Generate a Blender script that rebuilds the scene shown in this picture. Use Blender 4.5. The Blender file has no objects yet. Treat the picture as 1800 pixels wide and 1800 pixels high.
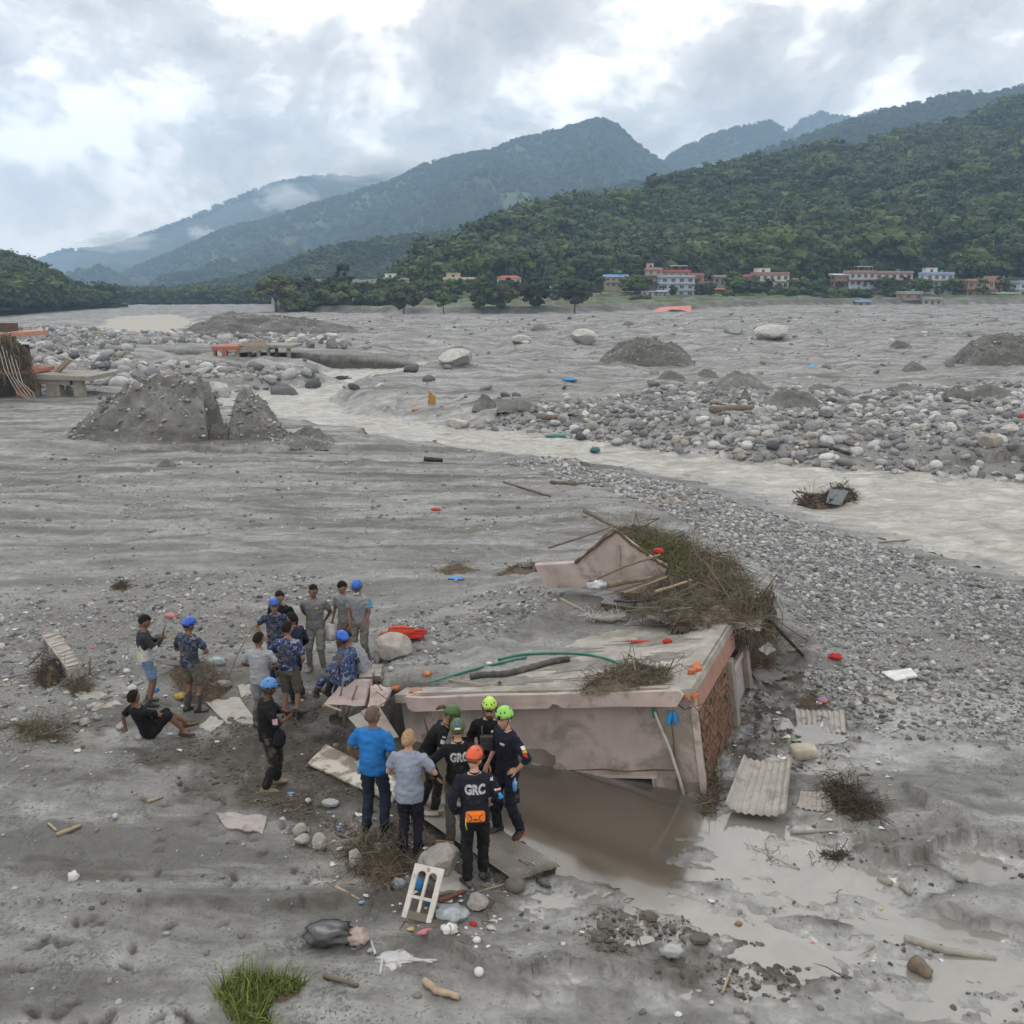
import bpy, bmesh, math, random
import numpy as np
from mathutils import Vector, Matrix, Euler
from mathutils.bvhtree import BVHTree
R = math.radians
rnd = random.Random(7)
scene = bpy.context.scene
col = scene.collection
# ------------------------------------------------------------------ camera
FPX, CZ = 1700.0, 7.3
PITCH = math.atan(385 / 1700)
cam_d = bpy.data.cameras.new('camera'); cam_d.sensor_width = 36; cam_d.lens = FPX / 1800 * 36
cam_d.clip_start = 0.1; cam_d.clip_end = 30000
cam = bpy.data.objects.new('camera', cam_d); col.objects.link(cam)
cam.location = (0, 0, CZ); cam.rotation_euler = (math.pi / 2 - PITCH, 0, 0)
scene.camera = cam
# ------------------------------------------------------------------ sky
SUN_EL, SUN_AZ = R(52), R(-18)          # azimuth from +Y towards +X
world = bpy.data.worlds.new('World'); scene.world = world; world.use_nodes = True
wn = world.node_tree.nodes; wl = world.node_tree.links; wn.clear()
def W(t, **k):
    n = wn.new(t)
    for a, b in k.items(): setattr(n, a, b)
    return n
sky = W('ShaderNodeTexSky', sky_type='NISHITA', sun_disc=False)
sky.sun_elevation = SUN_EL; sky.sun_rotation = SUN_AZ
bg1 = W('ShaderNodeBackground'); bg1.inputs[1].default_value = 0.1; wl.new(sky.outputs[0], bg1.inputs[0])
tc = W('ShaderNodeTexCoord')
mp = W('ShaderNodeMapping'); mp.inputs['Location'].default_value = (0.10, 0.1, 0.06); mp.inputs['Scale'].default_value = (1, 1, 1.5)
wl.new(tc.outputs['Generated'], mp.inputs['Vector'])
def wnoise(scale, detail, rough, dist, w):
    n = W('ShaderNodeTexNoise', noise_dimensions='4D'); n.inputs['W'].default_value = w
    n.inputs['Scale'].default_value = scale; n.inputs['Detail'].default_value = detail
    n.inputs['Roughness'].default_value = rough; n.inputs['Distortion'].default_value = dist
    wl.new(mp.outputs[0], n.inputs['Vector']); return n
def wramp(src, pts):
    r = W('ShaderNodeValToRGB'); e = r.color_ramp.elements
    while len(e) < len(pts): e.new(0.5)
    for q, (p, c) in zip(e, pts): q.position = p; q.color = (*c, 1)
    wl.new(src, r.inputs[0]); return r
n1 = wnoise(3.8, 10, 0.60, 0.25, 3.7)
n2 = wnoise(1.5, 4, 0.5, 0.2, 8.1)
n3 = wnoise(7.5, 8, 0.6, 0.5, 1.3)
ad = W('ShaderNodeMath', operation='MULTIPLY_ADD'); ad.inputs[1].default_value = 0.40
wl.new(n2.outputs[0], ad.inputs[0]); wl.new(n1.outputs[0], ad.inputs[2])
ad2 = W('ShaderNodeMath', operation='MULTIPLY_ADD'); ad2.inputs[1].default_value = 0.38
wl.new(n3.outputs[0], ad2.inputs[0]); wl.new(ad.outputs[0], ad2.inputs[2])
cr = wramp(ad2.outputs[0], [(0.70, (0.98, 0.94, 0.92)), (0.78, (1.24, 1.18, 1.12)), (0.84, (1.62, 1.55, 1.47)), (0.90, (2.8, 2.68, 2.52))])
sx = W('ShaderNodeSeparateXYZ'); wl.new(tc.outputs['Generated'], sx.inputs[0])
hz = W('ShaderNodeMapRange'); hz.interpolation_type = 'SMOOTHSTEP'
for i, v in ((1, 0.0), (2, 0.15), (3, 0.75), (4, 0.0)): hz.inputs[i].default_value = v
wl.new(sx.outputs[2], hz.inputs[0])
mx = W('ShaderNodeMixRGB'); mx.inputs[2].default_value = (1.75, 1.60, 1.46, 1)
wl.new(hz.outputs[0], mx.inputs[0]); wl.new(cr.outputs[0], mx.inputs[1])
bg2 = W('ShaderNodeBackground'); bg2.inputs[1].default_value = 1.0; wl.new(mx.outputs[0], bg2.inputs[0])
cov = wramp(ad2.outputs[0], [(0.52, (0.85,) * 3), (0.70, (1, 1, 1))])
ms = W('ShaderNodeMixShader'); wl.new(cov.outputs[0], ms.inputs[0]); wl.new(bg1.outputs[0], ms.inputs[1]); wl.new(bg2.outputs[0], ms.inputs[2])
wo = W('ShaderNodeOutputWorld'); wl.new(ms.outputs[0], wo.inputs[0])
# ------------------------------------------------------------------ sun (behind cloud) and exposure
sd = bpy.data.lights.new('sun', 'SUN'); sd.energy = 1.2; sd.angle = R(18); sd.color = (1, 0.96, 0.9)
sun = bpy.data.objects.new('sun', sd); col.objects.link(sun)
sv = Vector((math.sin(SUN_AZ) * math.cos(SUN_EL), math.cos(SUN_AZ) * math.cos(SUN_EL), math.sin(SUN_EL)))
sun.rotation_euler = (-sv).to_track_quat('-Z', 'Y').to_euler(); sun.location = sv * 60
vs = scene.view_settings; vs.view_transform = 'Standard'; vs.look = 'None'; vs.gamma = 1; vs.exposure = -0.62; vs.use_curve_mapping = False
cy = scene.cycles
cy.use_denoising = True; cy.max_bounces = 4; cy.diffuse_bounces = 2; cy.glossy_bounces = 2; cy.transmission_bounces = 2
cy.volume_bounces = 1; cy.transparent_max_bounces = 8; cy.use_adaptive_sampling = True; cy.adaptive_threshold = 0.03; cy.adaptive_min_samples = 12
cy.caustics_reflective = False; cy.caustics_refractive = False
# ------------------------------------------------------------------ photo geometry helpers
SP, CP = math.sin(PITCH), math.cos(PITCH)
def ray(px, py):
    x = (px - 900) / FPX; v = (900 - py) / FPX
    return np.array((x, CP + v * SP, -SP + v * CP))
CAM = np.array((0, 0, CZ))
def G(px, py, z=0.0):
    d = ray(px, py); return CAM + d * ((z - CZ) / d[2])
def D(px, py, Y):
    d = ray(px, py); return CAM + d * (Y / d[1])
# ------------------------------------------------------------------ noise
_PT = np.random.default_rng(3).permutation(1024).astype(np.int32); _PT = np.concatenate([_PT, _PT])
_GA = np.arange(1024) * (2 * math.pi / 1024); _GX = np.cos(_GA) * 1.5; _GY = np.sin(_GA) * 1.5
def pn(x, y, s=0):
    x = np.asarray(x, float); y = np.asarray(y, float)
    fx0 = np.floor(x); fy0 = np.floor(y); fx = x - fx0; fy = y - fy0
    ix = fx0.astype(np.int32) & 1023; iy = (fy0.astype(np.int32) + 131 * s) & 1023; ix1 = (ix + 1) & 1023; iy1 = (iy + 1) & 1023
    u = fx * fx * fx * (fx * (fx * 6 - 15) + 10); v = fy * fy * fy * (fy * (fy * 6 - 15) + 10)
    p0 = _PT[ix]; p1 = _PT[ix1]; a = _PT[p0 + iy]; b = _PT[p1 + iy]; c = _PT[p0 + iy1]; d = _PT[p1 + iy1]
    a = _GX[a] * fx + _GY[a] * fy; b = _GX[b] * (fx - 1) + _GY[b] * fy; c = _GX[c] * fx + _GY[c] * (fy - 1); d = _GX[d] * (fx - 1) + _GY[d] * (fy - 1)
    a = a + (b - a) * u; c = c + (d - c) * u
    return a + (c - a) * v
def fbm(x, y, o=4, s=0, gain=0.5):
    r = 0; a = 1
    for i in range(o):
        r = r + a * pn(x * 2 ** i, y * 2 ** i, s + i * 17); a *= gain
    return r
def n3(p, sc, s=0):
    p = np.asarray(p) * sc
    return (pn(p[:, 0] + 0.3 * p[:, 2], p[:, 1] + 0.71 * p[:, 2], s) + pn(p[:, 1] - 5 + 0.4 * p[:, 0], p[:, 2] + 9, s + 3) + pn(p[:, 2] + 31, p[:, 0] - 0.5 * p[:, 1], s + 5)) / 2
def ss(a, b, x):
    t = np.clip((x - a) / (b - a), 0, 1); return t * t * (3 - 2 * t)
def polysd(x, y, P, pad=12.0):             # signed distance to polygon, negative inside; far away it just says far
    px_ = [p[0] for p in P]; py_ = [p[1] for p in P]; pad = max(pad, 0.1 * (max(py_) - min(py_)))
    near = np.nonzero((x > min(px_) - pad) & (x < max(px_) + pad) & (y > min(py_) - pad) & (y < max(py_) + pad))
    out = np.full(x.shape, 1e3)
    if len(near[0]): out[near] = polysd_(x[near], y[near], P)
    return out
def polysd_(x, y, P):
    d = np.full(x.shape, 1e18); ins = np.zeros(x.shape, bool); n = len(P)
    for i in range(n):
        ax, ay = P[i]; bx, by = P[(i + 1) % n]
        ex, ey = bx - ax, by - ay; wx, wy = x - ax, y - ay
        t = np.clip((wx * ex + wy * ey) / (ex * ex + ey * ey + 1e-12), 0, 1)
        d = np.minimum(d, (wx - ex * t) ** 2 + (wy - ey * t) ** 2)
        c = ((ay > y) != (by > y)); c &= x < (ex * (y - ay) / (by - ay + 1e-12) + ax)
        ins ^= c
    d = np.sqrt(d); return np.where(ins, -d, d)
# ------------------------------------------------------------------ object helpers
def tag(o, label=None, cat=None, group=None, kind=None):
    if label: o['label'] = label
    if cat: o['category'] = cat
    if group: o['group'] = group
    if kind: o['kind'] = kind
    return o
def mesh_obj(name, v, f, mat=None, parent=None, smooth=False, mats=None, mi=None):
    me = bpy.data.meshes.new(name)
    if isinstance(v, np.ndarray): v = v.tolist()
    if isinstance(f, np.ndarray): f = f.tolist()
    me.from_pydata(v, [], f)
    for m in (mats or ([mat] if mat else [])): me.materials.append(m)
    if mi is not None: me.polygons.foreach_set('material_index', mi)
    if smooth: me.polygons.foreach_set('use_smooth', [True] * len(me.polygons))
    me.update()
    o = bpy.data.objects.new(name, me); col.objects.link(o); o.parent = parent
    return o
def thing(name, label, cat, loc=(0, 0, 0), rz=0.0, group=None, rot=None):
    o = bpy.data.objects.new(name, None); col.objects.link(o); o.empty_display_size = 0.2
    o.location = loc; o.rotation_euler = rot or (0, 0, rz)
    return tag(o, label, cat, group)
def copy_tree(o, parent=None):
    c = o.copy(); col.objects.link(c); c.parent = parent
    for ch in list(o.children): copy_tree(ch, c)
    return c
def grid_faces(nr, nc):
    i = np.arange(nr - 1)[:, None] * nc + np.arange(nc - 1)[None, :]; i = i.ravel()
    return np.stack([i, i + 1, i + nc + 1, i + nc], 1)
def big_mesh(name, v, f, mat, smooth=True, attr=None):
    me = bpy.data.meshes.new(name); k = f.shape[1]
    me.vertices.add(len(v)); me.vertices.foreach_set('co', np.asarray(v, np.float32).ravel())
    me.loops.add(f.size); me.loops.foreach_set('vertex_index', f.astype(np.int32).ravel())
    me.polygons.add(len(f)); me.polygons.foreach_set('loop_start', np.arange(0, f.size, k, dtype=np.int32))
    me.polygons.foreach_set('loop_total', np.full(len(f), k, np.int32))
    if smooth: me.polygons.foreach_set('use_smooth', np.ones(len(f), bool))
    me.update(calc_edges=True)
    if attr is not None:
        a = me.attributes.new('m', 'FLOAT_COLOR', 'POINT'); a.data.foreach_set('color', np.asarray(attr, np.float32).ravel())
    me.materials.append(mat)
    o = bpy.data.objects.new(name, me); col.objects.link(o); return o
class MB:
    def __init__(s): s.v = []; s.f = []
    def add(s, v, f):
        n = len(s.v); s.v += [tuple(map(float, q)) for q in v]; s.f += [tuple(int(i) + n for i in q) for q in f]; return s
    def box(s, c, d, rot=None, jit=0):
        hx, hy, hz = d[0] / 2, d[1] / 2, d[2] / 2
        m = Euler(rot).to_matrix() if rot is not None else None
        P = []
        for z in (-hz, hz):
            for x, y in ((-hx, -hy), (hx, -hy), (hx, hy), (-hx, hy)):
                q = Vector((x + rnd.uniform(-jit, jit), y + rnd.uniform(-jit, jit), z + rnd.uniform(-jit, jit)))
                if m: q = m @ q
                P.append((q[0] + c[0], q[1] + c[1], q[2] + c[2]))
        return s.add(P, [(0, 3, 2, 1), (4, 5, 6, 7), (0, 1, 5, 4), (1, 2, 6, 5), (2, 3, 7, 6), (3, 0, 4, 7)])
    def prism(s, poly, z0, z1):
        n = len(poly); P = [(x, y, z0) for x, y in poly] + [(x, y, z1) for x, y in poly]
        return s.add(P, [tuple(range(n - 1, -1, -1)), tuple(range(n, 2 * n))] + [(i, (i + 1) % n, n + (i + 1) % n, n + i) for i in range(n)])
    def tube(s, pts, rad, n=8, cap=True):
        pts = [Vector(p) for p in pts]
        if not hasattr(rad, '__len__'): rad = [rad] * len(pts)
        P = []; up = None
        for i, p in enumerate(pts):
            t = (pts[min(i + 1, len(pts) - 1)] - pts[max(i - 1, 0)]).normalized()
            if up is None: up = Vector((0, 0, 1)) if abs(t.z) < 0.9 else Vector((1, 0, 0))
            a = t.cross(up).normalized(); b = a.cross(t).normalized(); up = b
            for k in range(n):
                q = 2 * math.pi * k / n
                P.append(p + (a * math.cos(q) + b * math.sin(q)) * rad[i])
        F = []
        for i in range(len(pts) - 1):
            for k in range(n):
                F.append((i * n + k, i * n + (k + 1) % n, (i + 1) * n + (k + 1) % n, (i + 1) * n + k))
        if cap: F += [tuple(range(n - 1, -1, -1)), tuple((len(pts) - 1) * n + k for k in range(n))]
        return s.add(P, F)
    def loft(s, rings, n=14, dome=0.0):
        """rings: (centre, half-x vector, half-y vector)"""
        P = []
        for c, a, b in rings:
            c = Vector(c); a = Vector(a); b = Vector(b)
            for k in range(n):
                q = 2 * math.pi * k / n; P.append(c + a * math.cos(q) + b * math.sin(q))
        F = []
        for i in range(len(rings) - 1):
            for k in range(n): F.append((i * n + k, i * n + (k + 1) % n, (i + 1) * n + (k + 1) % n, (i + 1) * n + k))
        F += [tuple(range(n - 1, -1, -1)), tuple((len(rings) - 1) * n + k for k in range(n))]
        return s.add(P, F)
    def build(s, name, mat, parent=None, smooth=False):
        return mesh_obj(name, s.v, s.f, mat, parent, smooth)
# ------------------------------------------------------------------ materials
MATS = {}
def newmat(name):
    m = bpy.data.materials.new(name); m.use_nodes = True; nt = m.node_tree
    return m, nt, nt.nodes, nt.links, nt.nodes['Principled BSDF']
def nd(nt, t, ins=None, **k):
    n = nt.nodes.new(t)
    for a, b in k.items(): setattr(n, a, b)
    for a, b in (ins or {}).items():
        if hasattr(b, 'is_output') or isinstance(b, bpy.types.NodeSocket): nt.links.new(b, n.inputs[a])
        else: n.inputs[a].default_value = b
    return n
def c4(c): return (c[0], c[1], c[2], 1) if len(c) == 3 else c
def mixc(nt, fac, a, b, mode='MIX'):
    n = nt.nodes.new('ShaderNodeMixRGB'); n.blend_type = mode
    for i, q in ((0, fac), (1, a), (2, b)):
        if isinstance(q, bpy.types.NodeSocket): nt.links.new(q, n.inputs[i])
        elif i: n.inputs[i].default_value = c4(q)
        else: n.inputs[0].default_value = q
    return n.outputs[0]
def mth(nt, op, a, b=0.5, c=None):
    n = nt.nodes.new('ShaderNodeMath'); n.operation = op
    for i, q in enumerate((a, b) if c is None else (a, b, c)):
        if isinstance(q, bpy.types.NodeSocket): nt.links.new(q, n.inputs[i])
        else: n.inputs[i].default_value = q
    return n.outputs[0]
def rng(nt, src, a, b, c=0.0, d=1.0):
    n = nt.nodes.new('ShaderNodeMapRange'); nt.links.new(src, n.inputs[0])
    for i, q in enumerate((a, b, c, d)): n.inputs[i + 1].default_value = q
    return n.outputs[0]
def noi(nt, vec, scale, detail=4, rough=0.55, dist=0.0):
    n = nt.nodes.new('ShaderNodeTexNoise'); n.inputs['Scale'].default_value = scale; n.inputs['Detail'].default_value = detail
    n.inputs['Roughness'].default_value = rough; n.inputs['Distortion'].default_value = dist
    if vec is not None: nt.links.new(vec, n.inputs['Vector'])
    return n.outputs[0]
def bump(nt, h, strength, dist, prev=None):
    n = nt.nodes.new('ShaderNodeBump'); n.inputs['Strength'].default_value = strength; n.inputs['Distance'].default_value = dist
    nt.links.new(h, n.inputs['Height'])
    if prev is not None: nt.links.new(prev, n.inputs['Normal'])
    return n.outputs[0]
def M(name, c, c2=None, scale=6.0, rough=0.8, bmp=0.3, bd=0.01, mud=0.0, spec=0.3, rand=0.0, metal=0.0, alpha=None, lo=0.35, hi=0.65, trans=0.0, muds=2.5, mudc=(0.20, 0.18, 0.155)):
    """general surface: two tones through noise, fine relief, optional dried-mud smears and per-object tone"""
    if name in MATS: return MATS[name]
    m, nt, ns, ls, b = newmat(name)
    tcn = ns.new('ShaderNodeTexCoord'); v = tcn.outputs['Object']
    f = noi(nt, v, scale, 6, 0.6, 0.2)
    c2 = c2 or tuple(q * 0.72 for q in c)
    out = mixc(nt, rng(nt, f, lo, hi), c2, c)
    if mud:
        f2 = rng(nt, noi(nt, v, muds, 7, 0.65, 0.4), 0.62 - mud * 0.3, 0.75 - mud * 0.3)
        out = mixc(nt, f2, out, mudc)
    if rand:
        oi = ns.new('ShaderNodeObjectInfo')
        out = mixc(nt, 1.0, out, nd(nt, 'ShaderNodeCombineXYZ', {0: rng(nt, oi.outputs['Random'], 0, 1, 1 - rand, 1 + rand), 1: rng(nt, oi.outputs['Random'], 0, 1, 1 - rand, 1 + rand), 2: rng(nt, oi.outputs['Random'], 0, 1, 1 - rand, 1 + rand)}).outputs[0], 'MULTIPLY')
    ls.new(out, b.inputs['Base Color'])
    b.inputs['Roughness'].default_value = rough; b.inputs['Specular IOR Level'].default_value = spec; b.inputs['Metallic'].default_value = metal
    if trans: b.inputs['Transmission Weight'].default_value = trans
    if alpha is not None: b.inputs['Alpha'].default_value = alpha
    if bmp:
        ls.new(bump(nt, noi(nt, v, scale * 4, 6, 0.65), bmp, bd), b.inputs['Normal'])
    MATS[name] = m; return m
def ground_material():
    m, nt, ns, ls, b = newmat('flood_mud')
    geo = ns.new('ShaderNodeNewGeometry'); v = geo.outputs['Position']
    at = ns.new('ShaderNodeAttribute'); at.attribute_name = 'm'
    sp = nd(nt, 'ShaderNodeSeparateColor', {0: at.outputs['Color']})
    grav, dark, wet, grass = sp.outputs[0], sp.outputs[1], sp.outputs[2], at.outputs['Alpha']
    mpn = nd(nt, 'ShaderNodeMapping', {'Vector': v, 'Scale': (0.35, 1.5, 1.0), 'Rotation': (0, 0, 0.25)})
    big = noi(nt, mpn.outputs[0], 0.55, 7, 0.62, 0.6)
    mid = noi(nt, v, 2.6, 8, 0.68, 0.4)
    fine = noi(nt, v, 24, 6, 0.7)
    grit = nd(nt, 'ShaderNodeTexVoronoi', {'Vector': v, 'Scale': 38.0}).outputs['Color']
    gg = nd(nt, 'ShaderNodeSeparateColor', {0: grit}).outputs[0]
    base = mixc(nt, rng(nt, big, 0.40, 0.60), (0.128, 0.128, 0.123), (0.322, 0.327, 0.322))
    base = mixc(nt, rng(nt, mid, 0.30, 0.70), mixc(nt, 0.62, base, (0.062, 0.058, 0.051)), base)
    # speckle of small dark and pale grains
    base = mixc(nt, mth(nt, 'MULTIPLY', rng(nt, gg, 0.80, 0.95), rng(nt, mid, 0.42, 0.6, 0.15, 0.75)), base, (0.055, 0.053, 0.05))
    gp = mth(nt, 'MULTIPLY', rng(nt, noi(nt, v, 0.9, 9, 0.78, 0.5), 0.49, 0.60), rng(nt, noi(nt, v, 17, 5, 0.75), 0.44, 0.58))
    base = mixc(nt, mth(nt, 'MULTIPLY', gp, 0.85), base, (0.062, 0.062, 0.059))
    g1 = mixc(nt, gg, (0.05, 0.049, 0.047), (0.25, 0.248, 0.24))
    base = mixc(nt, mth(nt, 'MULTIPLY', grav, rng(nt, mid, 0.2, 0.6, 0.35, 0.85)), base, g1)
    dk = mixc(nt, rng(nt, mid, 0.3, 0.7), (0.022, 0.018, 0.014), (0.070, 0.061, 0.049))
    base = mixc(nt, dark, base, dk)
    wetc = mixc(nt, mth(nt, 'MULTIPLY', wet, mth(nt, 'SUBTRACT', 0.62, mth(nt, 'MULTIPLY', dark, 0.6))), base, mixc(nt, rng(nt, noi(nt, v, 5.5, 8, 0.7, 0.8), 0.36, 0.58), (0.16, 0.158, 0.15), (0.30, 0.305, 0.302)))
    gr = mixc(nt, rng(nt, big, 0.35, 0.65), (0.024, 0.044, 0.012), (0.075, 0.105, 0.026))
    ls.new(mixc(nt, grass, wetc, gr), b.inputs['Base Color'])
    film = mth(nt, 'MULTIPLY', wet, rng(nt, noi(nt, v, 1.7, 7, 0.62, 0.5), 0.38, 0.60))
    ls.new(rng(nt, film, 0.0, 1.0, 0.74, 0.10), b.inputs['Roughness'])
    ls.new(rng(nt, film, 0.0, 1.0, 0.28, 1.0), b.inputs['Specular IOR Level'])
    n1 = bump(nt, mid, 0.7, 0.06)
    n2 = bump(nt, fine, 0.55, 0.012, n1)
    n3_ = bump(nt, gg, 0.25, 0.008, n2)
    mixn = nd(nt, 'ShaderNodeMix', data_type='VECTOR')
    ls.new(mth(nt, 'MULTIPLY', film, 0.72), mixn.inputs[0]); ls.new(n3_, mixn.inputs[4]); ls.new(geo.outputs['Normal'], mixn.inputs[5])
    ls.new(mixn.outputs[1], b.inputs['Normal'])
    return m
def stone_material(name, tones, rand=0.35):
    m, nt, ns, ls, b = newmat(name)
    tcn = ns.new('ShaderNodeTexCoord'); v = tcn.outputs['Object']; oi = ns.new('ShaderNodeObjectInfo')
    r = ns.new('ShaderNodeValToRGB'); e = r.color_ramp.elements; r.color_ramp.interpolation = 'LINEAR'
    while len(e) < len(tones): e.new(0.5)
    for i, (q, t) in enumerate(zip(e, tones)): q.position = i / (len(tones) - 1); q.color = c4(t)
    ls.new(oi.outputs['Random'], r.inputs[0])
    f = noi(nt, v, 2.5, 6, 0.65, 0.5)
    out = mixc(nt, rng(nt, f, 0.3, 0.7), mixc(nt, 1.0, r.outputs[0], (0.62, 0.61, 0.59), 'MULTIPLY'), r.outputs[0])
    # muddy foot of the stone: silt sits where the stone meets the mud
    ls.new(out, b.inputs['Base Color']); b.inputs['Roughness'].default_value = 0.78; b.inputs['Specular IOR Level'].default_value = 0.25
    ls.new(bump(nt, noi(nt, v, 9, 6, 0.65), 0.5, 0.04), b.inputs['Normal'])
    return m
def water_material(name, c, c2, rough, wave, dist, spec=0.5, sc=(1, 1, 1), detail=5, fsc=0.9, ior=1.33, murk=None):
    m, nt, ns, ls, b = newmat(name)
    geo = ns.new('ShaderNodeNewGeometry')
    mpn = nd(nt, 'ShaderNodeMapping', {'Vector': geo.outputs['Position'], 'Scale': sc})
    v = mpn.outputs[0]
    f = noi(nt, v, fsc, 8, 0.68, 1.0)
    out = mixc(nt, rng(nt, f, 0.32, 0.68), c2, c)
    if murk:
        at = ns.new('ShaderNodeAttribute'); at.attribute_name = 'm'; out = mixc(nt, nd(nt, 'ShaderNodeSeparateColor', {0: at.outputs['Color']}).outputs[0], out, murk)
    ls.new(out, b.inputs['Base Color'])
    b.inputs['Roughness'].default_value = rough; b.inputs['Specular IOR Level'].default_value = spec; b.inputs['IOR'].default_value = ior
    if wave: ls.new(bump(nt, noi(nt, v, 2.2, detail, 0.6, 0.6), wave, dist), b.inputs['Normal'])
    return m
def leaf_material(name, c1, c2, rand=0.35):
    m, nt, ns, ls, b = newmat(name)
    geo = ns.new('ShaderNodeNewGeometry'); oi = ns.new('ShaderNodeObjectInfo')
    f = mixc(nt, geo.outputs['Random Per Island'], c1, c2)
    t = mixc(nt, oi.outputs['Random'], (1 - rand, 1 - rand, 1 - rand * 0.8), (1 + rand * 1.3, 1 + rand, 1 + rand * 0.2))
    ls.new(mixc(nt, 1.0, f, t, 'MULTIPLY'), b.inputs['Base Color'])
    b.inputs['Roughness'].default_value = 0.75; b.inputs['Specular IOR Level'].default_value = 0.2
    return m
# ------------------------------------------------------------------ the half-buried house frame (tilted and yawed)
HR = D(1212, 1215, 13.26)
_L = D(690, 1225, 15.0); _B = D(1300, 1075, 17.9)
_u = (_L - HR) / np.linalg.norm(_L - HR)
_v = (_B - HR); _v = _v - _u * (_v @ _u); _v /= np.linalg.norm(_v)
_w = np.cross(_v, _u); _w = _w if _w[2] > 0 else -_w
HM = Matrix(((-_u[0], _v[0], _w[0], HR[0]), (-_u[1], _v[1], _w[1], HR[1]), (-_u[2], _v[2], _w[2], HR[2]), (0, 0, 0, 1)))
HMI = HM.inverted()
def roofz(x, y):          # height of the roof plane
    return HR[2] - (_w[0] * (x - HR[0]) + _w[1] * (y - HR[1])) / _w[2]
def house_ab(x, y):       # a: metres left of the right edge, b: metres behind the front edge
    z = roofz(x, y); dx, dy, dz = x - HR[0], y - HR[1], z - HR[2]
    return dx * _u[0] + dy * _u[1] + dz * _u[2], dx * _v[0] + dy * _v[1] + dz * _v[2]
def RP(px, py, lift=0.0): # point on the roof plane
    d = ray(px, py); t = ((HR + _w * lift - CAM) @ _w) / (d @ _w); return CAM + d * t
# ------------------------------------------------------------------ ground
ZR = -1.0
def pl(pts, z): return [tuple(G(px, py, z)[:2]) for px, py in pts]
RIVER = pl([(2500, 1150), (1800, 1010), (1700, 978), (1600, 950), (1480, 918), (1400, 890), (1250, 845), (1120, 824), (1000, 812), (870, 797), (760, 788), (640, 772), (570, 758), (500, 745), (420, 728), (330, 712),
            (350, 698), (440, 694), (480, 684), (560, 682), (600, 672), (560, 662), (585, 648), (640, 641), (760, 637), (770, 646), (705, 656), (650, 672), (600, 688), (578, 704), (590, 716), (625, 727), (700, 738), (800, 751), (900, 760),
            (1000, 772), (1100, 786), (1200, 801), (1300, 811), (1400, 821), (1600, 836), (1800, 850), (2100, 868), (2500, 900)], ZR)
ZR2 = -0.6
RIVER2 = pl([(150, 580), (200, 556), (300, 552), (352, 562), (330, 574), (300, 590), (230, 588)], ZR2)
POOL = pl([(700, 1290), (900, 1330), (1238, 1412), (1225, 1470), (1205, 1560), (1100, 1590), (1000, 1560), (935, 1500), (860, 1440), (760, 1380)], -0.1)
ZW = -0.1
MARSH = pl([(1225, 1400), (1500, 1460), (1800, 1500), (2100, 1560), (2100, 1800), (1640, 1790), (1400, 1730), (1180, 1690), (900, 1640), (905, 1560), (980, 1530), (1150, 1580), (1210, 1500)], -0.1)
SILT1 = pl([(1480, 1350), (1620, 1345), (1800, 1365), (2100, 1380), (2100, 1500), (1800, 1495), (1690, 1468), (1600, 1440), (1500, 1400)], 0)
SILT2 = pl([(1560, 1600), (1690, 1545), (1800, 1530), (2100, 1540), (2100, 1680), (1800, 1640), (1700, 1615)], 0)
CHURN = [pl([(250, 1330), (380, 1260), (560, 1230), (640, 1290), (760, 1400), (880, 1480), (900, 1560), (760, 1560), (640, 1500), (560, 1440), (420, 1420), (330, 1390)], 0),
         pl([(1290, 1120), (1420, 1150), (1500, 1220), (1520, 1300), (1420, 1350), (1300, 1360), (1250, 1330)], 0),
         pl([(1040, 1600), (1160, 1580), (1330, 1640), (1500, 1700), (1480, 1760), (1300, 1740), (1120, 1700), (1000, 1650)], 0)]
BEACH = pl([(880, 830), (1000, 815), (1250, 850), (1400, 895), (1600, 955), (1800, 1015), (2400, 1140), (2400, 1400), (1800, 1345), (1560, 1330), (1420, 1240), (1380, 1120), (1350, 1050), (1200, 930), (1050, 870)], -0.4)
STONES_L = pl([(-200, 1090), (100, 1030), (420, 1000), (560, 1010), (680, 1060), (620, 1110), (560, 1060), (440, 1060), (430, 1130), (300, 1180), (200, 1240), (60, 1330), (-200, 1350)], 0)
FARBANK = pl([(780, 752), (880, 735), (1050, 722), (1200, 700), (1300, 700), (1500, 705), (1800, 690), (2400, 690), (2400, 880), (1800, 850), (1400, 820), (1200, 800), (1000, 770)], -0.6)
BOULD = pl([(-300, 600), (60, 575), (200, 580), (400, 590), (600, 600), (620, 612), (500, 612), (240, 612), (230, 640), (330, 648), (520, 655), (590, 668), (480, 684), (350, 696), (200, 690), (150, 700), (-300, 705)], -0.2)
def zfar(x, y):
    az = x / np.maximum(y, 1); pxx = 900 + FPX * az * 0.985
    return np.interp(pxx, [-400, 150, 480, 900, 1150, 1350, 1800, 2600], [-2.0, -0.5, 0.8, 0.9, 1.8, 3.1, 3.3, 3.3])
def ybank(x, y):
    az = x / np.maximum(y, 1); pxx = 900 + FPX * az * 0.985
    return np.interp(pxx, [-400, 330, 470, 500, 900, 1200, 1500, 1800, 2600], [2600, 1500, 1400, 330, 300, 318, 335, 335, 335])
PRINTS = [(400, 948), (465, 940), (520, 952), (175, 1078), (228, 1062), (300, 1058), (365, 1056), (95, 1182), (150, 1180), (665, 1172), (385, 1370), (310, 1420), (170, 1415), (440, 1475), (520, 1462), (575, 1440), (830, 1440), (960, 1425), (1000, 1480), (1090, 1490), (50, 660), (670, 730), (1235, 725), (700, 1080), (900, 955), (1175, 950), (1600, 845), (990, 1455)]
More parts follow.
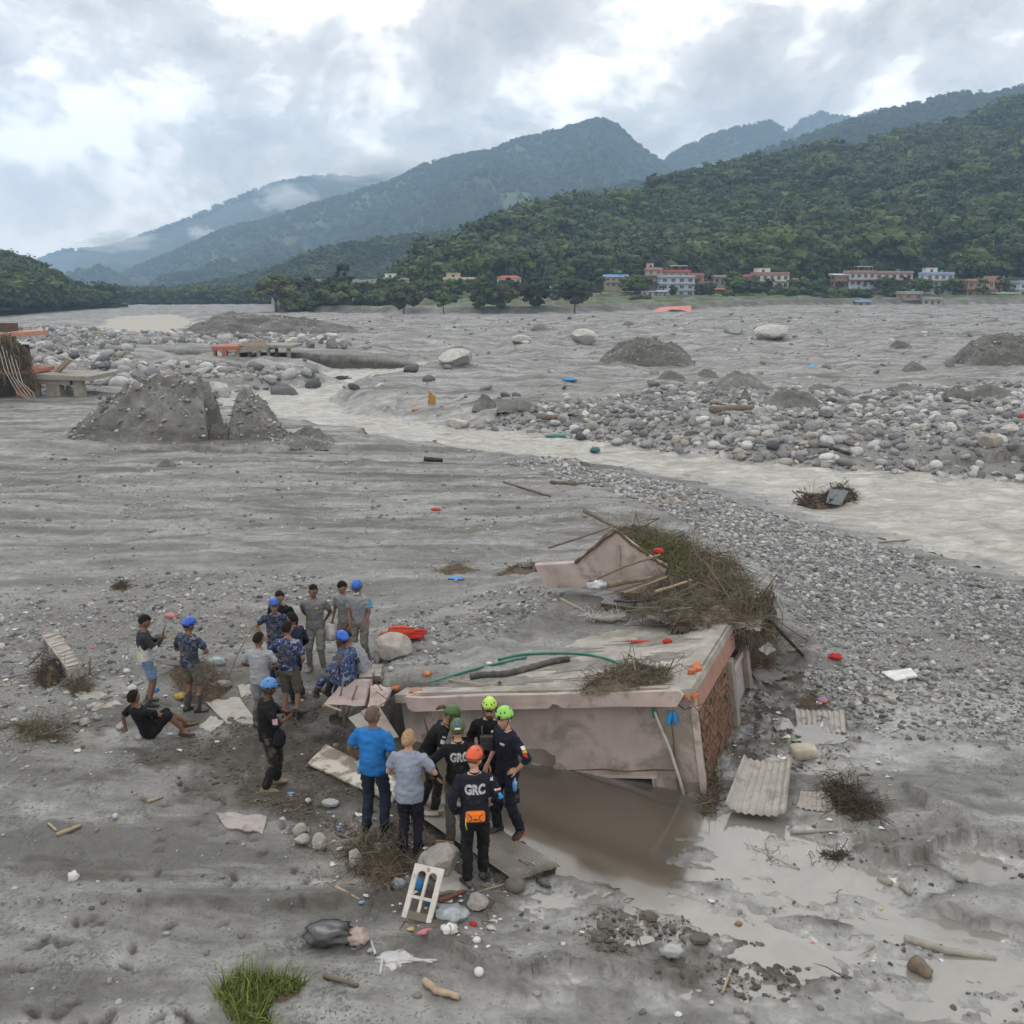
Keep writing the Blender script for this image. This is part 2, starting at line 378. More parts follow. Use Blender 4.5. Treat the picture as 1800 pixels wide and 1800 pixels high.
PRINTS = [G(px / 3, 1300 + py / 3, 0.0) for px, py in PRINTS]
PRINTS = [(p[0], p[1], rnd.uniform(0, 6.28)) for p in PRINTS]
for _ in range(45):
    p = G(rnd.uniform(250, 760), rnd.uniform(1290, 1560), 0.0); PRINTS.append((p[0], p[1], rnd.uniform(0, 6.28)))
BANKS = [  # broken mud edges: polyline in pixels, the far side stands higher
    ([(1590, 1405), (1625, 1440), (1660, 1460), (1710, 1478), (1760, 1492), (1850, 1500)], 0.10, 1),
    ([(1440, 1470), (1500, 1480), (1560, 1482), (1600, 1478), (1640, 1462), (1680, 1462)], 0.06, 1),
    ([(1530, 1508), (1570, 1518), (1610, 1515), (1650, 1492), (1690, 1482)], 0.10, 1),
    ([(1660, 1605), (1710, 1622), (1760, 1630), (1830, 1645)], 0.08, 1),
    ([(740, 1640), (800, 1680), (860, 1705), (920, 1712), (1000, 1700), (1060, 1700), (1130, 1718), (1200, 1722)], 0.07, 1),
    ([(0, 1595), (140, 1588), (300, 1592), (420, 1600), (560, 1590), (700, 1588)], 0.04, 1)]
BANKS = [([tuple(G(px, py, -0.05)[:2]) for px, py in b], h, s) for b, h, s in BANKS]
PUDS = []
def near_detail(x, y, z, s1, s2, mk, a):
    m = 1 - ss(34, 60, y)
    z = z + m * (1 - 0.85 * s1) * (1 - 0.85 * s2) * (0.042 * fbm(x * 1.5 + 0.5 * y, y * 2.3, 5, 81, 0.6) * (1 - 0.6 * mk))
    ch = 0
    for q in CHURN: ch = np.maximum(ch, 1 - ss(-0.5, 0.5, polysd(x, y, q) + 0.5 * pn(x * 1.6, y * 1.6, 9)))
    z = z + ch * (0.055 * np.abs(fbm(x * 2.6, y * 3.4, 4, 91, 0.62)) + 0.03 * fbm(x * 6, y * 6, 2, 95) - 0.03) * (a < 0.2)
    for px_, py_, r_ in PRINTS:
        k_ = (np.abs(x - px_) < 0.4) & (np.abs(y - py_) < 0.4)
        if not k_.any(): continue
        dx, dy = x[k_] - px_, y[k_] - py_; c, s = math.cos(r_), math.sin(r_)
        q = ((dx * c + dy * s) / 0.105) ** 2 + ((-dx * s + dy * c) / 0.045) ** 2
        z[k_] = z[k_] - 0.055 * np.exp(-q * q) + 0.012 * np.exp(-(q - 1.8) ** 2 * 2)
    kk = np.nonzero(y < 18); X_, Y_ = x, y
    for bl, h, s in (BANKS if len(kk[0]) else []):
        x, y = X_[kk], Y_[kk]
        d = np.full(x.shape, 1e9); side_ = np.zeros(x.shape)
        for i in range(len(bl) - 1):
            ax, ay = bl[i]; ex, ey = bl[i + 1][0] - ax, bl[i + 1][1] - ay
            tt = np.clip(((x - ax) * ex + (y - ay) * ey) / (ex * ex + ey * ey), 0, 1)
            q = np.hypot(x - ax - ex * tt, y - ay - ey * tt); sg = (ex * (y - ay) - ey * (x - ax)) / math.hypot(ex, ey)
            side_ = np.where(q < d, sg, side_); d = np.minimum(d, q)
        w_ = side_ + 0.10 * fbm(x * 2.5, y * 2.5, 3, 7)
        z[kk] = z[kk] + 2.0 * h * (ss(-0.02, 0.02, w_) * np.exp(-np.clip(w_, 0, 9) * 1.6)) * np.exp(-np.clip(d - np.abs(side_), 0, 9) * 6) * (d < 3)
    return z
def hfun(x, y, detail=True):
    x = np.asarray(x, float); y = np.asarray(y, float)
    zf = zfar(x, y); yb = ybank(x, y)
    z = zf * ss(105, 330, y) ** 1.0
    near = 1 - ss(28, 60, y)
    # broad undulation
    z = z + 0.16 * fbm(x / 7, y / 9, 3, 3) * ss(7, 18, y) * (1 + 2 * ss(60, 120, y))
    z = z + 0.10 * fbm(x / 22 + 4, y / 2.1 + 0.06 * x, 4, 5) * ss(34, 44, y) * (1 - ss(70, 95, y)) * (1 + 0.5 * ss(45, 50, y))
    z = z + 0.5 * fbm(x / 40, y / 6 + 0.01 * x, 3, 8) * ss(120, 200, y) * (1 - ss(260, 310, y))
    # river
    sd_ = polysd(x, y, RIVER)
    wob = 0.8 * fbm(x / 3.0, y / 3.0, 3, 31); sd_ = sd_ + wob * ss(20, 60, y)
    wb = np.where((x > 3) & (y < 46), 9.0, np.where(x > -8, 5.5, 3.2))
    bank = ZR - 0.06 + (z - ZR + 0.2 * (y > 46)) * ss(-0.12, 1, sd_ / wb) ** 0.85
    z = np.where(sd_ > 0, np.minimum(bank, z + 0.4), ZR - 0.5 * ss(0, 2.5, -sd_) + (bank - ZR) * 0)
    sd2 = polysd(x, y, RIVER2)
    z = np.where(sd2 < 8, np.minimum(z, ZR2 + sd2 * 0.12 + 0.5 * fbm(x / 9, y / 9, 3, 77)), z)
    # mud drifted over the left and back of the house
    a, b = house_ab(x, y); rz = roofz(x, y)
    a0 = np.interp(b, [-0.5, 0.3, 1.2, 2.2, 3.2, 4.2, 5.2, 8], [5.2, 4.55, 3.4, 3.0, 2.75, 2.3, 1.9, 1.2]) + 0.35 * fbm(x * 0.9, y * 0.9, 3, 44)
    top = rz + np.clip((a - a0) * 0.16, -0.9, 0.30) + 0.09 * fbm(x * 1.1, y * 1.1, 4, 45) * ss(0.1, 0.9, a - a0)
    aleft = np.interp(b, [-0.2, 0.6, 2.0, 5.0, 9.0], [5.2, 5.3, 5.6, 6.5, 9.0])
    wleft = np.interp(b, [0, 2, 6, 10], [0.7, 2.0, 3.5, 5])
    side = 1 - ss(0, 1, (a - aleft) / wleft)
    front = np.where(a < 5.25, ss(0.44, 0.60, b), ss(-0.25, 0.55, b)); back = 1 - ss(7.5, 19, b); right = ss(-0.15, 0.2, a) * (b < 6.2) + (b >= 6.2) * ss(-2.5, 1.5, a)
    k = side * front * back
    z = np.where((a > 0.0) & (b > 0.0) & (b < 6.6) & (a < 5.25), np.where((a > a0 - 0.7) & (b > 0.5), top * 1.0, -0.35), z + (np.maximum(top, z) - z) * k * right)
    # pool in front of the house and the wet flat to its right
    ps = polysd(x, y, POOL); z = z - 0.20 * (1 - ss(-0.9, 0.5, ps)) * (1 - (a > 0.1) * (b > 0.25)) - 0.25 * (1 - ss(0.0, 0.5, -b)) * (b <= 0) * (a > 0) * (a < 5)
    msd = polysd(x, y, MARSH); mk = 1 - ss(-0.6, 0.8, msd)
    lump = 0.065 * fbm(x * 1.1 + 0.5 * y, y * 2.2, 5, 61, 0.66) + 0.06 * fbm(x * 0.45, y * 0.7, 2, 66) - 0.012
    z = z * (1 - mk) + mk * (ZW - 0.010 + lump)
    s1 = 1 - ss(-0.5, 0.1, polysd(x, y, SILT1)); z = z * (1 - s1) + s1 * (0.02 + 0.012 * fbm(x * 2, y * 3, 3, 71))
    s2 = 1 - ss(-0.4, 0.08, polysd(x, y, SILT2)); z = z * (1 - s2) + s2 * (-0.02 + 0.012 * fbm(x * 2, y * 3, 3, 72))
    for P_, zl in PUDS:
        w_ = 1 - ss(-0.15, 0.25, polysd(x, y, P_)); z = z * (1 - w_) + w_ * (zl - 0.035 + 0.05 * fbm(x * 3, y * 3, 3, 73))
    # village terrace behind the flood bank
    t = y - yb
    steps = 2.2 * ss(0, 2.5, t) + 1.0 * ss(14, 15.5, t) + 1.1 * ss(27, 28.5, t) + 1.2 * ss(40, 41.5, t) + 0.06 * np.clip(t - 45, 0, 120)
    z = z + np.where(t > 0, steps, 0)
    if detail:
        ni = np.nonzero(y < 60)
        if len(ni[0]):
            z[ni] = near_detail(x[ni], y[ni], z[ni], s1[ni], s2[ni], mk[ni], a[ni])
        z = z + (1 - ss(60, 110, y)) * ss(30, 50, y) * 0.05 * fbm(x * 0.8, y * 1.2, 4, 85, 0.6)
        fb = 1 - ss(-1, 4, polysd(x, y, FARBANK)); fl = ss(58, 70, y) * (1 - ss(190, 230, y)) * (x > -12)
        z = z + fl * (0.30 * np.clip(fbm(x / 4.5, y / 7, 4, 87, 0.6), -0.3, 1.2)) * ss(0.5, 6, sd_)
        z = z + ss(75, 85, y) * (1 - ss(125, 150, y)) * (x < -12) * (0.7 * fbm(x / 8, y / 8, 4, 88, 0.55)) * ss(0.5, 5, sd_)
    return z
def masks(x, y, z):
    sd_ = polysd(x, y, RIVER)
    bs = polysd(x, y, BEACH) + 1.2 * fbm(x * 0.5, y * 0.5, 3, 12)
    fs = polysd(x, y, FARBANK) + 3 * fbm(x * 0.15, y * 0.15, 3, 13)
    ls_ = polysd(x, y, STONES_L) + 1.2 * fbm(x * 0.6, y * 0.6, 3, 14)
    bo = polysd(x, y, BOULD) + 4 * fbm(x * 0.1, y * 0.1, 3, 15)
    grav = np.maximum.reduce([1 - ss(-1.5, 1.0, bs), 0.9 * (1 - ss(-4, 3, fs)), 0.75 * (1 - ss(-1.5, 1.2, ls_)), 0.9 * (1 - ss(-6, 4, bo))])
    a, b = house_ab(x, y)
    grav = np.maximum(grav, 0.45 * ((a > 1) & (b > 0.2) & (b < 9)) * ss(-0.1, 0.4, fbm(x, y, 3, 18)))
    ch = np.zeros(x.shape)
    for q in CHURN: ch = np.maximum(ch, 1 - ss(-0.7, 0.6, polysd(x, y, q) + 0.8 * fbm(x * 1.2, y * 1.2, 3, 19)))
    ch = np.maximum(ch, 0.8 * (1 - ss(-0.1, 0.35, polysd(x, y, POOL))))
    ch = ch * (0.74 + 0.26 * ss(-0.4, 0.3, fbm(x * 2.2, y * 2.2, 3, 20)))
    ch = np.maximum(ch, 0.6 * ss(34, 40, y) * (1 - ss(60, 70, y)) * ss(0.25, 0.5, fbm(x / 14, y / 1.6 + 0.06 * x, 4, 21)) * (x < 6))
    for px_, py_, r_ in PRINTS:
        k_ = np.nonzero((np.abs(x - px_) < 0.3) & (np.abs(y - py_) < 0.3))
        c, s = math.cos(r_), math.sin(r_); q = (((x[k_] - px_) * c + (y[k_] - py_) * s) / 0.10) ** 2 + ((-(x[k_] - px_) * s + (y[k_] - py_) * c) / 0.042) ** 2; ch[k_] = np.maximum(ch[k_], 0.8 * np.exp(-q * q))
    m = 1 - ss(-0.4, 0.5, polysd(x, y, MARSH))
    ch = np.maximum(ch, 0.8 * m * ss(0.028, 0.065, z - ZW) * (1 - (1 - ss(-0.3, 0.0, polysd(x, y, SILT1)))) * (1 - (1 - ss(-0.3, 0.0, polysd(x, y, SILT2)))))
    ch = np.maximum(ch, 0.5 * (y < 16) * ss(0.35, 0.6, fbm(x * 0.55 + 0.3 * y, y * 1.1, 4, 27)))
    near_w = 1 - ss(0.0, 0.09, z - ZW)
    wet = np.maximum(m * 0.9, near_w * (y < 22) * ss(-1.5, 0.5, x))
    wet = wet * (1 - 0.8 * (1 - ss(-0.3, 0.0, polysd(x, y, SILT1)))) * (1 - 0.6 * (1 - ss(-0.3, 0.0, polysd(x, y, SILT2))))
    wet = np.maximum(wet, 0.7 * (1 - ss(0.2, 1.6, sd_)))
    wet = np.maximum(wet, 0.45 * ss(40, 55, y) * ss(0.05, 0.4, fbm(x / 16, y / 2.4, 3, 23)))
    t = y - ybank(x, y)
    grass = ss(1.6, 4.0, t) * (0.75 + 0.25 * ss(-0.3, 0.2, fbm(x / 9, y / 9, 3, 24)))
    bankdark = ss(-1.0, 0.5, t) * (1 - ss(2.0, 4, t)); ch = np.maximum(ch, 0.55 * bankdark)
    return np.stack([grav, np.clip(ch, 0, 1), wet, grass], -1)
for q_ in ([(1332, 1172), (1360, 1163), (1396, 1160), (1402, 1172), (1378, 1180), (1350, 1192), (1335, 1188)], [(1360, 1254), (1378, 1252), (1388, 1266), (1372, 1270)], [(1405, 1270), (1480, 1268), (1484, 1296), (1425, 1302), (1402, 1285)], [(1342, 1338), (1362, 1328), (1368, 1345), (1350, 1352)]):
    c_ = pl([q_[0]], 0)[0]; P_ = pl(q_, -0.1); PUDS.append((P_, float(hfun(np.array([np.mean([p[0] for p in P_])]), np.array([np.mean([p[1] for p in P_])]), False)[0]) - 0.03))
NC, NR = 630, 1140
ths = np.linspace(R(-47), R(47), NC); rr = np.exp(np.linspace(math.log(5.2), math.log(1500), NR))
gx = (rr[:, None] * np.sin(ths)[None, :]).ravel(); gy = (rr[:, None] * np.cos(ths)[None, :]).ravel()
gz = hfun(gx, gy)
M_GROUND = ground_material()
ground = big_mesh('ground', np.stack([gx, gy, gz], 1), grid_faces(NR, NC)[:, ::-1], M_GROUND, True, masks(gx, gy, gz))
tag(ground, 'grey flood mud and gravel filling the valley floor', kind='structure')
GZ = gz.reshape(NR, NC)
def hg(x, y):
    """height of the built ground sheet"""
    x = np.asarray(x, float); y = np.asarray(y, float)
    u = np.clip((np.arctan2(x, y) - ths[0]) / (ths[-1] - ths[0]) * (NC - 1), 0, NC - 1.001); v = np.clip((np.log(np.maximum(np.hypot(x, y), 5.2)) - math.log(5.2)) / (math.log(1500) - math.log(5.2)) * (NR - 1), 0, NR - 1.001)
    i = v.astype(int); j = u.astype(int); fi = v - i; fj = u - j
    return (GZ[i, j] * (1 - fj) + GZ[i, j + 1] * fj) * (1 - fi) + (GZ[i + 1, j] * (1 - fj) + GZ[i + 1, j + 1] * fj) * fi
def hz1(x, y): return float(hg(np.array([x]), np.array([y]))[0])
_ts = np.exp(np.linspace(math.log(6), math.log(900), 700))
def T(px, py):
    """where a photo pixel meets the ground"""
    d = ray(px, py); d = d / np.hypot(d[0], d[1]); P = CAM + _ts[:, None] * d
    q = P[:, 2] - hg(P[:, 0], P[:, 1]); i = int(np.argmax(q < 0))
    if i == 0: i = len(_ts) - 1
    t0, t1 = _ts[i - 1], _ts[i]
    for _ in range(3):
        tt = np.linspace(t0, t1, 12); P = CAM + tt[:, None] * d; q = P[:, 2] - hg(P[:, 0], P[:, 1]); k = int(np.argmax(q < 0))
        if k == 0: k = 11
        t0, t1 = tt[k - 1], tt[k]
    p = CAM + d * (t0 + t1) / 2; return np.array((p[0], p[1], hz1(p[0], p[1])))
# ------------------------------------------------------------------ water
def water_sheet(name, poly, z, mat, step, wave, seed, label, grow=1.5, wl=(1.0, 1.0)):
    xs = [p[0] for p in poly]; ys = [p[1] for p in poly]
    X = np.arange(min(xs) - grow, max(xs) + grow, step); Y = np.arange(min(ys) - grow, max(ys) + grow, step * 1.2)
    xx, yy = np.meshgrid(X, Y); x = xx.ravel(); y = yy.ravel()
    keep = polysd(x, y, poly) < grow
    zz = z + wave * fbm(x * wl[0], y * wl[1], 4, seed, 0.55)
    f = grid_faces(len(Y), len(X)); f = f[keep[f].all(1)]
    used = np.unique(f); mp_ = np.zeros(len(x), int); mp_[used] = np.arange(len(used))
    o = big_mesh(name, np.stack([x, y, zz], 1)[used], mp_[f], mat, True)
    return tag(o, label, kind='structure')
M_RIVER = water_material('silty_river', (0.55, 0.54, 0.505), (0.29, 0.28, 0.245), 0.22, 1.0, 0.45, 0.5, (0.6, 1.1, 1), 7, 0.8)
M_POOL = water_material('muddy_pool', (0.075, 0.062, 0.044), (0.055, 0.046, 0.033), 0.05, 0.05, 0.01, 0.5, ior=1.5)
water_sheet('river', [(x, y) for x, y in RIVER], ZR, M_RIVER, 0.30, 0.16, 41, 'pale silty river winding across the flood plain', 1.2, (0.55, 1.1))
water_sheet('far_river', RIVER2, ZR2 - 0.05, water_material('far_silty_water', (0.38, 0.36, 0.32), (0.30, 0.285, 0.25), 0.6, 0.4, 0.2, 0.1), 2.0, 0.03, 43, 'far reach of the silty river', 3)
M_PUD = water_material('flood_pool', (0.22, 0.215, 0.20), (0.16, 0.155, 0.14), 0.10, 0.08, 0.012, 0.8, ior=1.7, murk=(0.080, 0.070, 0.054))
X = np.arange(-3.0, 12.5, 0.10); Y = np.arange(8.0, 16.5, 0.12); xx, yy = np.meshgrid(X, Y); wx = xx.ravel(); wy = yy.ravel(); sp_ = polysd(wx, wy, POOL); sm_ = polysd(wx, wy, MARSH)
f = grid_faces(len(Y), len(X)); k_ = np.minimum(sp_, sm_) < 0.75; f = f[k_[f].all(1)]; us = np.unique(f); mp_ = np.zeros(len(wx), int); mp_[us] = np.arange(len(us))
at_ = np.zeros((len(us), 4)); at_[:, 0] = (1 - ss(-0.2, 0.45, sp_ + 0.25 * fbm(wx, wy, 3, 4)))[us]
o = big_mesh('pool', np.stack([wx, wy, ZW - 0.009 * ss(-0.3, 0.6, sp_)], 1)[us], mp_[f], M_PUD, True, at_); tag(o, 'flood water standing before the house and over the wet flat', kind='structure')
for i, (P_, zl) in enumerate(PUDS):
    water_sheet('puddle', P_, zl, M_PUD, 0.06, 0.0005, 60 + i, 'small puddle in the mud right of the house', 0.12)
# ------------------------------------------------------------------ hills
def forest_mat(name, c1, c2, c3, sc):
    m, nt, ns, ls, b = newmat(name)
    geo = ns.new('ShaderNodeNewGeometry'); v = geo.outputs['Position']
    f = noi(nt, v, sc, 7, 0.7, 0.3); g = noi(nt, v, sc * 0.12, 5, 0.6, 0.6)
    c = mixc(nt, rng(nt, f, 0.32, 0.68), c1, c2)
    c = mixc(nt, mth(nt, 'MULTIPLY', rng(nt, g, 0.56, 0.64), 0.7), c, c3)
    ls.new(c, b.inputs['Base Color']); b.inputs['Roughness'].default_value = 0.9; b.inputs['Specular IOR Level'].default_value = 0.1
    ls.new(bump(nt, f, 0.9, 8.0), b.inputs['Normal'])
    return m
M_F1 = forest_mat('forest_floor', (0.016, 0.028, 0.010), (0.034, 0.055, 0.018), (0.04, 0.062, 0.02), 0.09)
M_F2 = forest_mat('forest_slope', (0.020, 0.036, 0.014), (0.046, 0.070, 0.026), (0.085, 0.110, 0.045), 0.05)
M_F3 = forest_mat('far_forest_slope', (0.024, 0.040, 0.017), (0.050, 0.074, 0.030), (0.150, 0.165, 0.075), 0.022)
HILLS = {}
def hill(name, label, pts, ridge, base, mat, nc=260, nr=70, amp=10.0, sc=120.0, lower=8.0, p=1.12, seed=0, back=0.25):
    """a slope seen from the valley: ridge line at its own distance, gullies and spurs, and a back side"""
    px = np.linspace(pts[0][0], pts[-1][0], nc); py = np.interp(px, [q[0] for q in pts], [q[1] for q in pts])
    rY = np.interp(px, [q[0] for q in ridge], [q[1] for q in ridge]); bY = np.interp(px, [q[0] for q in base], [q[1] for q in base]); bz = np.interp(px, [q[0] for q in base], [q[2] for q in base])
    V = np.zeros((nr + 9, nc, 3))
    for i in range(nc):
        e = D(px[i], py[i], rY[i]); zt = e[2] - lower
        s = e[0] / e[1]
        t = np.concatenate([np.linspace(0, 1, nr), 1 + np.linspace(0.04, 1, 9) * back])
        Y = bY[i] + (rY[i] - bY[i]) * t
        tt = np.clip(t, 0, 1)
        z = bz[i] + (zt - bz[i]) * tt ** p - (t > 1) * (t - 1) / back * (zt - bz[i]) * 0.5
        V[:, i, 0] = s * Y; V[:, i, 1] = Y; V[:, i, 2] = z
    x, y = V[..., 0], V[..., 1]
    w = np.concatenate([np.sin(np.linspace(0, math.pi, nr)), np.zeros(9)])[:, None]
    V[..., 2] += w * amp * (fbm(x / sc, y / sc * 0.55, 5, seed, 0.5) - 0.35) + np.minimum(w * 3, 1) * amp * 0.10 * fbm(x / sc * 6, y / sc * 6, 3, seed + 9)
    o = big_mesh(name, V.reshape(-1, 3), grid_faces(nr + 9, nc), mat)
    tag(o, label, kind='structure'); HILLS[name] = V[:nr + 1]
    return o
def on_hill(name, n, t0, t1, px0=0.0, px1=1.0, seed=1, dens=None):
    r = np.random.default_rng(seed); V = HILLS[name]; nr, nc = V.shape[:2]
    u = r.uniform(px0, px1, n) * (nc - 1.001); v = r.uniform(t0, t1, n) * (nr - 1.001)
    i = v.astype(int); j = u.astype(int); fi = (v - i)[:, None]; fj = (u - j)[:, None]
    return (V[i, j] * (1 - fi) + V[i + 1, j] * fi) * (1 - fj) + (V[i, j + 1] * (1 - fi) + V[i + 1, j + 1] * fi) * fj
hill('right_hill', 'steep dark green wooded hill behind the village', [(740, 515), (790, 462), (850, 424), (900, 396), (945, 380), (1000, 370), (1110, 350), (1210, 317), (1290, 300), (1340, 288), (1400, 272), (1455, 258), (1505, 262), (1615, 232), (1665, 226), (1725, 205), (1800, 172), (1900, 150), (2500, 60)],
     [(740, 430), (1000, 560), (1400, 740), (1800, 880), (2500, 1000)], [(740, 395, 6), (1000, 385, 7), (1300, 385, 9), (1500, 392, 10), (2500, 400, 9)], M_F1, 300, 80, 16, 110, 9, 1.0, 3)
hill('left_hill', 'wooded hill on the left bank', [(-500, 330), (-200, 395), (0, 447), (40, 464), (100, 492), (150, 514), (185, 536), (200, 550)], [(-500, 520), (0, 470), (200, 560)], [(-500, 330, 1.5), (0, 340, 1.8), (200, 500, -0.5)], M_F1, 120, 40, 6, 70, 7, 0.9, 5)
hill('middle_hill', 'forested ridge across the middle of the valley', [(100, 548), (150, 538), (200, 524), (300, 506), (400, 492), (450, 480), (500, 466), (540, 448), (600, 428), (690, 416), (780, 408), (880, 372), (1000, 342), (1100, 322), (1200, 308), (1300, 276), (1400, 242), (1500, 206), (1600, 182), (1690, 156), (1745, 162), (1800, 146), (2400, 60)],
     [(100, 900), (450, 1000), (540, 900), (900, 1200), (1300, 1700), (1800, 1900), (2400, 2100)], [(100, 640, -1), (540, 560, 2), (900, 640, 10), (2400, 1000, 40)], M_F2, 340, 70, 34, 240, 8, 1.05, 11)
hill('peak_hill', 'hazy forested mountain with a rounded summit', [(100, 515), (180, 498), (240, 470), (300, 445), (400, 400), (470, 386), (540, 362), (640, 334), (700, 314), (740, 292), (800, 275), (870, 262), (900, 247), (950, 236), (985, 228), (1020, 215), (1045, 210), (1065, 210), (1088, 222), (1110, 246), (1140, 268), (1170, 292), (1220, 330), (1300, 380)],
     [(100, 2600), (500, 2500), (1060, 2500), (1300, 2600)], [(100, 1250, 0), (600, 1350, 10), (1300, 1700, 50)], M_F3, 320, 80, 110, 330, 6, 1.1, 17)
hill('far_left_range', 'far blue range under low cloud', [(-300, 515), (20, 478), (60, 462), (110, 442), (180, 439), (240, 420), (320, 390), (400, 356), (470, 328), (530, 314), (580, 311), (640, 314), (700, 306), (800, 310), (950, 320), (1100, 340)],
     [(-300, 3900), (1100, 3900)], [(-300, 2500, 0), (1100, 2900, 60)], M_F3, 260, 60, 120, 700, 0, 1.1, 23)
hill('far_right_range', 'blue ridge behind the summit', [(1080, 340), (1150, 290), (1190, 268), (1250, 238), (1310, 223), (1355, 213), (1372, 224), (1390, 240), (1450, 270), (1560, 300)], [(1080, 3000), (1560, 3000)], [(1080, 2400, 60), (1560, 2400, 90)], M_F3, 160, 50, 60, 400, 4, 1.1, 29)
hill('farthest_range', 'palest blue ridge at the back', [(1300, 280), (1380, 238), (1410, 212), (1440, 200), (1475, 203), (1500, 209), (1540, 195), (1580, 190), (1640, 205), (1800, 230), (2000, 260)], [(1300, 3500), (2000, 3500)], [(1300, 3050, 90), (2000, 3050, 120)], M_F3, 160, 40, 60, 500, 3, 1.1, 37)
# ------------------------------------------------------------------ trees
M_LEAF = [leaf_material('leaf_deep', (0.020, 0.038, 0.015), (0.050, 0.080, 0.030), 0.5), leaf_material('leaf_mid', (0.028, 0.050, 0.020), (0.068, 0.100, 0.038), 0.5), leaf_material('leaf_olive', (0.036, 0.050, 0.022), (0.085, 0.100, 0.044), 0.5)]
M_BARK = M('bark', (0.12, 0.10, 0.08), (0.06, 0.05, 0.04), 5, 0.9, 0.5, 0.03)
ICO = None
def ico(sub):
    bm = bmesh.new(); bmesh.ops.create_icosphere(bm, subdivisions=sub, radius=1)
    v = np.array([q.co[:] for q in bm.verts]); f = [tuple(w.index for w in q.verts) for q in bm.faces]; bm.free(); return v, f
ICO1, ICO2, ICO3 = ico(1), ico(2), ico(3)
def crown_mesh(kind, h, w, seed, dens=1.0):
    r = np.random.default_rng(seed); V = []; F = []; n = 0
    cl = []
    if kind == 'umbrella':
        for i in range(60):
            a = r.uniform(0, 6.28); q = math.sqrt(r.uniform(0.02, 1)) * w
            cl.append((q * math.cos(a), q * math.sin(a), h * (0.88 - 0.42 * (q / w) ** 1.6 + r.uniform(-0.10, 0.08)), w * 0.24, 0.55))
    elif kind == 'tall':
        for i in range(30):
            t = r.uniform(0, 1); q = w * (0.35 + 0.75 * math.sin(math.pi * min(1, 0.12 + t * 0.86)) ** 0.8) * math.sqrt(r.uniform(0.1, 1)); a = r.uniform(0, 6.28)
            cl.append((q * math.cos(a), q * math.sin(a), h * (0.28 + 0.68 * t), w * r.uniform(0.28, 0.45), 0.8))
    elif kind == 'bush':
        for i in range(16):
            a = r.uniform(0, 6.28); q = w * math.sqrt(r.uniform(0.0, 1)) * 0.8
            cl.append((q * math.cos(a), q * math.sin(a), h * r.uniform(0.22, 0.85) * (1 - 0.35 * (q / w) ** 2), w * r.uniform(0.3, 0.5), 0.8))
    else:
        for i in range(30):
            d = r.normal(size=3); d /= np.linalg.norm(d); q = r.uniform(0.45, 1.0)
            cl.append((w * d[0] * q, w * d[1] * q, h * (0.62 + 0.34 * d[2] * q), w * r.uniform(0.26, 0.44), 0.75))
    for cx, cy_, cz, cr_, fl in cl:
        k = ICO1[0] * (1 + 0.25 * r.normal(size=(len(ICO1[0]), 1))) * np.array((1, 1, fl)) * cr_ * 0.84 + np.array((cx, cy_, cz))
        V.append(k); F += [tuple(i + n for i in f) for f in ICO1[1]]; n += len(k)
        m = int(15 * dens)
        for j in range(m):
            d = r.normal(size=3); d /= np.linalg.norm(d); d[2] = d[2] * 0.8 + 0.15
            p = np.array((cx, cy_, cz)) + d * np.array((1, 1, fl)) * cr_ * r.uniform(0.78, 1.16)
            s = cr_ * r.uniform(0.16, 0.34); a = r.normal(size=3); a /= np.linalg.norm(a); b_ = np.cross(a, d + 0.4 * r.normal(size=3)); b_ /= np.linalg.norm(b_) + 1e-6
            V.append(np.array([p - a * s, p - b_ * s * 0.6, p + a * s, p + b_ * s * 0.6])); F.append((n, n + 1, n + 2, n + 3)); n += 4
    return np.concatenate(V), F
def trunk_mesh(kind, h, w, seed):
    r = random.Random(seed); mb = MB()
    top = h * (0.62 if kind != 'bush' else 0.5); r0 = max(0.10, h * (0.022 if kind != 'umbrella' else 0.030))
    fork = h * (0.42 if kind != 'umbrella' else 0.28)
    bx = r.uniform(-0.3, 0.3); by = r.uniform(-0.3, 0.3)
    mb.tube([(0, 0, -0.6), (bx * 0.3, by * 0.3, fork * 0.5), (bx, by, fork), (bx * 1.4, by * 1.2, top)], [r0 * 1.25, r0, r0 * 0.8, r0 * 0.35], 7)
    for i in range(6):
        a = i * 1.05 + r.uniform(-0.3, 0.3); q = w * r.uniform(0.45, 0.8); zz = h * (0.72 if kind == 'umbrella' else r.uniform(0.5, 0.75))
        st = fork * r.uniform(0.8, 1.2)
        mb.tube([(bx, by, st), (bx + q * 0.4 * math.cos(a), by + q * 0.4 * math.sin(a), st + (zz - st) * 0.55), (q * math.cos(a), q * math.sin(a), zz)], [r0 * 0.5, r0 * 0.35, r0 * 0.15], 5)
    return mb
def make_tree(name, label, kind, h, w, seed, leaf, loc, group=None, dens=1.0, cat='tree'):
    t = thing(name, label, cat, loc, rnd.uniform(0, 6.28), group)
    trunk_mesh(kind, h, w, seed).build('trunk', M_BARK, t, True)
    v, f = crown_mesh(kind, h, w, seed, dens); mesh_obj('crown', v, f, leaf, t, False)
    return t
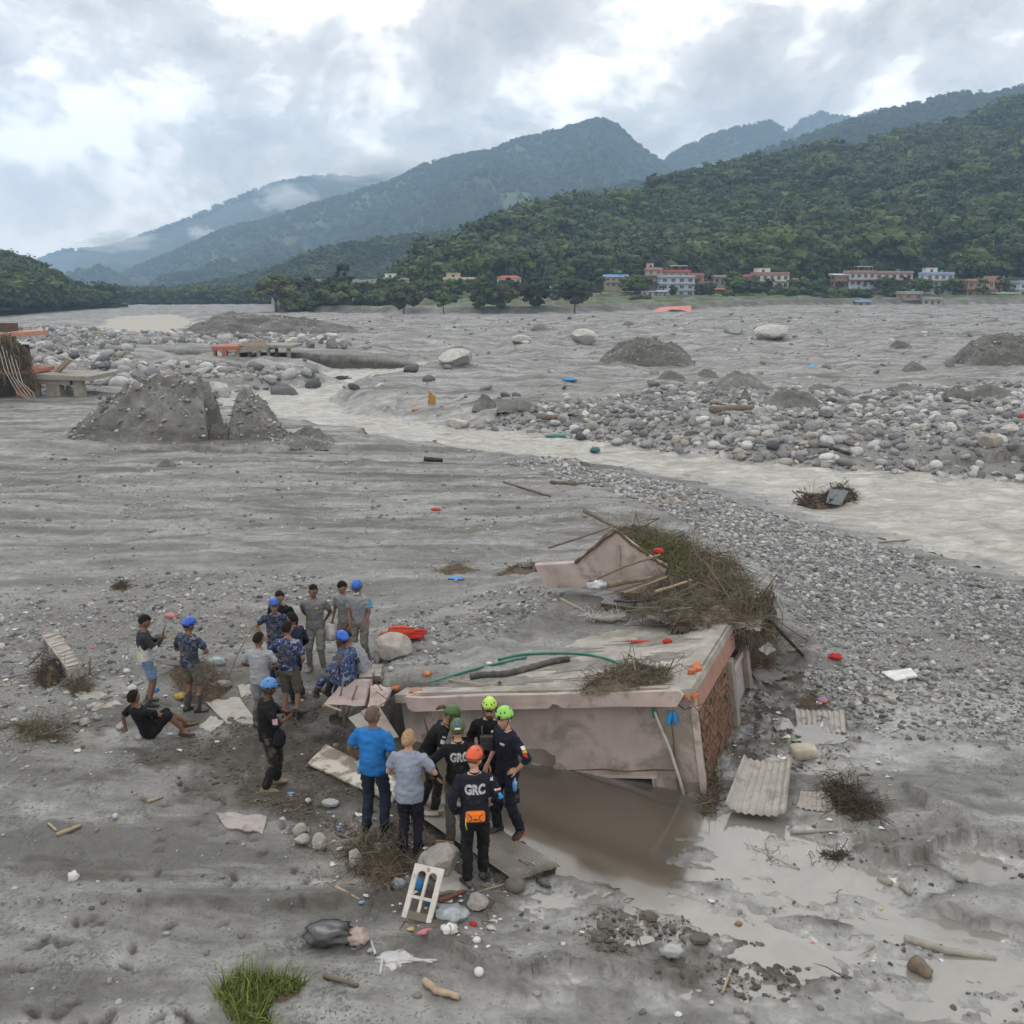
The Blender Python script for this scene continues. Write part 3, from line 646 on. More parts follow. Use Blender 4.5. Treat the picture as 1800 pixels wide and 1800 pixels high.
# the trees of the flood bank, one by one: pixel, base row, top row, half width in pixels, distance, kind
TR = [(485, 549, 478, 37, 330, 'umbrella', 2, 'spreading flat-topped tree standing alone at the left end of the bank'),
      (606, 534, 463, 16, 345, 'tall', 0, 'tallest slim tree of the left bank thicket'), (583, 534, 485, 18, 340, 'round', 0, 'dark round tree leaning on the tall slim tree'),
      (548, 540, 500, 18, 335, 'round', 1, 'rounded tree between the spreading tree and the thicket'), (520, 545, 488, 16, 345, 'round', 0, 'dark tree just right of the spreading flat-topped tree'),
      (710, 553, 500, 30, 305, 'round', 2, 'wide tree with muddy trunk below the white house'), (780, 556, 503, 15, 303, 'round', 1, 'small round tree alone before the green terraces'),
      (850, 557, 480, 27, 305, 'tall', 0, 'tall dense tree below the yellow house'), (886, 553, 497, 22, 303, 'round', 2, 'brownish tree beside the tall dense tree'),
      (937, 554, 485, 26, 306, 'round', 0, 'dark round tree left of the blue-roofed shed'), (1010, 550, 487, 24, 300, 'round', 2, 'thin grey-green tree right of the blue-roofed shed'),
      (1056, 522, 484, 9, 352, 'tall', 0, 'narrow dark tree on the terrace before the olive house'), (1115, 524, 484, 21, 355, 'round', 1, 'green tree left of the light blue house'),
      (1288, 517, 474, 15, 372, 'round', 0, 'dark round tree between the hut and the white house'), (1232, 525, 496, 13, 356, 'round', 1, 'small tree at the right corner of the light blue house'),
      (675, 524, 495, 10, 352, 'round', 0, 'small dark tree left of the white house'), (800, 524, 490, 16, 360, 'round', 1, 'tree before the yellow house'), (735, 520, 492, 12, 365, 'round', 1, 'tree between white house and blue roof'),
      (1565, 520, 492, 15, 365, 'round', 1, 'tree below the right end of the long house'), (1680, 526, 497, 13, 368, 'round', 0, 'tree between the white-blue house and the orange house'),
      (655, 540, 512, 16, 330, 'bush', 1, 'low bushy tree on the bank below the white house'), (625, 540, 505, 18, 332, 'bush', 1, 'palm-like bushy tree right of the thicket')]
PROTO = []
for i, (px, pb, pt, hw, Y, kind, lf, lab) in enumerate(TR):
    b0 = D(px, pb, Y); t0 = D(px, pt, Y); h = t0[2] - b0[2]; w = hw * Y / FPX
    tr = make_tree('bank_tree', lab, kind, h, w, 100 + i, M_LEAF[lf], b0, 'trees on the flood bank', 1.7 if i < 14 else 1.2)
    PROTO.append((tr, h, w, kind))
def gn_scatter(name, pts, scale, rot, idx, protos, label, kind='stuff'):
    me = bpy.data.meshes.new(name); n = len(pts); me.vertices.add(n); me.vertices.foreach_set('co', np.asarray(pts, np.float32).ravel())
    sc = np.asarray(scale, np.float32); sc = np.repeat(sc[:, None], 3, 1) if sc.ndim == 1 else sc
    me.attributes.new('sc', 'FLOAT_VECTOR', 'POINT').data.foreach_set('vector', sc.ravel())
    me.attributes.new('ro', 'FLOAT_VECTOR', 'POINT').data.foreach_set('vector', np.asarray(rot, np.float32).ravel())
    me.attributes.new('ix', 'INT', 'POINT').data.foreach_set('value', np.asarray(idx, np.int32))
    o = bpy.data.objects.new(name, me); col.objects.link(o)
    ng = bpy.data.node_groups.new(name, 'GeometryNodeTree')
    ng.interface.new_socket('Geometry', in_out='INPUT', socket_type='NodeSocketGeometry'); ng.interface.new_socket('Geometry', in_out='OUTPUT', socket_type='NodeSocketGeometry')
    N = ng.nodes; Lk = ng.links; gi = N.new('NodeGroupInput'); go = N.new('NodeGroupOutput')
    jn = N.new('GeometryNodeJoinGeometry'); ip = N.new('GeometryNodeInstanceOnPoints'); ip.inputs['Pick Instance'].default_value = True
    for p in reversed(protos):
        oi = N.new('GeometryNodeObjectInfo'); oi.transform_space = 'ORIGINAL'; oi.inputs['Object'].default_value = p; oi.inputs['As Instance'].default_value = True
        Lk.new(oi.outputs['Geometry'], jn.inputs[0])
    def na(nm, t):
        q = N.new('GeometryNodeInputNamedAttribute'); q.data_type = t; q.inputs['Name'].default_value = nm; return q.outputs['Attribute']
    Lk.new(gi.outputs[0], ip.inputs['Points']); Lk.new(jn.outputs[0], ip.inputs['Instance'])
    Lk.new(na('ix', 'INT'), ip.inputs['Instance Index']); Lk.new(na('ro', 'FLOAT_VECTOR'), ip.inputs['Rotation']); Lk.new(na('sc', 'FLOAT_VECTOR'), ip.inputs['Scale'])
    Lk.new(ip.outputs[0], go.inputs[0])
    md = o.modifiers.new('scatter', 'NODES'); md.node_group = ng
    return tag(o, label, kind=kind)
def forest(name, pts, hmin, hmax, label, protos, seed, tilt=0.05):
    r = np.random.default_rng(seed); n = len(pts); ix = r.integers(0, len(protos), n)
    hh = np.array([p[1] for p in protos])[ix]; s = r.uniform(hmin, hmax, n) / hh
    sc = np.stack([s * r.uniform(0.85, 1.35, n), s * r.uniform(0.85, 1.35, n), s], 1)
    crowns = [next(c for c in p[0].children if c.name.startswith('crown')) for p in protos]
    pts = np.array(pts); pts[:, 2] -= 0.25 * s * hh
    rot = np.stack([r.normal(0, tilt, n), r.normal(0, tilt, n), r.uniform(0, 6.28, n)], 1)
    return gn_scatter(name, pts, sc, rot, ix, crowns, label)
FP = [PROTO[i] for i in (2, 4, 3, 7, 1, 9, 11, 12)]
forest('right_wood', on_hill('right_hill', 9000, 0.03, 1.0, 0, 1, 4), 8, 25, 'dense wood covering the hill behind the village', FP, 61)
forest('left_wood', on_hill('left_hill', 2200, 0.08, 1.0, 0, 1, 5), 8, 14, 'dense wood on the left bank hill', FP, 62)
forest('middle_wood', np.concatenate([on_hill('middle_hill', 9500, 0.02, 1.0, 0, 0.45, 6), on_hill('middle_hill', 7000, 0.35, 1.0, 0.45, 1, 7)]), 9, 17, 'wood covering the middle ridge', FP[:5], 63)
forest('peak_wood', np.concatenate([on_hill('peak_hill', 8000, 0.15, 1.0, 0, 1, 8), on_hill('peak_hill', 1200, 0.975, 1.0, 0, 1, 9)]), 9, 18, 'scattered wood on the hazy mountain', FP[:4], 64)
forest('far_wood', np.concatenate([on_hill('far_right_range', 1500, 0.8, 1, 0, 1, 18), on_hill('farthest_range', 700, 0.93, 1, 0, 1, 19), on_hill('far_left_range', 900, 0.95, 1, 0, 0.75, 20)]), 10, 22, 'trees fringing the far blue ridges', FP[:4], 65)
# separate trees along the foot of the right hill and the left hill
fr = np.random.default_rng(77)
foot = on_hill('right_hill', 150, 0.0, 0.10, 0.0, 0.72, 15); footl = on_hill('left_hill', 40, 0.0, 0.3, 0.3, 1.0, 16)
for q, lab, grp in ((foot, 'leafy tree at the foot of the wooded hill behind the houses', 'trees at the foot of the right hill'), (footl, 'leafy tree low on the wooded hill of the left bank', 'trees low on the left hill')):
    for p in q:
        pr = FP[int(fr.integers(0, len(FP)))]; t = copy_tree(pr[0]); s = fr.uniform(8, 15) / pr[1]
        t.name = 'hillside_tree'; t.location = p - np.array((0, 0, 0.4)); t.scale = (s * fr.uniform(0.9, 1.2), s * fr.uniform(0.9, 1.2), s); t.rotation_euler = (0, 0, fr.uniform(0, 6.28)); tag(t, lab, 'tree', grp)
# shrubs along the bank and among the terraces
sh = [make_tree('shrub', 'leafy green shrub among the village terraces', 'bush', 3.0, 2.2, 300 + i, M_LEAF[i % 3], (0, 0, 0), 'shrubs among the terraces', 0.9, 'shrub') for i in range(3)]
def put_shrub(src, px, py, Y, s, first):
    t = src if first else copy_tree(src); b0 = D(px, py, Y); t.location = (b0[0], b0[1], min(b0[2], hz1(b0[0], b0[1]) + 0.2)); t.scale = (s * 1.2, s * 1.1, s); t.rotation_euler = (0, 0, fr.uniform(0, 6.28))
spots = [(fr.uniform(500, 700), fr.uniform(533, 541), 325 + fr.uniform(0, 14), fr.uniform(0.9, 1.9)) for _ in range(34)]
spots += [(fr.uniform(700, 1140), fr.uniform(527, 536), 315 + fr.uniform(8, 40), fr.uniform(0.6, 1.2)) for _ in range(22)]
spots += [(fr.uniform(1230, 1590), 522 + fr.uniform(-4, 12), 345 + fr.uniform(0, 20), fr.uniform(0.7, 1.3)) for _ in range(70)]
spots += [(fr.uniform(1120, 1800), 507 + fr.uniform(-3, 5), 376 + fr.uniform(0, 12), fr.uniform(1.0, 1.8)) for _ in range(40)]
for i in range(46):   # more trees filling the bank behind the front row
    px = fr.uniform(500, 700) if i < 26 else fr.uniform(700, 1130); pr = FP[int(fr.integers(0, len(FP)))]; t = copy_tree(pr[0]); Y = fr.uniform(336, 372); b0 = D(px, 533 - (Y - 336) * 0.25, Y); s = fr.uniform(5, 9.5) / pr[1]
    t.name = 'terrace_tree'; t.location = (b0[0], b0[1], min(b0[2], hz1(b0[0], b0[1]) + 0.1)); t.scale = (s * 1.2, s * 1.2, s); t.rotation_euler = (0, 0, fr.uniform(0, 6.28)); tag(t, 'leafy tree in the thicket behind the front row of bank trees' if i < 26 else 'leafy tree scattered between the terraces left of the light blue house', 'tree', 'thicket behind the bank trees' if i < 26 else 'trees scattered on the terraces')
for i in range(44):
    px = fr.uniform(1120, 1800); pr = FP[int(fr.integers(0, len(FP)))]; t = copy_tree(pr[0]); Y = fr.uniform(346, 376); b0 = D(px, 526 - (Y - 346) * 0.5, Y); s = fr.uniform(3.5, 7) / pr[1]
    t.name = 'garden_tree'; t.location = (b0[0], b0[1], min(b0[2], hz1(b0[0], b0[1]) + 0.1)); t.scale = (s * 1.2, s * 1.2, s); t.rotation_euler = (0, 0, fr.uniform(0, 6.28)); tag(t, 'small garden tree standing between the houses of the right village', 'tree', 'garden trees of the right village')
for i, q in enumerate(spots): put_shrub(sh[i % 3], *q, i < 3)
# ------------------------------------------------------------------ village houses
M_PANE = M('window_glass', (0.035, 0.042, 0.05), (0.02, 0.024, 0.03), 3, 0.15, 0, spec=0.5)
M_FRAME = M('window_frame_paint', (0.42, 0.40, 0.37), None, 5, 0.7, 0.1)
M_DOOR = M('door_paint', (0.09, 0.11, 0.18), None, 3, 0.6, 0.1)
M_CONC = M('village_concrete', (0.36, 0.34, 0.31), (0.24, 0.23, 0.21), 0.8, 0.9, 0.2)
def wallmat(c): return M('wall_%d_%d_%d' % tuple(int(q * 100) for q in c), c, tuple(q * 0.78 for q in c), 0.6, 0.9, 0.15, 0.02, mud=0.18)
def roofmat(c): return M('roof_%d_%d_%d' % tuple(int(q * 100) for q in c), c, tuple(q * 0.7 for q in c), 0.9, 0.6, 0.2, 0.02)
def village_house(name, label, px0, px1, pb, pt, Y, floors, cols, wc, tc_=None, roof='flat', rc=(0.3, 0.3, 0.3), depth=7.0, extras=(), ry=0.0, cat='house'):
    a = D(px0, pb, Y); b_ = D(px1, pb, Y); tp = D((px0 + px1) / 2, pt, Y); w = b_[0] - a[0]; H = tp[2] - a[2]
    t = thing(name, label, cat, ((a[0] + b_[0]) / 2, Y, a[2]), ry)
    roofh = {'flat': 0.0, 'gable': 0.22 * H, 'hip': 0.25 * H, 'shed': 0.15 * H}[roof]
    wh = H - roofh; fh = wh / floors; wm = wallmat(wc); tm = wallmat(tc_) if tc_ else M_CONC
    MB().box((0, depth / 2, (wh - 3) / 2), (w, depth, wh + 3)).build('wall', wm, t)
    for k in range(floors + (1 if roof == 'flat' else 0)):
        zz = fh * k
        if k == 0: continue
        MB().box((0, depth / 2 - 0.25, zz), (w + 0.7, depth + 0.9, 0.26)).build('floor_slab', tm, t)
    if 'balcony' in extras:
        for k in range(1, floors):
            mb = MB()
            mb.box((0, -0.95, fh * k + 0.05), (w * 0.96, 1.1, 0.16)); mb.build('balcony', tm, t)
            mb = MB(); mb.box((0, -1.46, fh * k + 0.98), (w * 0.96, 0.06, 0.07)); mb.box((0, -1.46, fh * k + 0.55), (w * 0.96, 0.05, 0.05))
            for i in range(9): mb.box((-w * 0.47 + w * 0.94 * i / 8, -1.46, fh * k + 0.53), (0.06, 0.06, 0.85))
            mb.build('railing', M_FRAME, t)
    for k in range(floors):
        for i in range(cols):
            xx = -w / 2 + w * (i + 0.5) / cols; ww = min(1.5, w / cols * 0.5); hh = min(1.5, fh * 0.5); zc = fh * k + fh * 0.52
            if k == 0 and i == cols // 2:
                d = MB().box((xx, -0.03, fh * 0.38), (ww * 0.85, 0.1, fh * 0.74)).build('door', M_DOOR, t); continue
            mb = MB(); e = 0.12
            mb.box((xx, -0.05, zc + hh / 2), (ww + e, 0.14, e)); mb.box((xx, -0.05, zc - hh / 2), (ww + e, 0.16, e)); mb.box((xx - ww / 2, -0.05, zc), (e, 0.14, hh - e)); mb.box((xx + ww / 2, -0.05, zc), (e, 0.14, hh - e)); mb.box((xx, -0.04, zc), (e * 0.6, 0.1, hh - e))
            wo_ = mb.build('window', M_FRAME, t)
            MB().box((xx, -0.012, zc), (ww - e, 0.05, hh - e)).build('pane', M_PANE, wo_)
    # side windows
    for s in (-1, 1):
        for k in range(floors):
            MB().box((s * (w / 2 + 0.01), depth * 0.5, fh * k + fh * 0.52), (0.05, 1.1, min(1.3, fh * 0.45))).build('side_window', M_PANE, t)
    if roof == 'flat':
        mb = MB()
        for q in ((0, 0.0, w + 0.3, 0.14), (0, depth, w + 0.3, 0.14)): mb.box((q[0], q[1], wh + 0.40), (q[2], q[3], 0.8))
        for s in (-1, 1): mb.box((s * (w / 2 + 0.08), depth / 2, wh + 0.40), (0.14, depth - 0.16, 0.8))
        mb.build('parapet', tm, t)
        MB().box((0, depth / 2, wh + 0.02), (w + 0.02, depth - 0.2, 0.1)).build('roof', M_CONC, t)
    else:
        o = 0.5; x0, x1, y0, y1 = -w / 2 - o, w / 2 + o, -o, depth + o; zt = wh + 0.03; th = 0.12
        if roof == 'gable': ridge = [(x0, depth / 2, H), (x1, depth / 2, H)]
        elif roof == 'hip': ridge = [(x0 + w * 0.28, depth / 2, H), (x1 - w * 0.28, depth / 2, H)]
        else: ridge = [(x0, y1 - 0.01, H), (x1, y1 - 0.01, H)]
        P = [(x0, y0, zt), (x1, y0, zt), (x1, y1, zt), (x0, y1, zt), ridge[0], ridge[1]]
        mb = MB(); mb.add(P + [(p[0], p[1], p[2] - th) for p in P[:4]], [(0, 1, 5, 4), (2, 3, 4, 5), (1, 2, 5), (3, 0, 4), (6, 9, 8, 7), (0, 6, 7, 1), (1, 7, 8, 2), (2, 8, 9, 3), (3, 9, 6, 0)])
        mb.build('roof', roofmat(rc), t)
    if 'tank' in extras:
        tx = w * 0.18; mb = MB(); mb.tube([(tx, depth * 0.5, H + 0.1), (tx, depth * 0.5, H + 1.3), (tx, depth * 0.5, H + 1.5)], [0.65, 0.65, 0.3], 12); mb.build('water_tank', M('green_tank', (0.02, 0.24, 0.13), None, 2, 0.5, 0), t, True)
    if 'room' in extras:
        MB().box((-w * 0.22, depth * 0.62, H + 1.15), (w * 0.42, depth * 0.5, 2.3)).build('roof_room', wm, t)
        MB().box((-w * 0.22, depth * 0.36, H + 1.2), (1.0, 0.06, 1.1)).build('roof_room_window', M_PANE, t)
        MB().box((-w * 0.22, depth * 0.62, H + 2.36), (w * 0.46, depth * 0.56, 0.14)).build('roof_room_slab', tm, t)
    if 'canopy' in extras:
        mb = MB(); mb.box((w * 0.15, depth * 0.5, H + 2.3), (w * 0.6, depth * 0.7, 0.1), (0.06, 0, 0)); mb.build('roof_canopy', roofmat((0.34, 0.36, 0.38)), t)
        mb = MB()
        for sx_ in (-0.13, 0.43):
            for sy in (0.2, 0.8): mb.box((w * sx_, depth * sy, H + 1.15), (0.12, 0.12, 2.3))
        mb.build('canopy_post', M_CONC, t)
    if 'awning' in extras:
        MB().box((0, -0.9, fh * 0.95), (w * 0.98, 1.9, 0.09), (0.18, 0, 0)).build('awning', roofmat((0.30, 0.07, 0.06)), t)
    if 'shutter' in extras:
        MB().box((-w * 0.12, -0.07, fh * 0.42), (w * 0.16, 0.06, fh * 0.8)).build('shutter', M('blue_shutter', (0.06, 0.14, 0.33), None, 2, 0.6, 0.2), t)
    return t
LB, PK, WH, OR, BR = (0.44, 0.50, 0.60), (0.46, 0.34, 0.30), (0.62, 0.60, 0.56), (0.42, 0.27, 0.17), (0.27, 0.16, 0.12)
village_house('village_house', 'light blue three-storey house with rows of windows', 1160, 1220, 522, 487, 356, 3, 4, LB, (0.34, 0.40, 0.50), extras=())
village_house('village_house', 'brownish pink house left behind the light blue house', 1137, 1163, 507, 474, 366, 3, 2, PK, (0.42, 0.24, 0.22), extras=('room', 'balcony'))
village_house('village_house', 'pink upper house with canopy behind the light blue house', 1163, 1212, 500, 478, 368, 2, 4, (0.56, 0.36, 0.32), (0.42, 0.12, 0.09), extras=('canopy',))
village_house('village_house', 'bright orange-red house right of the light blue house', 1209, 1236, 512, 484, 367, 2, 2, (0.50, 0.24, 0.18), (0.45, 0.15, 0.10))
village_house('village_shed', 'open shed with bright orange roof behind the blue awnings', 1230, 1254, 508, 494, 372, 1, 2, (0.42, 0.2, 0.14), None, 'shed', (0.55, 0.14, 0.06), 5, cat='shed')
village_house('village_shed', 'shed with blue sheet roof beside the light blue house', 1221, 1250, 518, 499, 360, 1, 2, (0.16, 0.22, 0.36), None, 'shed', (0.07, 0.19, 0.45), 5, cat='shed')
village_house('village_hut', 'small red brick hut below the orange roof', 1247, 1276, 519, 506, 362, 1, 2, (0.34, 0.12, 0.07), None, 'gable', (0.30, 0.10, 0.06), 5, cat='hut')
village_house('village_shed', 'plain grey block building left of the dark round tree', 1255, 1275, 500, 487, 380, 1, 2, (0.34, 0.33, 0.30), None, 'flat', depth=5, cat='shed')
village_house('village_shed', 'low white shed left of the teal cabin', 1128, 1157, 521, 511, 352, 1, 3, (0.5, 0.48, 0.45), None, 'shed', (0.45, 0.44, 0.43), 5, cat='shed')
village_house('village_hut', 'teal cabin at the left corner of the light blue house', 1157, 1172, 521, 510, 350, 1, 2, (0.28, 0.48, 0.52), None, 'gable', (0.4, 0.46, 0.47), 5, cat='hut')
village_house('village_house', 'white two-storey house with red slab edges and blue shutter', 1326, 1386, 508, 482, 372, 2, 5, WH, (0.34, 0.20, 0.17), extras=('room', 'shutter'))
village_house('village_house', 'low pink house joined to the left of the white house', 1306, 1330, 511, 486, 370, 2, 2, (0.52, 0.26, 0.26), (0.4, 0.15, 0.12))
village_house('village_shed', 'grey shed with rusty roof right of the white house', 1380, 1406, 503, 489, 374, 1, 2, (0.30, 0.29, 0.28), None, 'gable', (0.32, 0.15, 0.10), 5, cat='shed')
village_house('village_house', 'red brick house at the left end of the long row', 1468, 1494, 504, 480, 378, 2, 2, BR, (0.34, 0.2, 0.16), 'shed', (0.42, 0.44, 0.46))
village_house('village_house', 'pale blue house with red awning in the middle of the long row', 1492, 1537, 504, 479, 377, 2, 4, (0.46, 0.54, 0.62), (0.36, 0.22, 0.20), extras=('awning', 'canopy'))
village_house('village_house', 'white house with green tank at the right end of the long row', 1537, 1603, 504, 480, 377, 2, 5, (0.56, 0.56, 0.55), (0.34, 0.24, 0.22), extras=('tank', 'awning'))
village_house('village_hut', 'little hut with blue roof standing at the mud edge', 1506, 1531, 539, 528, 333, 1, 2, (0.34, 0.33, 0.31), None, 'gable', (0.12, 0.24, 0.44), 5, cat='hut')
village_house('village_house', 'unfinished brick house with green tank by the mud edge', 1588, 1620, 537, 516, 336, 2, 2, (0.33, 0.24, 0.20), None, extras=('tank',))
village_house('village_hut', 'small cream hut by the mud edge below the white and blue house', 1622, 1655, 537, 526, 334, 1, 3, (0.44, 0.41, 0.36), None, 'flat', depth=5, cat='hut')
village_house('village_house', 'white and blue three-storey house with red railings', 1626, 1674, 516, 482, 362, 3, 4, (0.56, 0.58, 0.60), (0.30, 0.38, 0.52), extras=('tank', 'room', 'balcony'))
village_house('village_house', 'orange two-storey house with plants on its balcony', 1699, 1746, 524, 494, 358, 2, 4, OR, (0.36, 0.24, 0.18), extras=('balcony',))
village_house('village_house', 'taller ochre wing at the right of the orange house', 1742, 1761, 523, 489, 362, 2, 2, (0.44, 0.27, 0.19), (0.36, 0.24, 0.18))
village_house('village_shed', 'grey shed with sheet roof left of the edge house', 1752, 1790, 526, 514, 352, 1, 3, (0.28, 0.27, 0.26), None, 'shed', (0.36, 0.36, 0.36), 5, cat='shed')
village_house('village_house', 'white house cut by the right edge of the picture', 1791, 1830, 522, 497, 358, 2, 3, (0.56, 0.58, 0.62), (0.3, 0.36, 0.5))
village_house('village_house', 'white two-storey house among trees on the left', 673, 716, 514, 492, 362, 2, 4, (0.64, 0.65, 0.66), None, extras=('balcony', 'room'))
village_house('village_shed', 'blue roof between the white house and the yellow house', 745, 768, 516, 505, 366, 1, 2, (0.4, 0.4, 0.42), None, 'gable', (0.14, 0.24, 0.5), 5, cat='shed')
village_house('village_house', 'yellow ochre house half hidden by trees', 780, 838, 508, 491, 376, 2, 5, (0.46, 0.36, 0.22), (0.5, 0.46, 0.4), extras=('room',))
village_house('village_house', 'house with bright red hip roof', 874, 916, 502, 484, 372, 1, 4, (0.6, 0.56, 0.52), None, 'hip', (0.42, 0.08, 0.06))
village_house('village_shed', 'white shed with blue roof before the green terraces', 962, 992, 521, 503, 345, 1, 3, (0.58, 0.58, 0.58), None, 'shed', (0.10, 0.22, 0.46), 6, cat='shed')
village_house('village_house', 'olive two-storey house with blue sheet roof and green tank', 1063, 1104, 505, 482, 372, 2, 4, (0.36, 0.34, 0.20), None, 'gable', (0.12, 0.22, 0.40), extras=('tank',))
village_house('village_shed', 'tiny blue shed at the bank left of the white house', 661, 675, 527, 517, 340, 1, 1, (0.24, 0.32, 0.44), None, 'gable', (0.30, 0.36, 0.42), 4, cat='shed')
village_house('ruined_building', 'far brick-red building at the bend of the valley', 268, 306, 549, 529, 760, 3, 6, (0.36, 0.20, 0.15), (0.3, 0.18, 0.14), depth=14, cat='building')
# ------------------------------------------------------------------ the half-buried house
M_PINK = M('pink_plaster', (0.38, 0.315, 0.30), (0.28, 0.235, 0.22), 1.4, 0.85, 0.3, 0.006, mud=0.36, muds=1.3)
M_PINK2 = M('pale_pink_plaster', (0.42, 0.345, 0.325), (0.31, 0.26, 0.245), 1.8, 0.85, 0.3, 0.006, mud=0.20)
M_SLAB = M('weathered_concrete', (0.36, 0.345, 0.31), (0.20, 0.19, 0.17), 1.6, 0.85, 0.4, 0.008, mud=0.42, muds=0.9)
M_RAWC = M('raw_concrete', (0.30, 0.285, 0.255), (0.19, 0.18, 0.16), 2.5, 0.9, 0.4, 0.01, mud=0.25)
M_BRICK = M('muddy_brick', (0.17, 0.075, 0.040), (0.105, 0.058, 0.036), 7, 0.9, 0.5, 0.006, mud=0.55, rand=0.3, muds=3, mudc=(0.115, 0.088, 0.062))
M_ORANGE = M('fresh_brick', (0.46, 0.15, 0.06), (0.34, 0.10, 0.05), 9, 0.9, 0.5, 0.006, mud=0.1)
M_REDP = M('red_mud_plaster', (0.31, 0.165, 0.125), (0.23, 0.13, 0.10), 3, 0.9, 0.4, 0.01, mud=0.3)
M_MORT = M('mud_mortar', (0.125, 0.09, 0.062), (0.08, 0.06, 0.042), 5, 0.95, 0.5, 0.01)
M_GREYP = M('grey_column', (0.26, 0.235, 0.205), (0.17, 0.15, 0.13), 3, 0.9, 0.3, 0.01, mud=0.3)
M_PVC = M('grey_pipe', (0.42, 0.40, 0.37), (0.33, 0.31, 0.28), 4, 0.5, 0.1, mud=0.25)
M_GREEN = M('green_hose', (0.035, 0.20, 0.14), (0.025, 0.13, 0.095), 3, 0.45, 0.1, mud=0.12)
M_BLACKP = M('black_pipe', (0.022, 0.024, 0.028), None, 5, 0.45, 0.1, mud=0.08)
M_IRON = M('rusty_iron', (0.12, 0.07, 0.045), (0.07, 0.05, 0.04), 12, 0.8, 0.3)
house = thing('ruined_house', 'pink plastered house buried in mud to its tilted flat roof', 'house'); house.matrix_world = HM
def HL(p): q = HMI @ Vector(p); return q
def on_plane(px, py, yl=None, xl=None):
    """photo pixel to house coordinates on the plane y=yl (front) or x=xl (side)"""
    d = HMI.to_3x3() @ Vector(ray(px, py)); o = HMI @ Vector(CAM)
    t = (yl - o.y) / d.y if yl is not None else (xl - o.x) / d.x
    return o + d * t
def jag_slab(mb, x0, x1, y0, y1, z0, z1, nx=24, amp=0.02, seed=0):
    r = random.Random(seed); P = []
    fr_ = [(x0 + (x1 - x0) * i / nx, y0 + r.uniform(-amp, amp)) for i in range(nx + 1)]
    poly = fr_ + [(x1, y1), (x0, y1)]; return mb.prism(poly, z0, z1)
jag_slab(MB(), -5.0, 0.0, 0.10, 6.7, -0.14, 0.0, 26, 0.012, 3).build('roof_slab', M_SLAB, house)
# fascia along the front with a bite out of its lower edge
fa = [(-4.75, -0.005), (-4.45, -0.03), (-3.3, 0.0), (-2.4, -0.01), (-2.0, 0.0), (-1.0, -0.004), (-0.16, 0.004), (-0.10, -0.07), (-0.22, -0.235), (-1.2, -0.225), (-2.02, -0.235), (-2.09, -0.175), (-2.17, -0.165), (-2.25, -0.235), (-3.5, -0.245), (-4.62, -0.255), (-4.72, -0.2)]
n_ = len(fa); mb = MB(); mb.add([(x, 0.0 + 0.01 * math.sin(x * 3), z) for x, z in fa] + [(x, 0.0985, z) for x, z in fa], [tuple(range(n_ - 1, -1, -1)), tuple(range(n_, 2 * n_))] + [(i, (i + 1) % n_, n_ + (i + 1) % n_, n_ + i) for i in range(n_)])
mb.build('fascia', M_PINK2, house)
MB().box((-2.5, 0.16, 0.014), (4.3, 0.10, 0.028)).build('roof_kerb', M_SLAB, house)
# front wall with a square opening on the left and a drowned window at the right
o1 = on_plane(783, 1293, 0.3); o2 = on_plane(836, 1345, 0.3); l1 = on_plane(985, 1366, 0.3); l2 = on_plane(1152, 1366, 0.3)
ox0, ox1, oz0, oz1 = o1.x, o2.x, o2.z - 0.35, o1.z
lx0, lx1, lz = l1.x, l2.x, (l1.z + l2.z) / 2
def panel(x0, x1, z0, z1, name='front_wall', mat=None, y0=0.28, y1=0.42): return MB().box(((x0 + x1) / 2, (y0 + y1) / 2, (z0 + z1) / 2), (x1 - x0, y1 - y0, z1 - z0)).build(name, mat or M_PINK, house)
ZB = -2.6
wv = [(-5.0, -0.142), (0.0, -0.142), (0.0, ZB), (lx1, ZB), (lx1, lz), (lx0, lz - 0.02), (lx0 - 0.03, ZB), (ox1, ZB), (ox1, oz1), (ox0, oz1), (ox0, ZB), (-5.0, ZB)]
bm = bmesh.new(); fv = [bm.verts.new((x, 0.28, z)) for x, z in wv]; f_ = bm.faces.new(fv)
ret = bmesh.ops.extrude_face_region(bm, geom=[f_]); bmesh.ops.translate(bm, vec=(0, 0.14, 0), verts=[q for q in ret['geom'] if isinstance(q, bmesh.types.BMVert)])
bmesh.ops.triangulate(bm, faces=bm.faces[:]); bmesh.ops.recalc_face_normals(bm, faces=bm.faces[:]); me = bpy.data.meshes.new('front_wall'); bm.to_mesh(me); bm.free(); me.materials.append(M_PINK)
fw = bpy.data.objects.new('front_wall', me); col.objects.link(fw); fw.parent = house
panel(ox0 - 0.09, ox0 + 0.0, ZB, oz1 + 0.02, 'opening_jamb', M_PINK2, 0.235, 0.276); panel(ox0 - 0.12, ox1 + 0.06, oz1, oz1 + 0.07, 'opening_lintel', M_RAWC, 0.23, 0.274)
panel(lx0 - 0.05, lx1 + 0.04, lz, lz + 0.05, 'lintel', M_PINK2, 0.262, 0.2785); panel(lx1 - 0.05, lx1, ZB, lz, 'window_jamb', M_GREYP, 0.26, 0.40)
panel(-0.075, 0.012, ZB, -0.27, 'corner_strip', M_PINK2, 0.245, 0.2785)
# inner walls close the dark room
panel(-5.0, -4.86, ZB, -0.142, 'left_wall', M_PINK, 0.43, 6.6); panel(-4.8, -0.2, ZB, -0.145, 'back_wall', M_PINK, 6.45, 6.6)
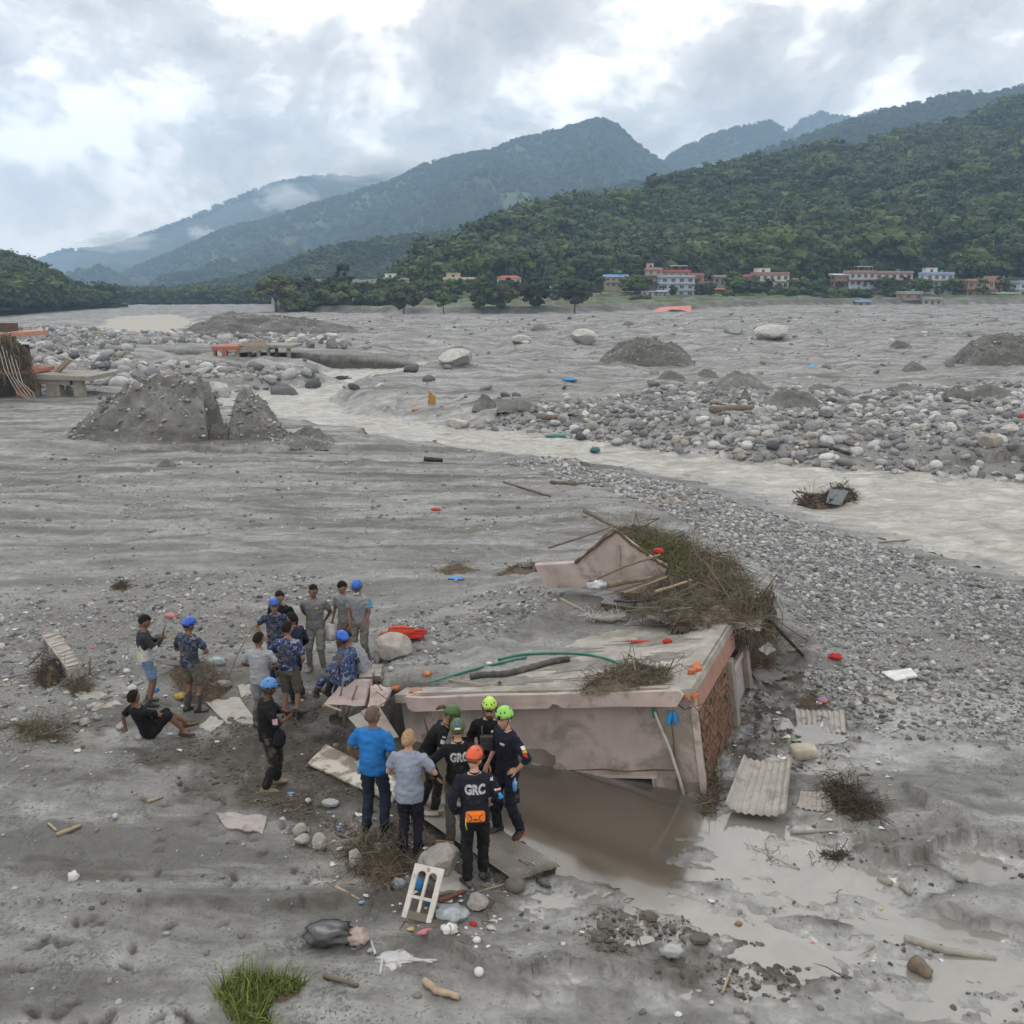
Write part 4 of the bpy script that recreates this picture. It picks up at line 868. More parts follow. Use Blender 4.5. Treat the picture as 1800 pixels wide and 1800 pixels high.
# the brick side wall: mortar bed with bricks laid one by one, mud smeared
MB().box((-0.075, 1.72, -1.55), (0.11, 2.56, 2.2)).build('mortar_bed', M_MORT, house)
bk = MB().box((0, 0, 0), (0.055, 0.215, 0.062), jit=0.004); bme = bk.build('brick', M_BRICK, house)
first = True
for c in range(21):
    for k in range(12):
        yy = 0.52 + k * 0.228 + (0.114 if c % 2 else 0); zz = -0.52 - c * 0.078
        if yy > 2.95 or rnd.random() < 0.05: continue
        o = bme if first else bme.copy()
        if not first: col.objects.link(o)
        first = False; o.location = (-0.018 + rnd.uniform(-0.014, 0.010), yy, zz); o.rotation_euler = (rnd.uniform(-0.03, 0.03), rnd.uniform(-0.05, 0.05), rnd.uniform(-0.05, 0.05))
MB().box((-0.07, 2.2, -0.31), (0.14, 3.8, 0.33), jit=0.006).build('ring_beam', M_REDP, house)
MB().box((-0.02, 3.22, -1.55), (0.20, 0.34, 2.2), jit=0.01).build('column', M_GREYP, house)
MB().box((-0.03, 4.98, -1.3), (0.20, 0.32, 2.5), jit=0.01).build('column', M_GREYP, house)
MB().box((-0.03, 6.42, -1.3), (0.20, 0.26, 2.5), jit=0.01).build('column', M_GREYP, house)
MB().box((-0.09, 4.1, -1.75), (0.10, 1.4, 1.9)).build('side_wall', M('violet_plaster', (0.33, 0.30, 0.31), (0.24, 0.22, 0.22), 2, 0.9, 0.2, mud=0.35), house)
MB().box((-0.03, 4.1, -0.78), (0.07, 1.42, 0.12)).build('window_hood', M_PINK2, house)
MB().box((-0.18, 2.55, 0.022), (0.26, 2.6, 0.04), jit=0.012).build('edge_kerb', M_SLAB, house)
for (bx_, by_, s) in ((-0.14, 0.95, 0), (-0.10, 1.10, 0.4), (-0.12, 1.24, 0.2), (-0.16, 4.55, 0.1), (-0.02, 0.2, 0.8), (-0.12, 0.12, 1.2)):
    MB().box((bx_, by_, 0.03 if by_ > 0.5 else -0.12), (0.11, 0.22, 0.065), (0.1 * s, 0.1, s), 0.012).build('loose_brick', M_ORANGE, house)
for px, py in ((728, 1218), (690, 1212), (672, 1203)):
    q = HL(RP(px, py)); MB().box((q.x, q.y + 0.04, 0.01), (0.20, 0.10, 0.05), (0, 0, rnd.uniform(-0.4, 0.4)), 0.012).build('loose_brick', M_ORANGE, house)
# drainpipe sagging off the front wall, and a crack lined with twigs
a_, b_ = on_plane(1146, 1238, 0.2), on_plane(1206, 1412, 0.2); m_ = on_plane(1178, 1318, 0.17)
MB().tube([a_, a_.lerp(m_, 0.25) + Vector((-0.01, 0, 0)), m_, m_.lerp(b_, 0.6) + Vector((0.012, 0, 0)), b_], 0.024, 10).build('drainpipe', M_PVC, house, True)
a_ = on_plane(1146, 1230, 0.2); b_ = on_plane(1152, 1262, 0.2); MB().tube([a_, b_], 0.031, 10).build('pipe_collar', M_GREEN, house, True)
cp = [on_plane(px, py, 0.262) for px, py in ((1180, 1268), (1184, 1300), (1186, 1330), (1192, 1352), (1190, 1372), (1196, 1400))]
MB().tube(cp, [0.006, 0.009, 0.012, 0.014, 0.012, 0.008], 5).build('wall_crack', M_MORT, house)
cp = [on_plane(px, py, 0.275) for px, py in ((1000, 1354), (1060, 1352), (1100, 1356), (1150, 1353), (1195, 1354))]
MB().tube(cp, [0.006, 0.012, 0.008, 0.013, 0.006], 5).build('wall_crack', M_MORT, house)
for pts in (((745, 1262), (752, 1285), (750, 1300), (760, 1330)),):
    MB().tube([on_plane(px, py, 0.275) for px, py in pts], [0.006, 0.014, 0.012, 0.02], 5).build('wall_crack', M_MORT, house)
# rough foot of the wall, where plaster has fallen
for px0, px1, pz in ((915, 1010, 1347), (1150, 1226, 1396), (770, 790, 1300)):
    a_, b_ = on_plane(px0, pz, 0.27), on_plane(px1, pz + (px1 - px0) * 0.18, 0.27); mb = MB()
    for i in range(14):
        t = i / 13; q = a_.lerp(b_, t); mb.box((q.x, 0.262, q.z + rnd.uniform(-0.12, 0.02)), (0.14, 0.035, rnd.uniform(0.14, 0.3)), (0, rnd.uniform(-0.3, 0.3), 0), 0.03)
    mb.build('fallen_plaster_edge', M_RAWC, house)
# broken pink slabs at the left end
def quad_slab(mb, P, th, back):
    P = [np.array(p, float) for p in P]; bk_ = np.array(back, float) * th
    return mb.add(P + [p + bk_ for p in P], [(0, 1, 2, 3), (7, 6, 5, 4), (0, 4, 5, 1), (1, 5, 6, 2), (2, 6, 7, 3), (3, 7, 4, 0)])
def slab_px(name, label, pts, th, back, mat, cat='slab', parent=None):
    P = [D(px, py, Y) for px, py, Y in pts]; c = sum(P) / 4
    mb = MB(); quad_slab(mb, [p - c for p in P], th, back); bm = bmesh.new(); me = bpy.data.meshes.new(name); me.from_pydata(mb.v, [], mb.f); bm.from_mesh(me)
    bmesh.ops.subdivide_edges(bm, edges=bm.edges[:], cuts=3, use_grid_fill=True)
    for v in bm.verts: v.co += Vector((rnd.uniform(-1, 1), rnd.uniform(-1, 1), rnd.uniform(-1, 1))) * th * 0.07
    bm.to_mesh(me); bm.free(); me.materials.append(mat); o = bpy.data.objects.new(name, me); col.objects.link(o); o.location = c
    return tag(o, label, cat)
slab_px('broken_slab', 'pink plastered slab the blue-helmeted man sits on', [(572, 1236, 15.15), (641, 1243, 14.95), (646, 1197, 15.25), (604, 1196, 15.5)], 0.30, (0.15, 0.9, -0.25), M_PINK2)
slab_px('broken_slab', 'smaller pink slab wedged against the roof corner', [(646, 1243, 14.92), (672, 1241, 14.85), (686, 1212, 15.05), (653, 1207, 15.2)], 0.28, (0.1, 0.9, -0.25), M_PINK2)
slab_px('broken_slab', 'rough concrete slab behind the seated men', [(630, 1190, 15.6), (668, 1188, 15.5), (672, 1168, 15.9), (640, 1166, 16.1)], 0.2, (0.1, 0.6, -0.8), M_RAWC)
slab_px('broken_slab', 'grey plank-like slab leaning below the pink slabs', [(612, 1262, 14.6), (660, 1318, 14.0), (672, 1300, 14.2), (634, 1252, 14.75)], 0.06, (0.2, 0.8, -0.3), M_RAWC)
slab_px('broken_slab', 'ribbed grey slab propped under the roof corner', [(634, 1250, 14.75), (668, 1300, 14.2), (700, 1296, 14.3), (664, 1240, 14.85)], 0.05, (0.1, 0.9, -0.2), M_GREYP)
# ------------------------------------------------------------------ gable of the buried back building
gp = [(940, 994), (958, 1034), (1005, 1034), (1160, 1046), (1172, 996), (1142, 979), (1112, 956), (1082, 932), (1060, 950), (1034, 972), (1010, 990)]
gY = lambda px: 20.3 - (px - 940) / 232 * 1.0
P = [D(px, py, gY(px)) for px, py in gp]; c = sum(P) / len(P); n_ = len(P); gn = np.array((0.12, 0.99, 0)) * 0.22
mb = MB(); mb.add([p - c for p in P] + [p - c + gn for p in P], [tuple(range(n_)), tuple(range(2 * n_ - 1, n_ - 1, -1))] + [(i, n_ + i, n_ + (i + 1) % n_, (i + 1) % n_) for i in range(n_)])
gab = thing('gable_wall', 'pink gable wall sticking out of the mud behind the roof', 'wall', c); mb.build('wall', M_PINK2, gab)
MB().tube([D(1086, 958, gY(1086) - 0.04) - c, D(1090, 1010, gY(1090) - 0.04) - c], 0.025, 6).build('plaster_seam', M_PINK, gab)
for (p0, p1) in (((1010, 990), (1082, 932)), ((1082, 932), (1142, 979)), ((1142, 979), (1172, 996))):
    mb = MB(); a_ = D(*p0, gY(p0[0]) - 0.03) - c; b_ = D(*p1, gY(p1[0]) - 0.03) - c
    mb.tube([a_ + (b_ - a_) * t + np.array((rnd.uniform(-.02, .02), 0, rnd.uniform(-.03, .03))) for t in np.linspace(0, 1, 9)], [rnd.uniform(0.02, 0.05) for _ in range(9)], 6); mb.build('mud_edge', M_MORT, gab)
# ------------------------------------------------------------------ straw, branches and logs
def straw_mat(name, c1, c2):
    m, nt, ns, ls, b = newmat(name); geo = ns.new('ShaderNodeNewGeometry')
    ls.new(mixc(nt, geo.outputs['Random Per Island'], c1, c2), b.inputs['Base Color']); b.inputs['Roughness'].default_value = 0.9; b.inputs['Specular IOR Level'].default_value = 0.15
    return m
M_STRAW = straw_mat('dry_straw', (0.055, 0.046, 0.034), (0.195, 0.168, 0.125)); M_STRAWG = straw_mat('green_straw', (0.05, 0.065, 0.02), (0.16, 0.17, 0.06)); M_ROOTS = straw_mat('dark_roots', (0.03, 0.024, 0.018), (0.10, 0.08, 0.06))
M_WOOD = M('driftwood', (0.20, 0.165, 0.12), (0.11, 0.088, 0.065), 9, 0.9, 0.5, 0.01, mud=0.2, rand=0.25)
M_WOODP = M('pale_wood', (0.36, 0.29, 0.20), (0.25, 0.20, 0.14), 8, 0.85, 0.4, 0.006, mud=0.1)
def strands(pts, dirs, ln, rad, r, bend=0.35):
    V = []; F = []; n = 0
    for p, d, L_, q in zip(pts, dirs, ln, rad):
        d = d / (np.linalg.norm(d) + 1e-9); s = np.cross(d, r.normal(size=3)); s /= np.linalg.norm(s) + 1e-9; u = np.cross(d, s)
        mid = p + d * L_ * 0.5 + s * L_ * bend * r.normal() * 0.4; end = p + d * L_ * (1 - 0.3 * bend * abs(r.normal())) + u * L_ * bend * r.normal() * 0.5 - np.array((0, 0, L_ * 0.15))
        for c, w in ((p, q), (mid, q * 0.9), (end, q * 0.4)):
            for k in range(3):
                a = k * 2.094; V.append(c + (s * math.cos(a) + u * math.sin(a)) * w)
        for i in (0, 3):
            for k in range(3): F.append((n + i + k, n + i + (k + 1) % 3, n + i + 3 + (k + 1) % 3, n + i + 3 + k))
        n += 9
    return np.array(V), F
def sample_poly(poly, n, r):
    xs = [p[0] for p in poly]; ys = [p[1] for p in poly]; out = np.zeros((0, 2))
    while len(out) < n:
        q = np.stack([r.uniform(min(xs), max(xs), n * 3), r.uniform(min(ys), max(ys), n * 3)], 1); out = np.concatenate([out, q[polysd(q[:, 0], q[:, 1], poly) < 0]])
    return out[:n]
def straw_pile(label, poly_px, zf, hump, n, ln, seed, rad=0.006, mat=None, soil=None, zpl=0.0, flat=0.35, name='debris_pile', cat='debris'):
    """a heap of washed-up straw: lumpy soil core and many crossing strands"""
    r = np.random.default_rng(seed); poly = [tuple(G(px, py, zpl)[:2]) for px, py in poly_px]
    cx = np.mean([p[0] for p in poly]); cy_ = np.mean([p[1] for p in poly]); loc = np.array((cx, cy_, 0))
    def top(x, y):
        s = np.clip(-polysd(x, y, poly), 0, None); k = np.clip(s / (0.45 * max(0.3, s.max() if len(s) > 50 else 0.5)), 0, 1)
        return zf(x, y) + hump * np.sqrt(k) * (0.75 + 0.5 * fbm(x * 2.2, y * 2.2, 3, seed))
    xs = [p[0] for p in poly]; ys = [p[1] for p in poly]; st = max(0.05, (max(xs) - min(xs)) / 60)
    X = np.arange(min(xs) - st, max(xs) + st, st); Y = np.arange(min(ys) - st, max(ys) + st, st); xx, yy = np.meshgrid(X, Y); x = xx.ravel(); y = yy.ravel()
    z = top(x, y) - 0.03; ins = polysd(x, y, poly) < st * 0.6; f = grid_faces(len(Y), len(X)); f = f[ins[f].all(1)]
    us = np.unique(f); mp_ = np.zeros(len(x), int); mp_[us] = np.arange(len(us))
    t = thing(name, label, cat, loc)
    o = big_mesh('soil', np.stack([x, y, z], 1)[us] - loc, mp_[f], soil or M_MORT); o.parent = t
    q = sample_poly(poly, n, r); zz = top(q[:, 0], q[:, 1]); p = np.stack([q[:, 0], q[:, 1], zz + r.uniform(-0.02, 0.03, n)], 1) - loc
    md = r.uniform(0, 3.14); d = r.normal(size=(n, 3)) * 0.75 + np.array((math.cos(md), math.sin(md), 0)) * r.choice([-0.7, 0.7], n)[:, None]; d[:, 2] = np.abs(d[:, 2]) * flat * r.uniform(-0.4, 0.8, n)
    kp = fbm(q[:, 0] * 3, q[:, 1] * 3, 3, seed + 5) > -0.35; p, d = p[kp], d[kp]; n = len(p); big_ = r.random(n) < 0.04
    v, f = strands(p, d, np.exp(r.normal(-0.75, 0.5, n)) * ln * np.where(big_, 1.8, 1), r.uniform(0.4, 1.1, n) * rad * np.where(big_, 2.2, 1), r, 0.9)
    s = mesh_obj('straw', v, f, mat or M_STRAW, t); s['kind'] = 'stuff'
    return t, top
BIG = [(1082, 926), (1130, 926), (1190, 945), (1235, 972), (1290, 985), (1322, 1020), (1346, 1050), (1338, 1078), (1296, 1074), (1235, 1078), (1190, 1072), (1140, 1062), (1120, 1038), (1165, 1012), (1150, 980), (1112, 956)]
bt, btop = straw_pile('long mat of straw and branches draped over the back of the roof', BIG, lambda x, y: np.maximum(np.interp(y, [16, 17.5, 19, 21, 24], [1.22, 1.35, 1.45, 1.62, 1.5]), hg(x, y) + 0.02), 0.15, 6800, 0.7, 11, 0.007, zpl=1.6, soil=M_GREYP)
gq = np.random.default_rng(12)
gp_ = sample_poly([tuple(G(px, py, 1.8)[:2]) for px, py in ((1090, 928), (1180, 945), (1240, 978), (1260, 1000), (1200, 1000), (1150, 975), (1110, 955))], 900, gq)
gz_ = btop(gp_[:, 0], gp_[:, 1]) + 0.03; c = np.array((3.5, 20.5, 1.8)); d = gq.normal(size=(900, 3)); d[:, 2] = np.abs(d[:, 2])
v, f = strands(np.stack([gp_[:, 0], gp_[:, 1], gz_], 1) - np.array(bt.location), d, gq.uniform(0.1, 0.3, 900), gq.uniform(0.005, 0.012, 900), gq)
o = mesh_obj('green_straw', v, f, M_STRAWG, bt); o['kind'] = 'stuff'
# strands hanging over the right edge of the roof
n = 1000; hx = gq.uniform(0, 1, n); e0 = np.array(G(1292, 1072, 1.5)); e1 = np.array(G(1348, 1058, 1.5)); e2 = np.array(G(1350, 1040, 1.6))
hp = np.where(hx[:, None] < 0.6, e0 + (e1 - e0) * (hx[:, None] / 0.6), e1 + (e2 - e1) * ((hx[:, None] - 0.6) / 0.4)) + gq.normal(0, 0.07, (n, 3)) - np.array((0, 0, 1)) * gq.uniform(-0.1, 0.4, n)[:, None]
d = np.stack([gq.normal(0, 0.18, n), gq.normal(0, 0.18, n), -np.ones(n)], 1)
v, f = strands(hp - np.array(bt.location), d, gq.uniform(0.15, 0.55, n), gq.uniform(0.005, 0.011, n), gq, 0.3); o = mesh_obj('hanging_straw', v, f, M_STRAW, bt); o['kind'] = 'stuff'
roofp = lambda x, y: roofz(x, y) + 0.01
straw_pile('heap of straw lying on the front of the concrete roof', [(1015, 1205), (1050, 1190), (1085, 1165), (1120, 1160), (1150, 1180), (1185, 1190), (1180, 1202), (1100, 1212), (1050, 1212)], roofp, 0.17, 1500, 0.38, 21, 0.006, zpl=1.45, soil=M_STRAW)
straw_pile('small clump of roots on the back edge of the roof', [(1178, 1096), (1190, 1078), (1210, 1078), (1216, 1094), (1200, 1102)], roofp, 0.22, 350, 0.25, 22, 0.006, zpl=1.4, mat=M_ROOTS)
straw_pile('tangle of dry twigs around the boulders at the woman\'s feet', [(605, 1500), (640, 1462), (690, 1470), (720, 1500), (700, 1560), (640, 1545)], hg, 0.20, 1100, 0.45, 23, 0.006, mat=M_STRAW)
straw_pile('dry reed clump behind the man with muddy boots', [(295, 1180), (330, 1160), (380, 1165), (400, 1200), (380, 1225), (330, 1220)], hg, 0.16, 700, 0.5, 24, 0.006)
straw_pile('brown twig heap beside the lavender wall piece', [(60, 1190), (85, 1165), (110, 1170), (105, 1200), (80, 1210)], hg, 0.25, 600, 0.4, 25, 0.006, mat=M_ROOTS)
straw_pile('sprawl of yellow reeds at the left edge', [(20, 1270), (60, 1255), (110, 1270), (130, 1295), (80, 1300), (40, 1290)], hg, 0.06, 450, 0.6, 26, 0.006)
straw_pile('twig clump below the lavender wall piece', [(115, 1205), (140, 1188), (160, 1200), (150, 1218), (125, 1220)], hg, 0.12, 350, 0.45, 27, 0.006)
straw_pile('dark brushwood sticking out of the wet mud', [(1440, 1380), (1475, 1370), (1530, 1425), (1545, 1450), (1500, 1450), (1465, 1415)], hg, 0.14, 700, 0.6, 28, 0.007, mat=M_ROOTS)
straw_pile('straw strip along the foot of the brick wall', [(1228, 1405), (1245, 1350), (1262, 1345), (1270, 1385), (1260, 1420), (1235, 1425)], hg, 0.08, 500, 0.35, 29, 0.006)
straw_pile('straw scrap below the hanging mat', [(1305, 1140), (1345, 1125), (1390, 1140), (1370, 1165), (1320, 1165)], hg, 0.06, 450, 0.4, 30, 0.006)
straw_pile('twig scrap beside the coloured packet', [(1395, 1215), (1430, 1200), (1450, 1225), (1420, 1240)], hg, 0.05, 250, 0.35, 31, 0.005)
straw_pile('muddy root mat in the middle of the wet flat', [(1425, 1490), (1470, 1483), (1500, 1490), (1480, 1502), (1440, 1502)], hg, 0.05, 300, 0.25, 32, 0.006, mat=M_ROOTS)
straw_pile('red-stained root mat left of the wet flat', [(1320, 1485), (1350, 1480), (1375, 1500), (1360, 1510)], hg, 0.05, 220, 0.25, 33, 0.006, mat=M_ROOTS)
straw_pile('little straw heap on the pebbles far left', [(195, 1040), (215, 1030), (228, 1040), (215, 1047)], hg, 0.10, 200, 0.3, 34, 0.006, mat=M_ROOTS)
straw_pile('brown scrap heap left of the gable', [(760, 1005), (800, 985), (840, 1000), (820, 1012), (785, 1015)], hg, 0.06, 250, 0.35, 35, 0.006)
straw_pile('dark soil and straw at the left end of the gable', [(870, 1020), (890, 1000), (935, 995), (960, 1015), (930, 1025)], hg, 0.12, 300, 0.3, 36, 0.006, mat=M_ROOTS)
def log_obj(label, pts, rad, mat, name='log', cat='log', n=8, knots=0.12):
    c = np.mean(pts, 0); P = []; Q = []
    pts = [np.array(p, float) - c for p in pts]; m = 5
    for i in range(len(pts) - 1):
        for j in range(m):
            t = j / m; P.append(pts[i] + (pts[i + 1] - pts[i]) * t + np.array([rnd.uniform(-1, 1) for _ in range(3)]) * rad * knots)
    P.append(pts[-1]); Q = [rad * (1 - 0.3 * i / (len(P) - 1)) * rnd.uniform(0.88, 1.1) for i in range(len(P))]
    o = MB().tube(P, Q, n).build(name, mat, None, True); o.location = c; return tag(o, label, cat)
def px_log(label, p0, p1, rad, mat=None, lift=None, name='log', cat='log', mids=()):
    pts = []
    for p in (p0,) + tuple(mids) + (p1,):
        q = T(*p[:2]) if len(p) == 2 else D(*p); pts.append(q + np.array((0, 0, rad * 0.7 if len(p) == 2 else 0)))
    return log_obj(label, pts, rad, mat or M_WOOD, name, cat)
# branches on the gable and the straw mat
px_log('thick branch pointing up left from the gable top', (1027, 898, 21.0), (1090, 930, 19.8), 0.05, mids=((1060, 915, 20.4),), name='branch', cat='branch')
px_log('forked branch reaching down left of the gable', (965, 963, 21.0), (1078, 925, 19.9), 0.028, mids=((1020, 945, 20.4),), name='branch', cat='branch')
px_log('thin twig standing above the gable', (1078, 905, 20.0), (1094, 928, 19.8), 0.010, name='branch', cat='branch')
px_log('dark bent branch hugging the gable slope', (1078, 930, 19.6), (1042, 965, 19.6), 0.025, mids=((1062, 942, 19.6),), name='branch', cat='branch')
px_log('long pole crossing below the gable', (1035, 1023, 18.9), (1160, 975, 19.0), 0.035, mids=((1100, 995, 18.95),), name='branch', cat='branch')
px_log('brown stick below the long pole', (1080, 1040, 18.3), (1175, 1012, 18.6), 0.022, name='branch', cat='branch')
px_log('pale split stick below the gable', (1098, 1042, 18.1), (1172, 1014, 18.4), 0.018, M_WOODP, name='branch', cat='branch')
px_log('pale oar-shaped plank on the straw mat', (1152, 1040, 17.9), (1215, 1020, 18.2), 0.035, M_WOODP, name='branch', cat='branch')
px_log('thick muddy log under the gable', (1068, 1028, 18.7), (1150, 1015, 18.9), 0.07, name='log')
px_log('broken branch at the back edge of the roof', (1165, 1075, 17.2), (1218, 1068, 17.3), 0.03, name='branch', cat='branch')
px_log('long pale stick with white wires on the mud slope', (985, 1052, 18.3), (1030, 1075, 17.6), 0.022, M_WOODP, name='branch', cat='branch')
px_log('long bare branch lying left of the river', (885, 848), (968, 874), 0.05, name='branch', cat='branch')
px_log('forked grey branch near the river', (968, 849), (1072, 849), 0.07, name='branch', cat='branch', mids=((1010, 853),))
px_log('short brown log on the pebble beach', (1166, 878), (1212, 878), 0.09)
px_log('small brown stick near the river edge', (1033, 826), (1058, 828), 0.06, name='branch', cat='branch')
px_log('dark post standing at the river edge', (762, 790, 52.5), (764, 774, 52.5), 0.16, name='post', cat='post')
px_log('dark pipe lying on the left river bank', (746, 810), (778, 812), 0.12, M_BLACKP, name='pipe', cat='pipe')
px_log('gnarled pale branch at the bottom of the picture', (745, 1727), (808, 1757), 0.045, M_WOODP, name='branch', cat='branch', mids=((765, 1745),))
px_log('thick cut log standing in the wet flat', (1603, 1700), (1634, 1725), 0.10)
px_log('long muddy plank at the right edge of the flat', (1590, 1655), (1750, 1690), 0.05, M_RAWC, name='plank', cat='plank', mids=((1660, 1675),))
px_log('thin white stick in the dark churned mud', (1285, 1705), (1270, 1747), 0.018, M_WOODP, name='branch', cat='branch')
px_log('long thin muddy pole across the wet flat', (1312, 1490), (1405, 1530), 0.025, M_RAWC, name='branch', cat='branch')
px_log('dark straight plank on the wet flat', (1390, 1466), (1472, 1462), 0.035, M_RAWC, name='plank', cat='plank')
px_log('small block in the wet flat, left of the pair', (1545, 1551), (1567, 1557), 0.05, M_RAWC, name='block', cat='block')
px_log('small block in the wet flat, right of the pair', (1588, 1562), (1600, 1575), 0.06, M_RAWC, name='block', cat='block')
px_log('small block near the right edge of the flat', (1680, 1547), (1700, 1550), 0.05, M_RAWC, name='block', cat='block')
px_log('yellow broken board on the left mud', (100, 1470), (142, 1454), 0.035, M_WOODP, name='board', cat='board')
px_log('thin pale splinter above the yellow board', (86, 1449), (100, 1462), 0.02, M_WOODP, name='board', cat='board')
px_log('light chip of wood below the sitting man', (260, 1411), (286, 1402), 0.025, M_WOODP, name='board', cat='board')
px_log('small splintered stick left of the boulders', (590, 1560), (632, 1583), 0.02, M_WOODP, name='branch', cat='branch')
px_log('thin twig pointing at the window frame', (636, 1556), (700, 1556), 0.012, M_WOODP, name='branch', cat='branch')
px_log('long curved reed across the mud by the crumpled sheet', (838, 1570), (935, 1540), 0.014, M_WOODP, name='branch', cat='branch')
px_log('long dark stick at the left edge', (0, 1232), (70, 1262), 0.014, name='branch', cat='branch')
px_log('bent brown stick left of the lavender wall piece', (14, 1192), (64, 1182), 0.018, name='branch', cat='branch')
px_log('long rusty rod leaning over the lavender wall piece', (52, 1168, 18.0), (86, 1135, 18.6), 0.015, M_IRON, name='rod', cat='rod')
px_log('upright orange stake right of the lavender wall piece', (157, 1190, 17.9), (159, 1153, 18.0), 0.02, M('stake_wood', (0.22, 0.12, 0.06), None, 8, 0.9, 0.3), name='stake', cat='stake')
px_log('thin branch rising behind the camouflaged pair', (400, 1195, 17.8), (445, 1100, 18.6), 0.014, name='branch', cat='branch', mids=((420, 1145, 18.2),))
px_log('curly stick behind the left group', (270, 1090), (330, 1085), 0.014, name='branch', cat='branch')
px_log('fallen pole right of the roof mat', (1370, 1130), (1440, 1105), 0.02, M_WOODP, name='branch', cat='branch')
px_log('pale plank below the black pole', (1385, 1145), (1440, 1142), 0.03, M_WOODP, name='plank', cat='plank')
px_log('rough stick at the right gravel edge', (1545, 955), (1645, 955), 0.035, name='branch', cat='branch', mids=((1600, 950),))
px_log('dark charred plank on the far cobbles', (1455, 790), (1493, 800), 0.12, M_BLACKP, name='plank', cat='plank')
px_log('dry frond at the bottom by the grass tuft', (570, 1718), (630, 1735), 0.03, M_STRAW, name='branch', cat='branch')
for i, (a0, b0, lb) in enumerate((((790, 1195), (858, 1205), 'short stick lying on the roof edge'), ((736, 1200), (800, 1190), 'brown tool handle lying on the roof mud'), ((676, 1180), (705, 1165), 'pale lath behind the broken slabs'))):
    px_log(lb, (*a0, D(*a0, 1)[1] * RP(*a0, 0.03)[1]), (*b0, RP(*b0, 0.03)[1]), 0.014, M_WOODP, name='stick', cat='stick') if i == 9 else log_obj(lb, [RP(*a0, 0.05), RP(*b0, 0.05)], 0.016, M_WOODP, 'stick', 'stick')
# black plastic pole propped on the right end of the straw mat
log_obj('black plastic pole leaning from the straw mat to the gravel', [D(1346, 1082, 17.5), T(1411, 1152)], 0.045, M_BLACKP, 'pole', 'pole', 10, 0)
log_obj('black pipe lying in the puddle on the roof', [D(1080, 1056, 17.9), D(1110, 1058, 17.7), D(1150, 1054, 17.9)], 0.03, M_BLACKP, 'pipe', 'pipe', 10, 0)
# green hoses and the rolled black cloth on the roof
def RT(px, py, lift=0.0):
    p = RP(px, py, lift)
    return T(px, py) + np.array((0, 0, lift)) if hz1(p[0], p[1]) > p[2] - lift and RP(px, py)[0] > -99 and house_ab(p[0], p[1])[1] > 0.45 else p
def roof_tube(name, label, pts, rad, mat, cat, lift=0.03, n=10):
    P = [RT(px, py, lift) for px, py in pts]; c = np.mean(P, 0); Q = []
    P = [p - c for p in P]
    for i in range(len(P) - 1):
        for j in range(6):
            t = j / 6; p0, p1, p2, p3 = P[max(i - 1, 0)], P[i], P[i + 1], P[min(i + 2, len(P) - 1)]
            Q.append(0.5 * ((2 * p1) + (p2 - p0) * t + (2 * p0 - 5 * p1 + 4 * p2 - p3) * t * t + (3 * p1 - p0 - 3 * p2 + p3) * t ** 3))
    Q.append(P[-1]); o = MB().tube(Q, rad, n).build(name, mat, None, True); o.location = c; return tag(o, label, cat)
roof_tube('hose', 'long curved green pipe arching over the roof', [(876, 1162), (920, 1153), (980, 1148), (1030, 1150), (1065, 1157), (1092, 1168)], 0.022, M_GREEN, 'pipe')
roof_tube('hose', 'shorter straight green pipe at the roof front', [(756, 1203), (830, 1180), (880, 1168), (925, 1158)], 0.022, M_GREEN, 'pipe')
log_obj('green pipe stub standing by the roof front', [RP(878, 1200, 0.0), RP(878, 1198, 0.09)], 0.025, M_GREEN, 'pipe_stub', 'pipe', 10, 0)
ob = roof_tube('rolled_cloth', 'dark muddy cloth rolled up along the roof', [(826, 1190), (850, 1186), (890, 1184), (930, 1174), (970, 1163), (1002, 1158)], [0.05, 0.06, 0.055, 0.05, 0.065] * 6 + [0.03], M('dark_cloth', (0.10, 0.098, 0.092), (0.055, 0.053, 0.05), 6, 0.9, 0.6, 0.02, mud=0.25), 'cloth', 0.05)
# puddle on the roof
pr = [RP(px, py, 0.0) for px, py in ((1040, 1068), (1080, 1054), (1150, 1052), (1160, 1062), (1110, 1080), (1060, 1082))]; zc = np.mean([p[2] for p in pr]) + 0.16
bmz = MB(); bmz.add([(p[0], p[1], zc) for p in pr], [tuple(range(6))]); o = bmz.build('roof_puddle', M_POOL); tag(o, kind='structure')

# dried flood line along the foot of the front wall, mud films on the roof, bent bars at the broken corner
r5 = random.Random(5); xs_ = np.linspace(-4.7, -0.08, 60); top_ = [HL(Vector((0, 0, 0))).z * 0 + (-1.50 + 0.16 * float(fbm(np.array([x * 1.3]), np.array([2.0]), 4, 5)[0]) + 0.0) - (x + 0.08) * 0.17 for x in xs_]
mb = MB(); mb.add([(x, 0.2755, z) for x, z in zip(xs_, top_)] + [(x, 0.2755, max(z - 0.9, ZB)) for x, z in zip(xs_, top_)], [(i, i + 60, i + 61, i + 1) for i in range(59) if not (ox0 - 0.1 < xs_[i] < ox1 + 0.1 or lx0 - 0.1 < xs_[i] < lx1 + 0.1)])
mb.build('mud_line', M('flood_line', (0.20, 0.175, 0.15), (0.12, 0.105, 0.09), 3, 0.8, 0.5, 0.01, mud=0.2), house)
M_FILM = M('roof_mud', (0.20, 0.195, 0.18), (0.12, 0.115, 0.105), 4, 0.8, 0.5, 0.01)
